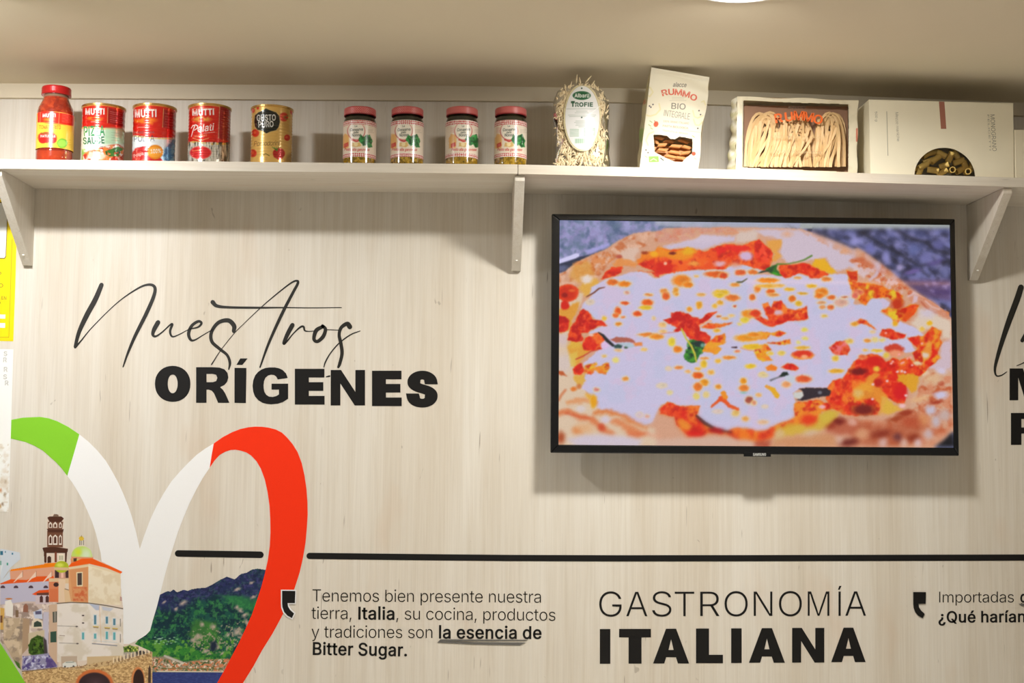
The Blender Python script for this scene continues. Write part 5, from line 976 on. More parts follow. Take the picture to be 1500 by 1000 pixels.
for u, v, a in [(-.75, .86, -.5), (-.5, .95, .2), (-.25, 1.03, .1), (-.1, 1.0, -.2), (.25, 1.03, .7), (.42, .97, .5), (.62, .9, .2), (.9, .72, .3), (.95, .6, -.2), (-1.0, .62, .4), (-.98, .75, -.4), (.75, .82, -.3), (-.65, .9, .6), (.1, .96, .9), (.5, .88, -.5)]:
    p0 = np.array((cx + u * .052, Yb - .008, zb0 + Hb * v)); dv = np.array((math.sin(a), .05, math.cos(a))) * .010; parts.append(tube_vf([p0 - dv, p0, p0 + dv], [.0012, .0019, .0008], 5))
V, Fc = join(parts); o = mesh('trofie', V, Fc, M['trofie'], t, smooth=True); o['kind'] = 'stuff'
# oval label
lx, ly = 853, 172.5; Yl = Yb - .034; nu, nv = 110, 190; VV = np.zeros((nv, nu, 3)); A = P(lx - 28, ly + 50, Yl); B = P(lx + 28, ly - 50, Yl)
for j in range(nv):
    for i in range(nu):
        u, v = i / (nu - 1), j / (nv - 1); VV[j, i] = (A.x + (B.x - A.x) * u, Yl + .010 * (2 * u - 1) ** 2 + .016 * max(0, 2 * v - 1) ** 2, A.z + (B.z - A.z) * v)
def p_oval(cv):
    cv.ell(lx, ly, 27.6, 49.2, (226, 214, 170), soft=.03); cv.ell(lx, ly, 26, 47.6, (196, 180, 130), soft=.03); cv.ell(lx, ly, 25.3, 46.8, (236, 236, 236), soft=.03)
    cv.ell(*bagc(345, 277)[0], 13.2, 6.4, (24, 92, 56), soft=.12); cv.ell(*bagc(345, 277)[0], 12.2, 5.5, (150, 190, 160), soft=.1, a=.5); cv.ell(*bagc(345, 277)[0], 11.8, 5.2, (24, 92, 56), soft=.12)
    cv.text('Alberti', *bagc(286, 291)[0], *bagc(408, 292)[0], 5.2, WH, 30)
    cv.text('TROFIE', *bagc(256, 366)[0], *bagc(438, 366)[0], 5.6, (36, 84, 60), 34); cv.text('T', *bagc(256, 366)[0], *bagc(290, 366)[0], 7.4, (36, 84, 60), 34)
    G = (150, 164, 150)
    for a, b, y in [(222, 470, 386), (300, 390, 404), (290, 400, 418), (236, 460, 436), (244, 452, 448)]: cv.line(bagc(a, y, b, y), .7, G, .6, .7)
    for y in (218, 455, 742): cv.ell(*bagc(345, y)[0], 1.2, 1.2, (60, 90, 80))
    for a, b, y in [(296, 400, 484), (286, 408, 496), (300, 396, 508), (296, 400, 520), (320, 376, 532)]: cv.line(bagc(a, y, b, y), .7, G, .6, .7)
    for k in range(6): cv.line(bagc(250, 552 + k * 11, 320, 552 + k * 11), .8, (130, 170, 140), .6, .8); cv.line(bagc(366, 548 + k * 11, 452, 545 + k * 11), .9, (100, 160, 120), .6, .8)
    for k in range(11): cv.line(bagc(294 + k * 8.6, 630, 294 + k * 8.6, 664), .7, (80, 160, 100), .5, .9)
    cv.line(bagc(390, 446, 490, 366), 1.1, (255, 255, 255), 1, .8)
def k_oval(cv): return (((cv.x - lx) / 27.6) ** 2 + ((cv.y - ly) / 49.2) ** 2) < 1
grid_surface('oval_label', VV, M['labelp'], t, p_oval, (236, 236, 236), smooth=True, keep=k_oval)

# --- whole wheat paper bag
Yf = YS + .02
c = bagc; TL, TRr, BR, BL = P(*c(912, 48)[0], Yf + .002), P(*c(1385, 128)[0], Yf + .002), P(*c(1290, 860)[0], Yf), P(*c(815, 850)[0], Yf)
zz0 = ztop(BL.x) + .0004; BL.z = max(BL.z, zz0) if False else zz0; BR.z = ztop(BR.x) + .0004
t = empty('pasta_bag', ((BL.x + BR.x) / 2, Yf + .03, zz0), 'cream paper bag of whole wheat penne leaning right, the tallest item on the shelf', 'bag')
win = c(930, 598, 1000, 600, 1040, 606, 1070, 632, 1100, 634, 1140, 612, 1200, 622, 1245, 632, 1246, 700, 1240, 750, 1200, 780, 1165, 815, 1100, 812, 1040, 790, 985, 760, 940, 738, 935, 660)
VV = quad_grid(TL, TRr, BR, BL, 160, 250)
nv, nu = VV.shape[:2]; u = np.linspace(0, 1, nu)[None]; v = np.linspace(0, 1, nv)[:, None]
VV[..., 1] += -.010 * np.sin(math.pi * u) ** .8 * np.sin(math.pi * np.clip(v * 1.02, 0, 1)) ** .7 + .0016 * np.sin(u * 9 + v * 6) * np.sin(math.pi * v) + .0022 * np.sin(v * 31 + u * 5) * u * (v > .4) * (v < .95)
VV[..., 0] += .0035 * np.sin(v * 9 + 1) * u * np.sin(math.pi * v)
def p_bio(cv):
    W = (232, 224, 202); f = c(700, 20, 1500, 20, 1500, 900, 700, 900)
    for pts, w_ in [(c(850, 200, 905, 215, 925, 250, 900, 285, 870, 270), 1.6), (c(850, 430, 900, 445, 950, 430, 985, 390, 975, 345), 1.8), (c(1250, 400, 1262, 450, 1290, 460, 1330, 440), 1.6), (c(1255, 470, 1270, 515, 1300, 520, 1330, 490), 1.6), (c(930, 572, 890, 590, 868, 640, 885, 680), 1.6), (c(1320, 330, 1340, 320, 1350, 350), 1.4)]: cv.line(pts, w_, (214, 200, 140), .9, .8); cv.line(pts, w_ * .4, (240, 232, 190), .9, .8)
    cv.ell(*c(950, 510)[0], 3.4, 4.2, (206, 92, 60), ang=20, soft=.3); cv.line(c(938, 482, 948, 500), 1, (180, 80, 50)); cv.ell(*c(1256, 750)[0], 3, 3, (206, 80, 50), soft=.3)
    for a, b in [(897, 362), (925, 350), (908, 372), (1300, 400), (1312, 432), (868, 720), (885, 742), (1290, 544)]: cv.ell(*c(a, b)[0], 1.1, 1.1, (80, 70, 80), soft=.5)
    for a, b in [(900, 520), (915, 545), (870, 775), (910, 490), (1255, 610), (1270, 790)]: cv.line(c(a - 10, b - 6, a + 8, b + 6), 1, (130, 150, 80), .6, .8)
    cv.text('RUMMO', -99, 0, -90, 0, 1, W)
    for ch, wd0, a, b, r0 in zip('RUMMO', (8.6, 8.6, 10.6, 10.6, 10), (1020, 1074, 1132, 1196, 1256), (253, 247, 250, 266, 292), (-14, -4, 4, 12, 20)):
        g = glyph(ch, 18, 15)[1]; xs = [p[0] for q in g for p in q]; w0 = max(xs) - min(xs); k = wd0 / w0; ca, sa = math.cos(math.radians(r0)), math.sin(math.radians(r0)); X0, Y0 = c(a, b)[0]
        cv.poly([[(X0 + ((p[0] - min(xs) - w0 / 2) * k) * ca + (p[1] - 254) * .0166 * sa, Y0 + ((p[0] - min(xs) - w0 / 2) * k) * sa - (p[1] - 254) * .0166 * ca) for p in q] for q in g], (214, 88, 66), .7, loops=True)
    cv.text('alacce', *c(1085, 205)[0], *c(1196, 208)[0], 6.2, (84, 76, 70), 4, ital=.25)
    lines(cv, c(1080, 0)[0][0], c(1200, 0)[0][0], c(0, 292)[0][1], c(0, 305)[0][1], 2, (170, 160, 140)); lines(cv, c(1060, 0)[0][0], c(1215, 0)[0][0], c(0, 318)[0][1], c(0, 322)[0][1], 1, (170, 160, 140))
    cv.text('BIO', *c(1068, 384)[0], *c(1192, 392)[0], 8.6, (96, 90, 80), 0); cv.text('INTEGRALE', *c(1008, 442)[0], *c(1224, 474)[0], 9, (96, 90, 80), -10)
    cv.text('100% GRANO ITALIANO', *c(1005, 492)[0], *c(1218, 512)[0], 2.8, (150, 120, 100)); cv.text('PASTA BIOLOGICA', *c(1002, 530)[0], *c(1212, 550)[0], 2.8, (170, 110, 90)); cv.text('TRAFILATA AL BRONZO', *c(1002, 566)[0], *c(1210, 596)[0], 2.2, (120, 160, 110))
    cv.poly(c(890, 772, 970, 770, 974, 818, 893, 820), (140, 206, 90), .8); cv.line(c(905, 806, 930, 790, 955, 805), 1, (230, 244, 200)); cv.line(c(988, 786, 1010, 804), 1.6, (70, 80, 90), .8)
    cv.ell(*c(1207, 808)[0], 7.4, 7.8, (214, 196, 160), soft=.12); cv.ell(*c(1207, 808)[0], 6.6, 7, (240, 232, 216), soft=.15); lines(cv, c(1190, 0)[0][0], c(1232, 0)[0][0], c(0, 796)[0][1], c(0, 818)[0][1], 3, (200, 180, 150), .15)
    lines(cv, c(1040, 0)[0][0], c(1120, 0)[0][0], c(0, 862)[0][1] - 1, c(0, 862)[0][1], 1, (190, 180, 160)); cv.poly(win, (190, 140, 90), 1.2, 0)
def k_win(cv):
    return cv.mask([win], np.arange(len(cv.x)), .01) < .5
grid_surface('front_panel', VV, M['bagp'], t, p_bio, (232, 224, 202), smooth=True, keep=k_win)
bk = .075; s1, s2 = c(782, 850)[0], c(868, 175)[0]
FB = [Vector((BL.x + .002, Yf + bk, zz0)), Vector((BR.x, Yf + bk, BR.z)), Vector((TRr.x - .003, Yf + .012, TRr.z - .001)), Vector((TL.x + .002, Yf + .014, TL.z - .001))]
sideL = P(*c(836, 300)[0], Yf + .05)
VV = np.zeros((60, 24, 3))
for j in range(60):
    v = j / 59
    for i in range(24):
        u = i / 23; f = BL.lerp(TL, v); b = FB[0].lerp(Vector((TL.x - .004, Yf + .05, TL.z)), v) if v < .80 else FB[0].lerp(Vector((TL.x - .004, Yf + .05, TL.z)), .8).lerp(FB[3], (v - .8) / .2)
        p = b.lerp(f, u); VV[j, i] = (p.x - .006 * math.sin(math.pi * u) * (1 - abs(2 * v - 1)) + .0012 * math.sin(v * 25 + u * 3), p.y, p.z)
def p_bs(cv):
    cv.text('RUMMO', *c(800, 350)[0], *c(870, 344)[0], 6, (206, 100, 70), 25); q = c(800, 545, 850, 545, 850, 655, 798, 655); cv.poly(q, (160, 190, 110), 1, .9); lines(cv, c(806, 0)[0][0], c(852, 0)[0][0], c(0, 450)[0][1], c(0, 540)[0][1], 9, (160, 160, 120)); lines(cv, c(800, 0)[0][0], c(846, 0)[0][0], c(0, 660)[0][1], c(0, 700)[0][1], 4, (160, 160, 120))
    cv.line(c(850, 200, 905, 215, 925, 250), 1.6, (200, 190, 130))
grid_surface('side_panel', VV, M['bagp'], t, p_bs, (220, 210, 172), smooth=True)
V = [tuple(q) for q in (FB[0], FB[1], FB[2], FB[3], BR, TRr, TL, BL)]
V[3] = tuple(FB[3])
mesh('back_panel', V, [(1, 0, 3, 2), (4, 1, 2, 5), (6, 5, 2, 3), (0, 1, 4, 7)], M['paper'], t)
Yw = Yf + .004
def hollow(name, p, ax, ln, ro, m, label, cat, group, slant=0.0):
    ax = Vector(ax).normalized(); e = Vector((0, 1, 0)); a = ax.cross(e).normalized() if abs(ax.dot(e)) < .95 else ax.cross(Vector((1, 0, 0))).normalized(); b = ax.cross(a); V, Fc = [], []; n = 20; ri = ro * .78
    for (rad, q) in ((ro, 0), (ro, 1), (ri, 1), (ri, 0)):
        for k in range(n):
            th = 2 * math.pi * k / n; V.append(tuple(ax * ((q - .5) * ln + slant * ro * math.cos(th)) + a * rad * math.cos(th) + b * rad * math.sin(th)))
    for s in range(4):
        for k in range(n): Fc.append((s * n + k, s * n + (k + 1) % n, ((s + 1) % 4) * n + (k + 1) % n, ((s + 1) % 4) * n + k))
    return tag(mesh(name, V, Fc, m, loc=p), label, cat, group)
for k, (a, b, dx, dz, l) in enumerate([(985, 622, 1, -.2, .019), (1060, 650, 1, -.15, .021), (1180, 650, 1, -.3, .022), (1000, 680, 1, .1, .019), (1110, 690, 1, -.05, .024), (1200, 700, 1, -.25, .020), (1000, 722, 1, -.1, .020), (1100, 740, 1, -.12, .025), (1190, 745, .9, .15, .020), (1070, 776, 1, -.2, .021), (1140, 786, 1, -.1, .018), (950, 650, .5, -.8, .016)]):
    p = P(*c(a, b)[0], Yw + .012 + .004 * (k % 3)); hollow('penne_tube', p, (dx, .1, dz), l, .0042, M['penne'], 'brown whole wheat penne tube seen through the paper bag window', 'pasta', 'penne in the paper bag window', .9)
q = P(1000, 220, Yf + .036); box('inner_backing', BL.x + .012, BR.x - .012, Yf + .034, Yf + .036, zz0 + .004, zz0 + .06, M['penne'], t)

# --- pappardelle pack
c = cr(1040, 120, 6.25); Yf = YS + .02
TL, TRr, BR, BL = P(*c(250, 132)[0], Yf), P(*c(1355, 168)[0], Yf), P(*c(1345, 832)[0], Yf), P(*c(235, 805)[0], Yf)
BL.z = ztop(BL.x) + .0004; BR.z = ztop(BR.x) + .0004
t = empty('pasta_pack', ((BL.x + BR.x) / 2, Yf + .03, BL.z), 'wide cream pack with a clear window showing broad egg noodles', 'pack')
wi = c(308, 170, 560, 182, 800, 192, 1100, 200, 1265, 206, 1268, 420, 1262, 822, 900, 806, 500, 792, 300, 780, 300, 500)
VV = quad_grid(TL, TRr, BR, BL, 280, 170); nv, nu = VV.shape[:2]; u = np.linspace(0, 1, nu)[None]; v = np.linspace(0, 1, nv)[:, None]
VV[..., 1] += -.006 * np.sin(math.pi * u) ** .5 * np.sin(math.pi * v) ** .6; VV[..., 2] += .0016 * np.sin(u * 12 + 1) * np.clip(v - .8, 0, 1) * 5 * np.sin(math.pi * u); VV[..., 0] += .0014 * np.sin(v * 14) * np.where(u > .5, u, 0)
def p_pap(cv):
    cv.mottle(c(100, 100, 1400, 100, 1400, 860, 100, 860), [(214, 204, 176)], 16, 3, .5, .7, a=.5); cv.poly(c(235, 300, 300, 300, 300, 480, 235, 480), (244, 240, 230), 6, .8)
    cv.line(c(1345, 430, 1345, 540), 2.4, (200, 90, 70), .8, .8); cv.line(c(300, 168, 298, 784), .8, (190, 178, 150)); cv.line(c(1266, 204, 1264, 824), .8, (200, 186, 160))
grid_surface('paper_border', VV, M['bagp'], t, p_pap, (234, 224, 198), smooth=True, keep=lambda cv: cv.mask([wi], np.arange(len(cv.x)), .01) < .5)
A, B, C, Dd = [P(*c(*q)[0], Yf - .001) for q in ((304, 166), (1270, 202), (1268, 826), (296, 786))]
VV = quad_grid(A, B, C, Dd, 24, 16); VV[..., 1] += -.005 + .002 * np.sin(np.linspace(0, 9, 24))[None] * np.sin(np.linspace(0, 5, 16))[:, None]
V = [tuple(q) for q in VV.reshape(-1, 3)]; Fc = [(j * 24 + i, j * 24 + i + 1, (j + 1) * 24 + i + 1, (j + 1) * 24 + i) for j in range(15) for i in range(23)]
wf = mesh('window_film', V, Fc, M['film'], t, smooth=True)
orng = mat('orange_print', (236, 104, 34), .5); drk = mat('dark_print', (92, 74, 60), .5)
for ch, wd0, a, b, r0 in zip('RUMMO', (12, 12, 15, 15, 13.6), (630, 722, 812, 902, 990), (330, 318, 308, 320, 342), (-10, -6, 2, 10, 16)):
    g = glyph(ch, 24, 20)[1]; xs = [p[0] for q in g for p in q]; w0 = max(xs) - min(xs); k = wd0 / w0; ca, sa = math.cos(math.radians(r0)), math.sin(math.radians(r0)); X0, Y0 = c(a, b)[0]
    plate('letter', [[(X0 + ((p[0] - min(xs) - w0 / 2) * k) * ca + (p[1] - 254) * .0245 * sa, Y0 + ((p[0] - min(xs) - w0 / 2) * k) * sa - (p[1] - 254) * .0245 * ca) for p in q] for q in g], orng, wf, Y=Yf - .0085, th=.0003)
def sm(s, x0, y0, x1, y1, cap, m, par, Y, dx=0, ital=0):
    adv, wd = layout([(s, dx, dx)])
    for q in place(wd, adv, x0, y0, x1, y1, cap, ital=ital): plate('word', [cc for g in q for cc in g], m, par, Y=Y, th=.0002)
sm('alacce', *c(712, 246)[0], *c(872, 244)[0], 5, drk, wf, Yf - .0085, 10, .25)
fnt = mat('faint_print', (190, 160, 120), .5)
sm('PAPPARDELLE ALL UOVO', *c(560, 512)[0], *c(1020, 524)[0], 4, fnt, wf, Yf - .0085, -10); sm('LENTA LAVORAZIONE', *c(548, 648)[0], *c(1030, 660)[0], 4.2, fnt, wf, Yf - .0085, 0)
bk = .07; e = [Vector((q.x, Yf + bk, q.z)) for q in (TL, TRr, BR, BL)]
V = [tuple(q) for q in (TL, TRr, BR, BL)] + [tuple(q) for q in e]
V[4] = (TL.x + .002, Yf + .045, TL.z - .004)
mesh('back_panel', V, [(4, 5, 6, 7), (0, 1, 5, 4), (1, 2, 6, 5), (2, 3, 7, 6)], M['paper'], t)
# crumpled left gusset
VV = np.zeros((40, 20, 3))
for j in range(40):
    v = j / 39
    for i in range(20):
        u = i / 19; f = BL.lerp(TL, v); b = Vector((BL.x - .006 + .012 * v, Yf + .06 - .015 * v, BL.z + (TL.z - BL.z) * v * .97)); p = b.lerp(f, u)
        VV[j, i] = (p.x - .009 * math.sin(math.pi * u) * (.4 + .6 * abs(math.sin(v * 5 + .4))) + .0018 * math.sin(v * 34 + u * 6), p.y + .002 * math.sin(v * 22), p.z)
grid_surface('side_gusset', VV, M['bagp'], t, lambda cv: cv.mottle([(1050, 130), (1095, 130), (1095, 250), (1050, 250)], [(206, 200, 160), (244, 240, 224)], 7, 4, .48, .6), (224, 214, 180), smooth=True)
box('brown_backing', P(*c(312, 0)[0], Yf + .03).x, P(*c(1262, 0)[0], Yf + .03).x, Yf + .034, Yf + .036, BL.z + .004, TL.z - .010, mat('brown_board', (166, 126, 100), .7), t)
def ribbon(pts, wd_, V, Fc):
    pts = [Vector(p) for p in pts]; n0 = len(V); n = len(pts)
    for i, p in enumerate(pts):
        d = (pts[min(i + 1, n - 1)] - pts[max(i - 1, 0)]).normalized(); s = d.cross(Vector((0, 1, 0))); s = s.normalized() if s.length > 1e-5 else Vector((1, 0, 0)); s = (s + Vector((0, .35 * math.sin(i * .6 + n0), 0))).normalized()
        for q, yo in ((-1, 0), (1, 0), (1, .0008), (-1, .0008)): V.append(tuple(p + s * wd_ / 2 * q + Vector((0, yo, 0))))
    for i in range(n - 1):
        a, b = n0 + i * 4, n0 + i * 4 + 4
        for k in range(4): Fc.append((a + k, a + (k + 1) % 4, b + (k + 1) % 4, b + k))
for kk, (xa, xb, yt, lab) in enumerate([(312, 690, 240, 'left nest of broad egg noodles inside the cream pack'), (640, 985, 300, 'middle nest of broad egg noodles inside the cream pack'), (960, 1246, 252, 'right nest of broad egg noodles inside the cream pack')]):
    V, Fc = [], []
    for n in range(26):
        f = n / 29; mid = (xa + xb) / 2 + rs.normal(0, 26); hw = (xb - xa) / 2 * rs.uniform(.35, .93); top = yt + 16 + (1 - hw / ((xb - xa) / 2)) * rs.uniform(60, 330); Yr = Yf + .008 + .018 * (1 - f) + rs.rand() * .002; lean = rs.normal(-20, 40)
        pts = []
        for s in np.linspace(-1, 1, 15):
            ang = s * math.pi / 2; px_ = mid + hw * math.sin(ang) * (1 - .25 * max(0, abs(s) - .7)) + lean * (1 - math.cos(ang)) * .3; k_ = math.cos(ang)
            py_ = top + (1 - k_) ** 1.0 * (775 - top) * (.75 + .25 * abs(s)); px_ = min(max(px_, xa + 8), xb - 10)
            pts.append(P(*c(px_, min(py_, 782))[0], Yr + .004 * s))
        lim = BL.z + .004
        for p in pts: p.z = max(p.z, lim)
        ribbon(pts, rs.uniform(.0042, .0064), V, Fc)
    for n in range(20):                     # loose diagonal strands
        x0 = rs.uniform(xa + 20, xb - 40); x1 = min(max(x0 + rs.normal(90 if kk == 0 else -80, 80), xa + 6), xb - 6); y0 = rs.uniform(330, 520); Yr = Yf + .003 + rs.rand() * .004
        if kk == 0: x0, x1 = x1, x0
        pts = [P(*c(x0 + (x1 - x0) * q + 10 * math.sin(q * 5), y0 + (778 - y0) * q)[0], Yr) for q in np.linspace(0, 1, 8)]
        for p in pts: p.z = max(p.z, BL.z + .004)
        ribbon(pts, rs.uniform(.0045, .007), V, Fc)
    tag(mesh('pasta_nest', V, Fc, M['noodle']), lab, 'pasta', 'egg noodle nests in the cream pack')

# --- white carton with a half-round window
c = cr(1250, 120, 6); Yf = YS + .014; dpt = .09
q0 = {'TL': c(138, 160)[0], 'TR': c(1405, 192)[0], 'BR': c(1412, 838)[0], 'BL': c(152, 806)[0]}
z_at = lambda px: ztop(P(px, 256, Yf).x) + .0004
BLv = P(*q0['BL'], Yf); BRv = P(*q0['BR'], Yf); BLv.z = z_at(q0['BL'][0]); BRv.z = z_at(q0['BR'][0]); TLv = P(*q0['TL'], Yf); TRv = P(*q0['TR'], Yf)
t = empty('pasta_carton', ((BLv.x + BRv.x) / 2, Yf + dpt / 2, BLv.z), 'wide cream carton with a half-round window full of pasta tubes and a brown ribbon stripe', 'carton')
ccx, ccz = P(1384, 258, Yf).x, None; ra = P(1428.5, 258, Yf).x - ccx; zc_ = (BLv.z + BRv.z) / 2; rzz = P(1384, 216.3, Yf).z - zc_
arc = [(ccx + ra * math.cos(a), zc_ + rzz * math.sin(a)) for a in np.linspace(.06, math.pi - .06, 28)]
lp = [(TLv.x, TLv.z), (TRv.x, TRv.z), (BRv.x, BRv.z), (arc[0][0], BRv.z - (BRv.z - zc_) * .5)] + arc + [(arc[-1][0], BLv.z + (zc_ - BLv.z) * .5), (BLv.x, BLv.z)]
def xz(a, b, Y): return Vector((a, Y, b))
plate('front_panel', [lp], M['carton'], t, Y=Yf + .0012, th=.0012, pl=xz)
sd = .0012
for nm, pa, pb, pc, pd in [('left_panel', (TLv.x, TLv.z), (BLv.x, BLv.z), None, None), ('right_panel', (TRv.x, TRv.z), (BRv.x, BRv.z), None, None)]:
    s = sd if nm[0] == 'l' else -sd
    V = [(pa[0], Yf + .0012, pa[1]), (pb[0], Yf + .0012, pb[1]), (pb[0], Yf + dpt, pb[1]), (pa[0], Yf + dpt, pa[1])]; V += [(a + s, b, d) for a, b, d in V]
    mesh(nm, V, [(0, 1, 2, 3), (7, 6, 5, 4), (0, 4, 5, 1), (1, 5, 6, 2), (2, 6, 7, 3), (3, 7, 4, 0)], M['carton'], t)
V = [(TLv.x, Yf, TLv.z), (TRv.x, Yf, TRv.z), (TRv.x, Yf + dpt, TRv.z), (TLv.x, Yf + dpt, TLv.z)]; V = [(a, b, d + .0002) for a, b, d in V] + [(a, b, d + .0014) for a, b, d in V]
mesh('top_panel', V, [(0, 1, 2, 3), (7, 6, 5, 4), (0, 4, 5, 1), (1, 5, 6, 2), (2, 6, 7, 3), (3, 7, 4, 0)], M['carton'], t)
V = [(TLv.x, Yf + dpt, TLv.z), (TRv.x, Yf + dpt, TRv.z), (BRv.x, Yf + dpt, BRv.z), (BLv.x, Yf + dpt, BLv.z)]
mesh('back_panel', V, [(3, 2, 1, 0)], M['carton'], t)
V = [(BLv.x, Yf + .002, BLv.z + .0006), (BRv.x, Yf + .002, BRv.z + .0006), (BRv.x, Yf + dpt, BRv.z + .0006), (BLv.x, Yf + dpt, BLv.z + .0006)]
mesh('bottom_panel', V, [(3, 2, 1, 0)], M['carton'], t)
plate('ribbon_stripe', [c(752, 172, 800, 174, 817, 412, 770, 412)], mat('brown_pink_print', (168, 110, 92), .6), t, Y=Yf - .0001, th=.0002)
gp = mat('grey_print', (120, 118, 108), .6); gl = mat('pale_grey_print', (176, 172, 156), .6)
def vtext(s, x, y0, y1, capw, m, dx=0, ital=0):          # reads downwards
    adv, wd = layout([(s, dx, dx)]); k = (y1 - y0) / adv; kc = capw / CAPH
    for wds in wd: plate('word', [[(x + (p[1]) * kc + (p[0] * k) * .06, y0 + p[0] * k) for p in q] for g in wds for q in g], m, t, Y=Yf - .0001, th=.0002)
vtext('MONOGRANO', 1450.5, 167, 221.5, 6.2, gp, -8); vtext('FELICETTI', 1446.2, 167, 221, 2.6, gl); vtext('Mezze maniche', 1311.4, 164, 207, 4.2, gp, -14); vtext('500 g', 1281.5, 163, 178, 3.4, gp, -10)
plate('thin_line', [[(1298.6, 163), (1299.2, 163), (1301, 228), (1300.4, 228)]], gp, t, Y=Yf - .0001, th=.0002)
for k, (a, b, ax, l, dy) in enumerate([(612, 738, (1, .1, .5), .024, 0), (660, 700, (1, 0, .35), .026, .006), (720, 680, (.8, .1, .6), .024, .002), (775, 635, (.9, -.1, -.5), .022, .004), (850, 660, (.35, -.4, 1), .024, .001), (800, 735, (.9, -.5, .25), .020, 0), (862, 775, (.1, 1, .1), .022, 0), (925, 700, (1, -.2, .35), .024, .003), (700, 775, (1, -.25, -.15), .024, .001), (780, 800, (.8, -.2, .5), .024, 0), (1000, 790, (.15, 1, .1), .022, 0), (940, 775, (1, .3, .5), .022, .008), (980, 730, (.4, .2, -1), .020, .006), (1040, 740, (.4, .1, 1), .022, .006), (640, 640, (1, .2, .6), .022, .010), (900, 640, (.7, .2, -1), .022, .010), (580, 790, (.5, .2, 1), .022, .004), (700, 620, (1, .2, .2), .022, .014), (560, 760, (1, .2, .4), .020, .012)]):
    p = P(*c(a, b)[0], Yf + .010 + dy * .8); p.z = max(p.z, BLv.z + .0085); hollow('pasta_tube', p, ax, l, .0066, M['rig'], 'short yellow pasta tube behind the half-round carton window', 'pasta', 'pasta tubes in the carton window')
VA = [(ccx, zc_)] + arc; plate('window_film', [[(a, b) for a, b in arc]], M['film'], t, Y=Yf + .003, th=.0002, pl=xz)
# next carton at the right edge
xa = P(1481.5, 258, Yf + .012).x + .001; xb = xa + .135; za = ztop(xa + .03) + .0006; ztp = P(1490, 190, YS + .012).z
t = empty('pasta_carton', ((xa + xb) / 2, Yf + .04, za), 'lower cream carton cut off by the right edge of the photo', 'carton')
xa2 = P(1487.5, 258, YS + .012).x
xa2 = max(xa2, BRv.x + .0006)
o = box('carton_body', xa2, xb, YS + .012, YS + .085, za, ztp, M['carton'], t, bevel=.0006)
box('side_flap', xa2 + .001, xb - .001, YS + .0112, YS + .012, za + .001, ztp - .001, mat('pale_carton', (236, 228, 204), .6), t)

# ------------------------------------------------------------------ television
YT = -.078
tl, tr, bl, br = P(808, 312, YT), P(1398.5, 321.5, YT), P(807, 664.5, YT), P(1405.5, 666, YT)
x0, x1 = (tl.x + bl.x) / 2, (tr.x + br.x) / 2; z1, z0 = (tl.z + tr.z) / 2, (bl.z + br.z) / 2
t = empty('television', ((x0 + x1) / 2, 0, z0), 'black flat television on the wall showing a close-up of a pizza', 'television')
# picture corners seen in the photograph
sl, sr_ = P(819, 490, YT + .003).x, (P(1391, 330, YT + .003).x + P(1396.8, 653, YT + .003).x) / 2; st_ = (P(819, 322, YT + .003).z + P(1391, 330, YT + .003).z) / 2; sb_ = (P(818, 652.5, YT + .003).z + P(1397, 654, YT + .003).z) / 2
def frame_bar(nm, pts):
    V = [(a, YT, b) for a, b in pts] + [(a, YT + .02, b) for a, b in pts]; n = 4
    return mesh(nm, V, [(0, 1, 2, 3), (7, 6, 5, 4)] + [(i, i + n, (i + 1) % n + n, (i + 1) % n) for i in range(n)], M['tv'], t, bevel=.0022, segs=3)
g = .0004
frame_bar('bezel_bar', [(x0, z1), (sl, st_), (sr_, st_), (x1, z1)]); frame_bar('bezel_bar', [(x0, z0), (x1, z0), (sr_, sb_), (sl, sb_)])
frame_bar('bezel_bar', [(x0, z0), (sl, sb_), (sl, st_), (x0, z1)]); frame_bar('bezel_bar', [(x1, z0), (x1, z1), (sr_, st_), (sr_, sb_)])
box('back_shell', x0 + .002, x1 - .002, YT + .02, YT + .034, z0 + .002, z1 - .002, M['tvback'], t); box('rear_housing', x0 + .16, x1 - .16, YT + .034, YT + .056, z0 + .03, z1 - .12, M['tvback'], t, bevel=.006)
box('wall_mount', (x0 + x1) / 2 - .12, (x0 + x1) / 2 + .12, YT + .056, -.0004, z0 + .10, z1 - .16, M['tvback'], t)
lg = P(1109, 665, YT - .001); bd = box('logo_badge', P(1089.5, 665, YT).x, P(1129, 665, YT).x, YT - .0025, YT + .004, P(1109, 668.6, YT).z, P(1109, 661.8, YT).z, M['tv'], t, bevel=.0006)
sm('SAMSUNG', 1103, 667.3, 1122.2, 667.3, 3.8, M['silver'], bd, YT - .0026, 10)

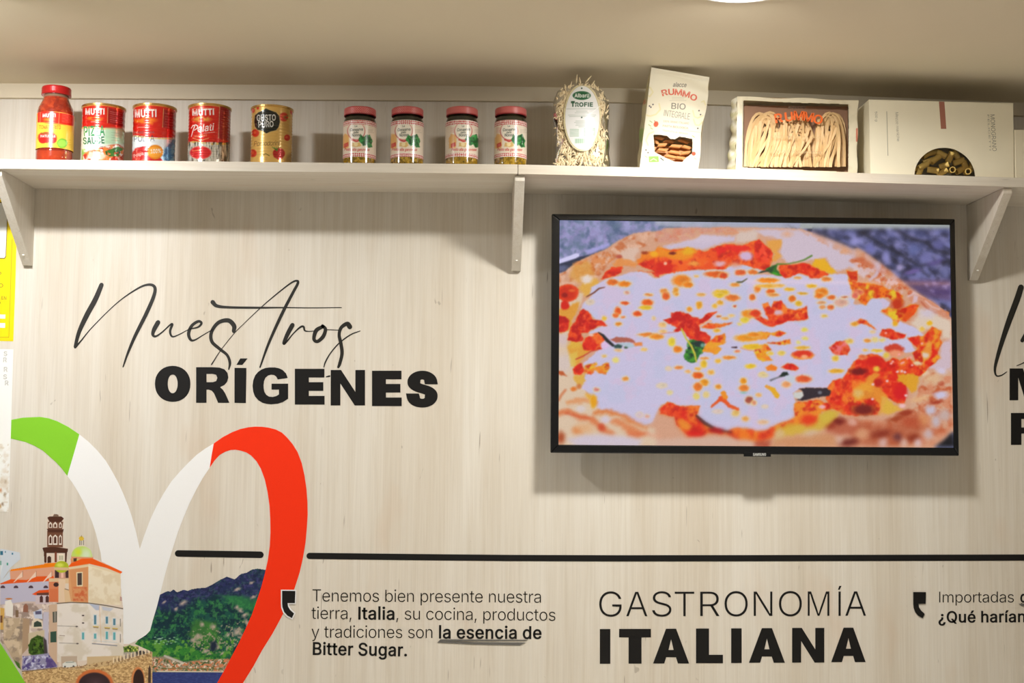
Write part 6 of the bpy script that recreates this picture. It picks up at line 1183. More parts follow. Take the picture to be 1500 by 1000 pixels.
# ------------------------------------------------------------------ the pizza on the television screen
T = [cr(a, b, 8.3333) for b in (315, 430, 540) for a in (815, 960, 1105, 1250)]
T1, T2, T3, T4, T5, T6, T7, T8, T9, T10, T11, T12 = T
CHE = (203, 195, 224)
def p_screen(cv):
    rp = np.random.RandomState(5); full = [(800, 300), (1420, 300), (1420, 670), (800, 670)]
    cv.c[:] = (122, 130, 168); lft = [(800, 310), (1060, 310), (1060, 420), (800, 420)]
    cv.mottle(lft, [(84, 102, 134), (158, 156, 202)], 13, 2, .47, .62, soft=1); cv.mottle(lft, [(96, 118, 140), (150, 140, 190)], 6, 6, .5, .68, a=.7)
    rt = [(1150, 320), (1420, 320), (1420, 520), (1150, 520)]; cv.poly(rt, (70, 74, 116), 12)
    cv.mottle(rt, [(36, 36, 56), (118, 120, 176)], 15, 12, .48, .62, ang=28, sy=2.0); cv.mottle(rt, [(40, 40, 60), (140, 138, 190)], 7, 16, .54, .7, a=.8, ang=30, sy=1.6)
    for p, w_ in [(T4(40, 180, 200, 270, 420, 400, 640, 520, 800, 620, 1170, 560), 4), (T4(500, 160, 700, 280, 900, 340, 1000, 420, 1170, 470), 5), (T3(620, 155, 860, 230, 1010, 310, 1250, 400), 2.5)]: cv.line(p, w_, (32, 32, 44), 3, .8)
    for a, b, rx, ry, col in [(400, 520, 6, 9, (140, 138, 196)), (570, 640, 5, 5, (176, 164, 210)), (530, 360, 5, 4, (130, 128, 180)), (880, 520, 10, 6, (112, 112, 168)), (720, 690, 12, 3, (120, 100, 170)), (1040, 360, 8, 7, (96, 96, 150)), (1130, 700, 5, 8, (110, 112, 160)), (20, 320, 9, 5, (150, 148, 206)), (200, 410, 6, 6, (110, 112, 176)), (1000, 580, 12, 3, (92, 80, 140)), (740, 420, 9, 6, (96, 104, 158))]: cv.ell(*T4(a, b)[0], rx, ry, col, soft=.8, ang=-15, warp=2)
    cv.poly(T4(520, 790, 1170, 790, 1190, 900, 1190, 1050, 900, 1000), (96, 70, 110), 5, .8)
    cv.mottle(T4(820, 810, 1175, 800, 1185, 1000, 1000, 980), [(170, 150, 200), (80, 60, 110)], 6, 3, .5, .65, sy=2)
    # strip of tray metal at the left and the pale top edge
    cv.poly(T1(30, 590, 150, 560, 290, 505, 420, 480, 640, 400, 560, 470, 300, 620, 150, 700, 30, 700), (44, 50, 72), 2.5)
    cv.poly(T1(30, 545, 150, 500, 240, 465, 275, 470, 280, 500, 240, 525, 100, 570, 30, 595), (212, 208, 246), 1.4); cv.poly(T1(350, 430, 480, 390, 640, 335, 650, 370, 560, 415, 440, 455, 380, 465), (168, 164, 222), 3, .9); cv.ell(*T1(60, 650)[0], 9, 5, (90, 96, 128), soft=.8, warp=2)
    cv.poly([(960, 322), (1420, 330), (1420, 334.4), (1180, 334.6), (1010, 333), (960, 330)], (182, 186, 200), 3, .75); cv.poly([(1172, 327), (1392, 328.6), (1392, 333.8), (1172, 334.6)], (168, 174, 172), 1.2)
    # crust silhouette
    crust = T1(20, 712, 100, 690, 150, 645, 220, 600, 300, 545, 420, 492, 620, 405, 700, 345, 780, 295, 850, 262, 950, 217, 1090, 203, 1180, 200) + T2(60, 190, 120, 160, 200, 154, 430, 152, 700, 150, 1100, 148) + T3(100, 152, 430, 156, 570, 168, 700, 208, 850, 262, 1000, 322, 1110, 368, 1200, 410) + T4(60, 402, 110, 425, 200, 490, 350, 596, 450, 676, 560, 776, 620, 820, 700, 882) + T8(845, 22, 950, 84, 1090, 185, 1195, 290) + [(1410, 480), (1410, 634)] + T12(1200, 775, 1110, 870, 1000, 945) + [(1360, 670), (800, 670), (800, 400)]
    cv.poly(crust, (214, 160, 130), 1.6, warp=.8)
    cv.c[:] = cv.c
    cr_ = crust
    def inm(pts, cols, sc, seed, lo=.48, hi=.62, a=1, **k): cv.mottle(pts, cols, sc, seed, lo, hi, a, soft=3, warp=3, **k)
    # upper left crust browns
    inm(T1(30, 730, 220, 610, 420, 500, 650, 410, 860, 270, 1100, 210, 1250, 210, 1250, 330, 1000, 400, 760, 500, 620, 620, 500, 760, 300, 850, 30, 850), [(202, 116, 70), (226, 178, 150)], 9, 3)
    inm(T1(200, 600, 420, 500, 640, 430, 700, 540, 500, 700, 260, 760), [(206, 110, 50), (222, 140, 84)], 6, 8, .42, .6)
    cv.poly(T1(180, 640, 330, 560, 430, 600, 460, 720, 420, 790, 250, 830, 160, 740), (222, 160, 70), 7, .75, 4); cv.poly(T1(300, 830, 360, 740, 500, 780, 560, 840, 420, 900, 440, 960, 340, 1000, 260, 900), (228, 172, 60), 5, .85, 3); cv.ell(*T1(370, 780)[0], 8, 6, (232, 214, 206), soft=.9, warp=2)
    cv.poly(T1(770, 470, 850, 400, 1000, 390, 1020, 440, 960, 500, 960, 580, 840, 560), (222, 190, 172), 4, .9, 2)
    inm(T2(0, 210, 130, 165, 430, 158, 700, 160, 1000, 160, 1000, 200, 700, 210, 500, 240, 400, 320, 200, 330, 0, 330), [(216, 130, 100), (212, 150, 130)], 8, 5, .4, .6)
    cv.poly(T2(100, 380, 250, 340, 480, 290, 560, 240, 700, 240, 800, 250, 980, 260, 960, 320, 860, 330, 700, 380, 560, 420, 430, 400, 300, 390, 150, 425), (204, 190, 212), 4, .95, 2)
    cv.poly(T2(1000, 200, 1250, 180, 1250, 300, 1100, 330, 980, 330), (216, 196, 186), 5, .9, 2); cv.line(T2(700, 160, 900, 150, 1010, 215, 860, 225, 830, 200), 2, (222, 140, 96), 2.5, .8)
    cv.poly(T3(0, 180, 430, 175, 560, 190, 840, 280, 1040, 360, 1230, 430, 1250, 640, 1150, 640, 980, 690, 880, 520, 740, 540, 600, 560, 400, 580, 320, 500, 330, 300, 120, 250), (208, 190, 204), 4, 1, 2)
    inm(T3(560, 190, 840, 280, 1040, 360, 1250, 440, 1250, 500, 1000, 420, 800, 330), [(222, 164, 140), (210, 150, 120)], 7, 9, .42, .6, a=.8); cv.ell(*T3(1100, 440)[0], 6, 4.4, (222, 160, 120), soft=.8, warp=2); cv.ell(*T3(400, 230)[0], 8, 5, (222, 170, 140), soft=.9, a=.7, warp=2); cv.ell(*T3(1220, 556)[0], 7, 3, (206, 120, 84), soft=.8, warp=2)
    # right crust
    inm(T4(110, 450, 220, 510, 470, 700, 700, 890, 900, 1040, 1200, 1200, 1200, 1260, 900, 1140, 640, 980, 420, 920, 240, 780, 60, 700, 0, 560), [(204, 100, 60), (214, 130, 84), (220, 180, 176)], 8, 4, .46, .6)
    cv.line(T4(200, 540, 290, 600, 310, 660, 270, 740, 200, 790), [2, 6, 6, 5, 3], (210, 188, 204), 3, .9); cv.line(T4(20, 560, 130, 540, 220, 640), 3.4, (200, 96, 56), 3, .9); cv.poly(T4(0, 620, 100, 640, 200, 720, 120, 760, 0, 700), (220, 196, 200), 4, .9, 2)
    cv.poly(T8(740, 20, 860, 40, 1000, 110, 1180, 290, 1180, 340, 980, 260, 860, 160, 720, 120, 680, 60), (212, 140, 110), 3, .9, 2); cv.line(T8(830, 100, 900, 180, 1010, 235), 2, (190, 90, 60), 2, .8); cv.line(T8(880, 90, 960, 160, 1050, 190), 2, (232, 196, 190), 2, .8); cv.poly(T8(740, 20, 790, 30, 780, 100, 720, 120), (216, 190, 204), 2.5, .9)
    cv.poly(T8(800, 190, 1000, 250, 1185, 330, 1190, 560, 1080, 540, 1090, 460, 960, 420, 880, 440, 800, 470, 700, 360, 790, 260), (222, 200, 180), 5, 1, 2); cv.poly(T8(1080, 600, 1190, 560, 1195, 960, 900, 900, 1060, 780), (210, 186, 196), 4, 1, 2); cv.ell(*T8(900, 240)[0], 12, 7, (212, 196, 206), soft=.9, a=.8, warp=2)
    cv.poly(T12(820, 60, 1195, 0, 1200, 300, 1100, 600, 1195, 700, 1195, 760, 900, 700, 640, 700, 700, 420, 760, 260), (214, 170, 140), 5, .9, 3)
    inm(T12(780, 300, 900, 40, 1195, 40, 1200, 700, 1000, 930, 700, 930, 0, 930, 0, 620, 400, 640, 600, 560, 760, 460), [(196, 96, 56), (214, 140, 104)], 9, 7, .42, .58)
    cv.poly(T12(0, 640, 200, 660, 380, 700, 800, 560, 900, 700, 800, 860, 500, 940, 0, 940), (178, 84, 50), 9, .7, 4); cv.poly(T11(820, 640, 1050, 600, 1250, 640, 1250, 820, 1050, 800, 880, 760), (180, 80, 50), 8, .8, 3)
    for t_, a, b, rx, ry, col in [(T12, 1070, 320, 10, 5, (206, 196, 220)), (T12, 940, 500, 7, 6, (200, 190, 206)), (T12, 1010, 640, 6, 9, (196, 180, 186)), (T12, 920, 800, 7, 7, (202, 176, 176)), (T12, 1110, 560, 9, 8, (200, 172, 164)), (T12, 1080, 30, 7, 5, (214, 200, 220)), (T12, 1010, 405, 9, 3.4, (170, 60, 34)), (T12, 640, 540, 12, 4, (156, 50, 20)), (T12, 520, 610, 13, 3, (160, 60, 24)), (T12, 340, 800, 14, 6, (140, 44, 20)), (T12, 730, 840, 9, 5, (140, 46, 20)), (T12, 540, 830, 6, 6, (110, 50, 50)), (T12, 100, 800, 10, 8, (214, 150, 110)), (T12, 360, 900, 6, 6, (214, 170, 160)), (T12, 620, 900, 6, 5, (216, 176, 160)), (T12, 850, 620, 8, 8, (214, 140, 90)), (T12, 700, 650, 14, 8, (186, 80, 46)), (T12, 1070, 180, 5, 3, (190, 90, 60)), (T12, 960, 120, 12, 8, (222, 180, 140)), (T12, 800, 900, 5, 6, (220, 190, 190)), (T11, 1020, 640, 9, 5, (120, 24, 12)), (T11, 930, 700, 6, 4, (150, 44, 22)), (T11, 1200, 660, 6, 5, (220, 160, 140)), (T11, 1150, 900, 14, 5, (110, 30, 20)), (T11, 1020, 870, 7, 6, (214, 170, 150)), (T12, 880, 50, 6, 3, (232, 200, 170)), (T12, 820, 360, 14, 4, (226, 176, 130))]:
        cv.ell(*t_(a, b)[0], rx, ry, col, soft=1.0, warp=2.5, ang=-12 if rx > ry * 2 else 0)
    # left side base, lower crust
    cv.poly([(810, 395)] + T5(40, 0, 330, 0, 300, 120, 200, 300, 160, 440, 130, 640, 200, 800, 200, 900, 330, 1000) + T9(340, 30, 330, 200, 360, 300, 480, 440, 560, 500, 800, 540, 960, 640, 1200, 740, 1250, 930) + [(810, 660)], (222, 196, 168), 4, 1, 2)
    cv.poly(T5(30, 190, 280, 100, 260, 200, 190, 330, 170, 430, 60, 480, 30, 400), (224, 150, 40), 3, .9, 2)
    cv.poly(T5(140, 620, 330, 600, 420, 690, 330, 780, 230, 900, 140, 720), (226, 160, 40), 4, .85, 2); cv.ell(*T5(220, 620)[0], 10, 6, (226, 176, 60), soft=.9, warp=2); cv.ell(*T5(80, 560)[0], 9, 9, (214, 190, 186), soft=.9, warp=2); cv.ell(*T5(90, 850)[0], 12, 14, (216, 196, 186), soft=.9, warp=2); cv.poly(T5(160, 740, 260, 700, 240, 880, 170, 900), (224, 190, 80), 3, .8, 2)
    # cheese field
    che = T1(400, 960, 440, 880, 620, 780, 780, 740, 900, 700, 1000, 688, 1090, 690, 1140, 740) + T2(0, 780, 100, 740, 180, 700, 300, 680, 520, 665, 860, 660, 920, 620, 1060, 600) + T3(0, 640, 100, 680, 20, 720, 200, 730, 420, 760, 540, 710, 700, 760, 950, 720, 1120, 720, 1250, 830) + T4(0, 860, 40, 900) + T8(0, 130, 150, 140, 230, 60, 360, 50, 440, 110, 420, 180, 330, 220, 420, 280, 560, 340, 740, 400, 880, 520, 660, 530, 760, 700, 640, 720, 500, 640, 400, 690, 380, 760, 200, 740, 0, 820) + T11(1250, 20, 1100, 100, 960, 140, 900, 230, 560, 230, 470, 300, 500, 400, 480, 590, 330, 660, 180, 740, 0, 750) + T10(1100, 710, 940, 760, 800, 740, 620, 660, 520, 560, 540, 450, 300, 450, 150, 400, 60, 450, 0, 560) + T9(1240, 500, 1180, 650, 1060, 690, 880, 610, 720, 540, 560, 500, 500, 470, 520, 400, 380, 290, 300, 230, 360, 60) + T5(330, 850, 500, 700, 560, 640, 440, 600, 400, 470, 500, 420, 560, 390, 420, 250, 300, 190, 330, 110, 440, 20)
    cv.poly(che, CHE, 2, 1, 1.2)
    cv.mottle(full, [(196, 196, 226)], 34, 5, .45, .6, a=0)
    i = np.arange(len(cv.x)); mche = cv.mask([che], i, 3)
    n = fbm(cv.x, cv.y, 26, 9); k = (mche * np.clip((n - .5) / .12, 0, 1) * .55)[:, None]; cv.c[:] = cv.c * (1 - k) + np.array((192, 194, 222.)) * k
    n = fbm(cv.x, cv.y, 18, 29); k = (mche * np.clip((n - .58) / .1, 0, 1) * .5)[:, None]; cv.c[:] = cv.c * (1 - k) + np.array((216, 190, 216.)) * k
    RD, RO, OG, YO, YE = (224, 34, 8), (238, 74, 14), (240, 124, 14), (238, 160, 30), (232, 192, 40)
    # sauce zones: polygon + mottling
    def sauce(p, base=RO, mix=(RD, OG), sc=5, warp=2.5, seed=4, soft=1.6, halo=YO):
        if halo: cv.poly(p, halo, soft * 3.2, .55, warp, seed)
        cv.poly(p, base, soft, .96, warp, seed); cv.mottle(p, mix, sc * 2.2, seed + 2, .44, .62, soft=soft, warp=warp); cv.mottle(p, [(250, 120, 70)], 4, seed + 9, .62, .76, a=.5, soft=2); cv.mottle(p, [(192, 18, 4)], 8, seed + 7, .56, .72, a=.8, soft=2)
    sauce(T1(990, 600, 1060, 530, 1250, 500, 1250, 760, 1150, 700, 1090, 690, 1000, 680) + [(965, 400)], RD, (RO, (190, 14, 4)))
    sauce(T2(0, 520, 60, 400, 200, 430, 330, 410, 480, 420, 600, 440, 740, 390, 850, 360, 960, 360, 1100, 370, 1250, 310, 1250, 640, 1060, 600, 900, 600, 860, 655, 520, 662, 300, 680, 180, 700, 90, 720, 0, 750), RO, (RD, (246, 96, 20)), 6)
    cv.poly(T2(0, 420, 70, 400, 180, 440, 400, 410, 520, 440, 440, 520, 330, 560, 260, 540, 100, 520, 0, 510), (238, 146, 16), 4, .85, 2); cv.ell(*T2(210, 465)[0], 5, 2, (120, 30, 10), soft=.7, warp=1); cv.ell(*T2(400, 440)[0], 9, 5, (234, 170, 20), soft=.9, warp=2)
    cv.poly(T2(0, 590, 100, 560, 230, 610, 200, 690, 0, 720), (214, 20, 4), 4, .8, 2); cv.poly(T2(740, 410, 900, 370, 1110, 375, 1180, 420, 1000, 450, 900, 420, 760, 500), (232, 22, 22), 3, .8, 2)
    cv.ell(*T2(1110, 500)[0], 10, 7, (212, 178, 210), soft=.7, warp=2); cv.ell(*T2(790, 590)[0], 9, 4.4, (226, 170, 180), soft=.8, a=.85, warp=2); cv.ell(*T2(980, 600)[0], 9, 4.4, (226, 150, 120), soft=.9, a=.7, warp=2); cv.ell(*T2(470, 590)[0], 8, 3.4, (240, 150, 60), soft=.9, warp=2); cv.ell(*T2(122, 590)[0], 2.6, 2.6, (250, 180, 150), soft=.6)
    sauce(T3(0, 340, 60, 300, 150, 380, 230, 470, 210, 560, 180, 640, 120, 670, 0, 640), RO, (RD, (246, 70, 40)), 5)
    cv.poly(T3(150, 310, 340, 300, 330, 380, 280, 440, 340, 500, 270, 560, 220, 560, 240, 470, 160, 380), (232, 160, 60), 3.4, .85, 2)
    sauce(T1(545, 780, 600, 700, 680, 640, 800, 620, 800, 700, 720, 740), RD, (RO,), 4); cv.poly(T1(690, 600, 760, 520, 950, 560, 990, 580, 960, 640, 830, 620, 700, 620), (232, 140, 60), 3, .8, 2); cv.ell(*T1(765, 505)[0], 4.5, 2.6, (186, 80, 60), soft=.8, warp=1); cv.poly(T1(980, 560, 1060, 460, 1200, 440, 1250, 380, 1250, 520, 1080, 560, 1000, 600), (240, 120, 14), 3, .9, 2); cv.ell(*T1(1080, 460)[0], 5, 2.4, (160, 60, 20), soft=.8, warp=1); cv.ell(*T1(1195, 475)[0], 6, 4, (246, 170, 20), soft=.8)
    sauce(T3(290, 650, 330, 600, 480, 610, 580, 580, 700, 620, 860, 680, 900, 720, 820, 760, 700, 770, 560, 700, 460, 740, 380, 768, 320, 720), RO, (RD,), 5); cv.poly(T3(740, 540, 860, 530, 940, 640, 1000, 690, 950, 720, 860, 690, 700, 620), (236, 176, 20), 3.4, .95, 2)
    cv.poly(T3(130, 660, 220, 620, 290, 592, 270, 660, 340, 745, 250, 730, 180, 700), (44, 110, 30), 1.2, 1, 1); cv.poly(T3(150, 690, 180, 650, 260, 610, 210, 700), (30, 66, 34), 1.4, .9); cv.ell(*T3(260, 715)[0], 5, 1.6, (60, 160, 30), ang=20, soft=.6)
    cv.line(T3(280, 598, 400, 596, 520, 572, 610, 545, 700, 495), [2.6, 1.4, 1.4, 2, 2.6], (90, 130, 50), .9); cv.line(T3(20, 715, 100, 690, 160, 680), [1, 2.4, 2], (26, 40, 26), .9); cv.line(T2(1000, 820, 1060, 815, 1120, 775), [3, 2, 1.2], (70, 70, 36), 1)
    cv.line(T1(370, 995, 460, 945, 520, 895, 590, 880), [1.4, 2, 2, 1], (110, 50, 30), .9); cv.poly(T1(420, 880, 600, 790, 640, 790, 500, 880, 440, 920), CHE, 1.4, .9)
    # left tomatoes
    cv.ell(*T1(140, 950)[0], 16, 13, (226, 60, 14), soft=.18, warp=1.4); cv.ell(*T1(130, 950)[0], 12, 9, (206, 40, 8), soft=.5, warp=2); cv.ell(*T1(100, 975)[0], 4, 3, (150, 14, 6), soft=.7, warp=1); cv.ell(*T1(190, 920)[0], 5, 2, (232, 100, 40), soft=.7); cv.ell(*T5(105, 140)[0], 6, 7, (214, 28, 8), soft=.5, warp=1.5)
    sauce(T5(30, 265, 100, 280, 165, 330, 140, 440, 60, 478, 30, 470), (214, 30, 8), (RD, (180, 10, 4)), 4, 1.5)
    sauce(T5(330, 185, 410, 240, 440, 320, 560, 330, 620, 390, 520, 385, 440, 430, 380, 470, 300, 480, 330, 560, 240, 590, 140, 560, 170, 420, 240, 330, 290, 220), RD, (RO, (190, 16, 4)), 4, 2)
    sauce(T5(330, 580, 420, 500, 540, 480, 600, 560, 540, 620, 550, 670, 440, 690, 340, 690, 320, 640), (232, 50, 10), (RD, (244, 110, 30)), 4, 2); cv.line(T5(240, 800, 330, 760, 420, 705, 560, 670), [2, 2, 1.6, 1], (196, 60, 40), 1, .9)
    cv.ell(*T5(590, 630)[0], 5.5, 5, (224, 190, 230), soft=.6, warp=1); cv.ell(*T5(425, 505)[0], 3.4, 2, (240, 190, 170), soft=.7)
    sauce(T5(200, 930, 260, 860, 300, 850, 340, 930, 300, 1000, 230, 990), (232, 50, 10), (RD,), 3, 1.5); sauce(T5(350, 880, 480, 840, 500, 860, 400, 900, 640, 850, 650, 900, 600, 980, 480, 940, 420, 980, 340, 960), (236, 140, 30), (RO, YE), 4, 2.5)
    cv.poly(T9(210, 90, 340, 60, 350, 140, 300, 230, 260, 200, 220, 150), (224, 170, 60), 3, .9, 2); cv.ell(*T9(210, 245)[0], 4.4, 3.6, (226, 120, 40), soft=.8, warp=1); cv.ell(*T9(275, 215)[0], 3.6, 4, (206, 120, 60), soft=.8, warp=1); cv.poly(T9(20, 20, 80, 30, 130, 90, 60, 80, 20, 60), (190, 80, 30), 2, .9, 1); cv.line(T9(30, 380, 60, 320, 110, 260), 3.4, (206, 110, 64), 3, .8)
    # dark leaf, left
    cv.line(T5(515, 474, 570, 510, 620, 570, 690, 630), [1.6, 3.8, 5, 4], (36, 34, 38), 1); cv.ell(*T5(755, 642)[0], 6, 3.2, (44, 74, 70), soft=.5, warp=1); cv.ell(*T5(850, 655)[0], 3, 1.8, (60, 86, 60), soft=.6); cv.poly(T5(650, 560, 740, 528, 860, 530, 940, 560, 960, 600, 860, 590, 740, 600), (176, 90, 70), 1.6, .95, 1.2); cv.poly(T5(740, 600, 900, 600, 990, 640, 900, 660, 800, 630), (176, 196, 206), 2.4, .9, 1); cv.poly(T5(940, 600, 1040, 590, 1050, 640, 960, 640), (236, 126, 50), 2, .9, 1)
    # middle sauce patch
    sauce(T6(100, 320, 200, 300, 190, 240, 280, 220, 380, 240, 470, 290, 560, 320, 640, 240, 750, 220, 700, 260, 640, 320, 540, 380, 540, 460, 620, 480, 670, 530, 650, 620, 540, 590, 420, 550, 380, 500, 330, 450, 230, 460, 280, 410, 200, 380), RD, (RO, (196, 14, 4)), 4, 2)
    sauce(T6(560, 410, 640, 360, 780, 370, 940, 355, 840, 400, 700, 430), (238, 110, 20), (RO,), 4, 1.4); sauce(T6(570, 700, 640, 600, 740, 520, 850, 490, 850, 600, 740, 640, 800, 680, 740, 740, 650, 710), (240, 130, 20), (RO, YO), 5, 2)
    cv.poly(T6(400, 570, 480, 560, 560, 590, 600, 640, 560, 720, 500, 830, 440, 850, 360, 800, 350, 760, 400, 650), (40, 110, 36), 1.2, 1, 1.2); cv.mottle(T6(400, 570, 600, 590, 580, 720, 440, 850, 350, 780), [(20, 56, 30), (70, 150, 40)], 4, 6, .5, .58); cv.ell(*T6(530, 615)[0], 8, 4.6, (24, 44, 40), soft=.5, warp=1); cv.ell(*T6(575, 630)[0], 3, 3, (110, 160, 140), soft=.7); cv.line(T6(320, 430, 370, 540, 440, 640, 480, 730, 500, 830), [2.6, 2.2, 3, 3, 2], (206, 190, 60), .9)
    # right-centre patch
    sauce(T7(0, 220, 100, 300, 180, 330, 100, 130, 160, 110, 210, 180, 240, 100, 330, 90, 400, 180, 500, 210, 640, 150, 650, 300, 560, 330, 400, 330, 330, 370, 200, 400, 120, 370, 0, 300), RO, (RD, (246, 130, 40)), 4, 2); cv.ell(*T7(290, 230)[0], 6, 4, (220, 180, 190), soft=.8, warp=1.5); cv.ell(*T7(200, 215)[0], 5, 4, (214, 40, 12), soft=.5)
    sauce(T7(0, 490, 90, 460, 200, 490, 300, 450, 390, 480, 300, 530, 200, 500, 150, 550, 0, 560), (240, 130, 20), (RO, YO), 4, 2); sauce(T7(150, 600, 300, 590, 430, 560, 440, 610, 330, 620), OG, (YE,), 4, 1.6); sauce(T7(0, 640, 140, 620, 210, 690, 130, 720, 220, 810, 110, 830, 30, 780, 0, 720), (236, 176, 20), (YE, OG), 5, 2)
    cv.ell(*T7(590, 750)[0], 17, 6.6, (238, 140, 50), soft=.3, warp=1.5); cv.ell(*T7(590, 736)[0], 14, 5, (222, 50, 20), soft=.5, warp=1.4); cv.ell(*T7(610, 770)[0], 5, 3, (250, 170, 120), soft=.8)
    sauce(T7(920, 660, 1000, 590, 1120, 580, 1170, 680, 1130, 740, 1000, 750, 960, 720), (230, 80, 30), (RD, (236, 110, 110)), 4, 1.8)
    sauce(T7(330, 900, 400, 850, 480, 860, 540, 910, 500, 940, 400, 920), (234, 80, 24), (RD,), 4, 1.4); sauce(T7(140, 900, 210, 865, 280, 900, 260, 935, 160, 935), (240, 130, 50), (OG,), 4, 1.2)
    # right rim topping
    sauce(T3(1130, 680, 1250, 680, 1250, 810, 1150, 770) + T4(0, 800, 60, 830, 300, 850, 420, 900, 560, 940, 600, 1000) + T8(600, 100, 560, 190, 500, 100, 420, 40, 200, 60, 150, 140, 80, 90, 0, 40), (240, 120, 20), ((214, 60, 14), YE), 6, 2.5)
    sauce(T8(350, 210, 440, 170, 560, 200, 700, 140, 800, 140, 760, 230, 640, 330, 560, 320, 520, 380, 470, 290, 380, 240), (234, 140, 24), (YE, RO), 5, 2.5); cv.ell(*T8(540, 130)[0], 9, 8, (196, 50, 14), soft=.8, warp=2.5); cv.ell(*T8(660, 270)[0], 9, 5, (226, 80, 14), ang=-40, soft=.7, warp=2)
    sauce(T8(30, 340, 90, 305, 160, 330, 280, 440, 180, 390, 100, 360, 20, 380), (236, 110, 40), (RO,), 3, 1, soft=1.2); sauce(T8(320, 510, 350, 440, 460, 430, 520, 470, 640, 500, 620, 540, 480, 560), (234, 70, 20), (RD,), 3, 1.6)
    sauce(T8(660, 540, 860, 515, 960, 400, 1080, 460, 1050, 560, 1080, 600, 1020, 740, 1060, 780, 900, 920, 820, 1000, 700, 960, 640, 800, 760, 820, 720, 720, 800, 680), (228, 70, 20), (RD, (236, 150, 30)), 5, 2.5)
    cv.poly(T8(840, 700, 920, 560, 960, 600, 960, 760, 860, 840), (234, 170, 60), 3, .8, 2); cv.ell(*T8(880, 750)[0], 5, 4, (224, 200, 180), soft=.8, warp=1.5); cv.ell(*T8(780, 850)[0], 7, 3, (230, 200, 160), soft=.8, warp=1.5)
    cv.ell(*T8(500, 680)[0], 14, 8, (206, 60, 34), soft=.35, warp=1.5); cv.ell(*T8(520, 730)[0], 10, 5, (236, 150, 110), soft=.8, warp=1.6)
    # big tomato pile lower right
    sauce([(1230, 560)] + T8(0, 850, 80, 770, 200, 740, 300, 745, 400, 840, 480, 780, 560, 820, 680, 780, 760, 880, 860, 950) + T12(860, 40, 800, 90, 660, 60, 640, 300, 620, 420, 540, 420, 440, 360, 340, 330, 330, 460, 300, 560, 0, 570) + T11(1100, 560, 960, 480, 880, 370, 900, 230, 960, 150, 1080, 120), (232, 54, 14), (RD, (240, 120, 30)), 7, 2)
    cv.poly(T12(0, 240, 130, 150, 250, 40, 330, 60, 260, 160, 340, 240, 430, 370, 500, 440, 610, 500, 480, 540, 300, 560, 340, 460, 260, 370, 100, 370, 0, 400), (232, 170, 50), 4, .75, 3); cv.poly(T12(540, 60, 740, 60, 800, 100, 780, 240, 720, 290, 640, 200, 540, 150), (226, 160, 30), 3, .95, 2); cv.poly(T12(400, 380, 470, 420, 560, 500, 420, 560, 360, 500), (222, 176, 60), 3, .9, 2)
    cv.ell(*T12(130, 500)[0], 16, 8, (116, 22, 10), soft=.8, warp=2.5); cv.ell(*T12(570, 290)[0], 10, 12, (216, 16, 20), soft=.6, warp=2); cv.ell(*T12(300, 170)[0], 6, 6, (190, 24, 10), soft=.7, warp=1.5); cv.ell(*T8(250, 820)[0], 14, 7, (214, 20, 6), soft=.6, warp=2); cv.ell(*T8(60, 950)[0], 12, 5, (120, 10, 6), soft=.7, warp=1.5); cv.ell(*T8(280, 920)[0], 5, 4, (236, 190, 60), soft=.8, warp=1.5); cv.ell(*T12(60, 300)[0], 7, 6, (226, 180, 100), soft=.9, warp=2)
    for a, b in [(600, 450, ), (590, 30), (540, 35), (630, 40), (410, 150), (235, 370), (640, 325), (240, 190)]: cv.ell(*T12(a, b)[0], 2.2 if (a, b) != (600, 450) else 4.5, 1.8 if (a, b) != (600, 450) else 3.4, (240, 190, 190), soft=.7, warp=.8)
    for a, b in [(660, 790), (700, 780), (590, 850), (460, 850), (840, 610), (560, 740), (480, 830), (610, 840), (400, 480), (720, 870)]: cv.ell(*T8(a, b)[0], 2, 1.7, (246, 160, 150), soft=.7, warp=.8)
    # lower sauce border
    sauce(T10(50, 500, 150, 410, 300, 460, 540, 455, 500, 570, 640, 700, 850, 770, 1000, 720, 1200, 750, 1250, 780, 1250, 880, 1000, 860, 880, 800, 640, 780, 580, 820, 400, 830, 260, 680, 230, 580, 60, 550), (234, 60, 10), (RD, (240, 120, 20)), 7, 2); cv.line(T10(505, 575, 600, 660, 740, 740, 930, 775), [3.4, 5, 4, 2], (60, 24, 26), 1.6, .9)
    cv.poly(T10(250, 640, 330, 600, 450, 700, 400, 760, 300, 700), (236, 150, 40), 4, .85, 2); cv.ell(*T10(480, 790)[0], 12, 3.4, (222, 20, 6), soft=.6, warp=2); cv.ell(*T10(730, 750)[0], 11, 4, (170, 10, 10), soft=.7, warp=2)
    sauce(T11(0, 760, 150, 760, 260, 690, 500, 600, 490, 430, 600, 400, 760, 380, 900, 420, 980, 480, 820, 520, 740, 720, 640, 640, 540, 680, 300, 760, 180, 860, 0, 880), (234, 76, 14), (RD, (238, 140, 30)), 6, 2.4)
    cv.poly(T11(250, 740, 420, 660, 640, 680, 760, 600, 900, 500, 1060, 510, 1000, 600, 880, 700, 760, 780, 500, 800, 300, 840), (214, 176, 50), 5, .85, 3); cv.poly(T11(240, 780, 320, 720, 380, 780, 340, 860, 240, 890), (216, 180, 130), 4, .9, 2); cv.ell(*T11(700, 800)[0], 13, 7, (214, 180, 150), soft=.9, warp=2); cv.poly(T11(200, 940, 260, 860, 600, 820, 860, 780, 980, 800, 1000, 940), (206, 140, 90), 6, .75, 3); cv.ell(*T11(660, 620)[0], 12, 8, (228, 56, 10), soft=.7, warp=2.5); cv.poly(T11(780, 560, 980, 510, 960, 620, 860, 680), (210, 180, 60), 3, .8, 2); cv.ell(*T11(830, 465)[0], 5, 2.6, (240, 180, 190), soft=.8, warp=1)
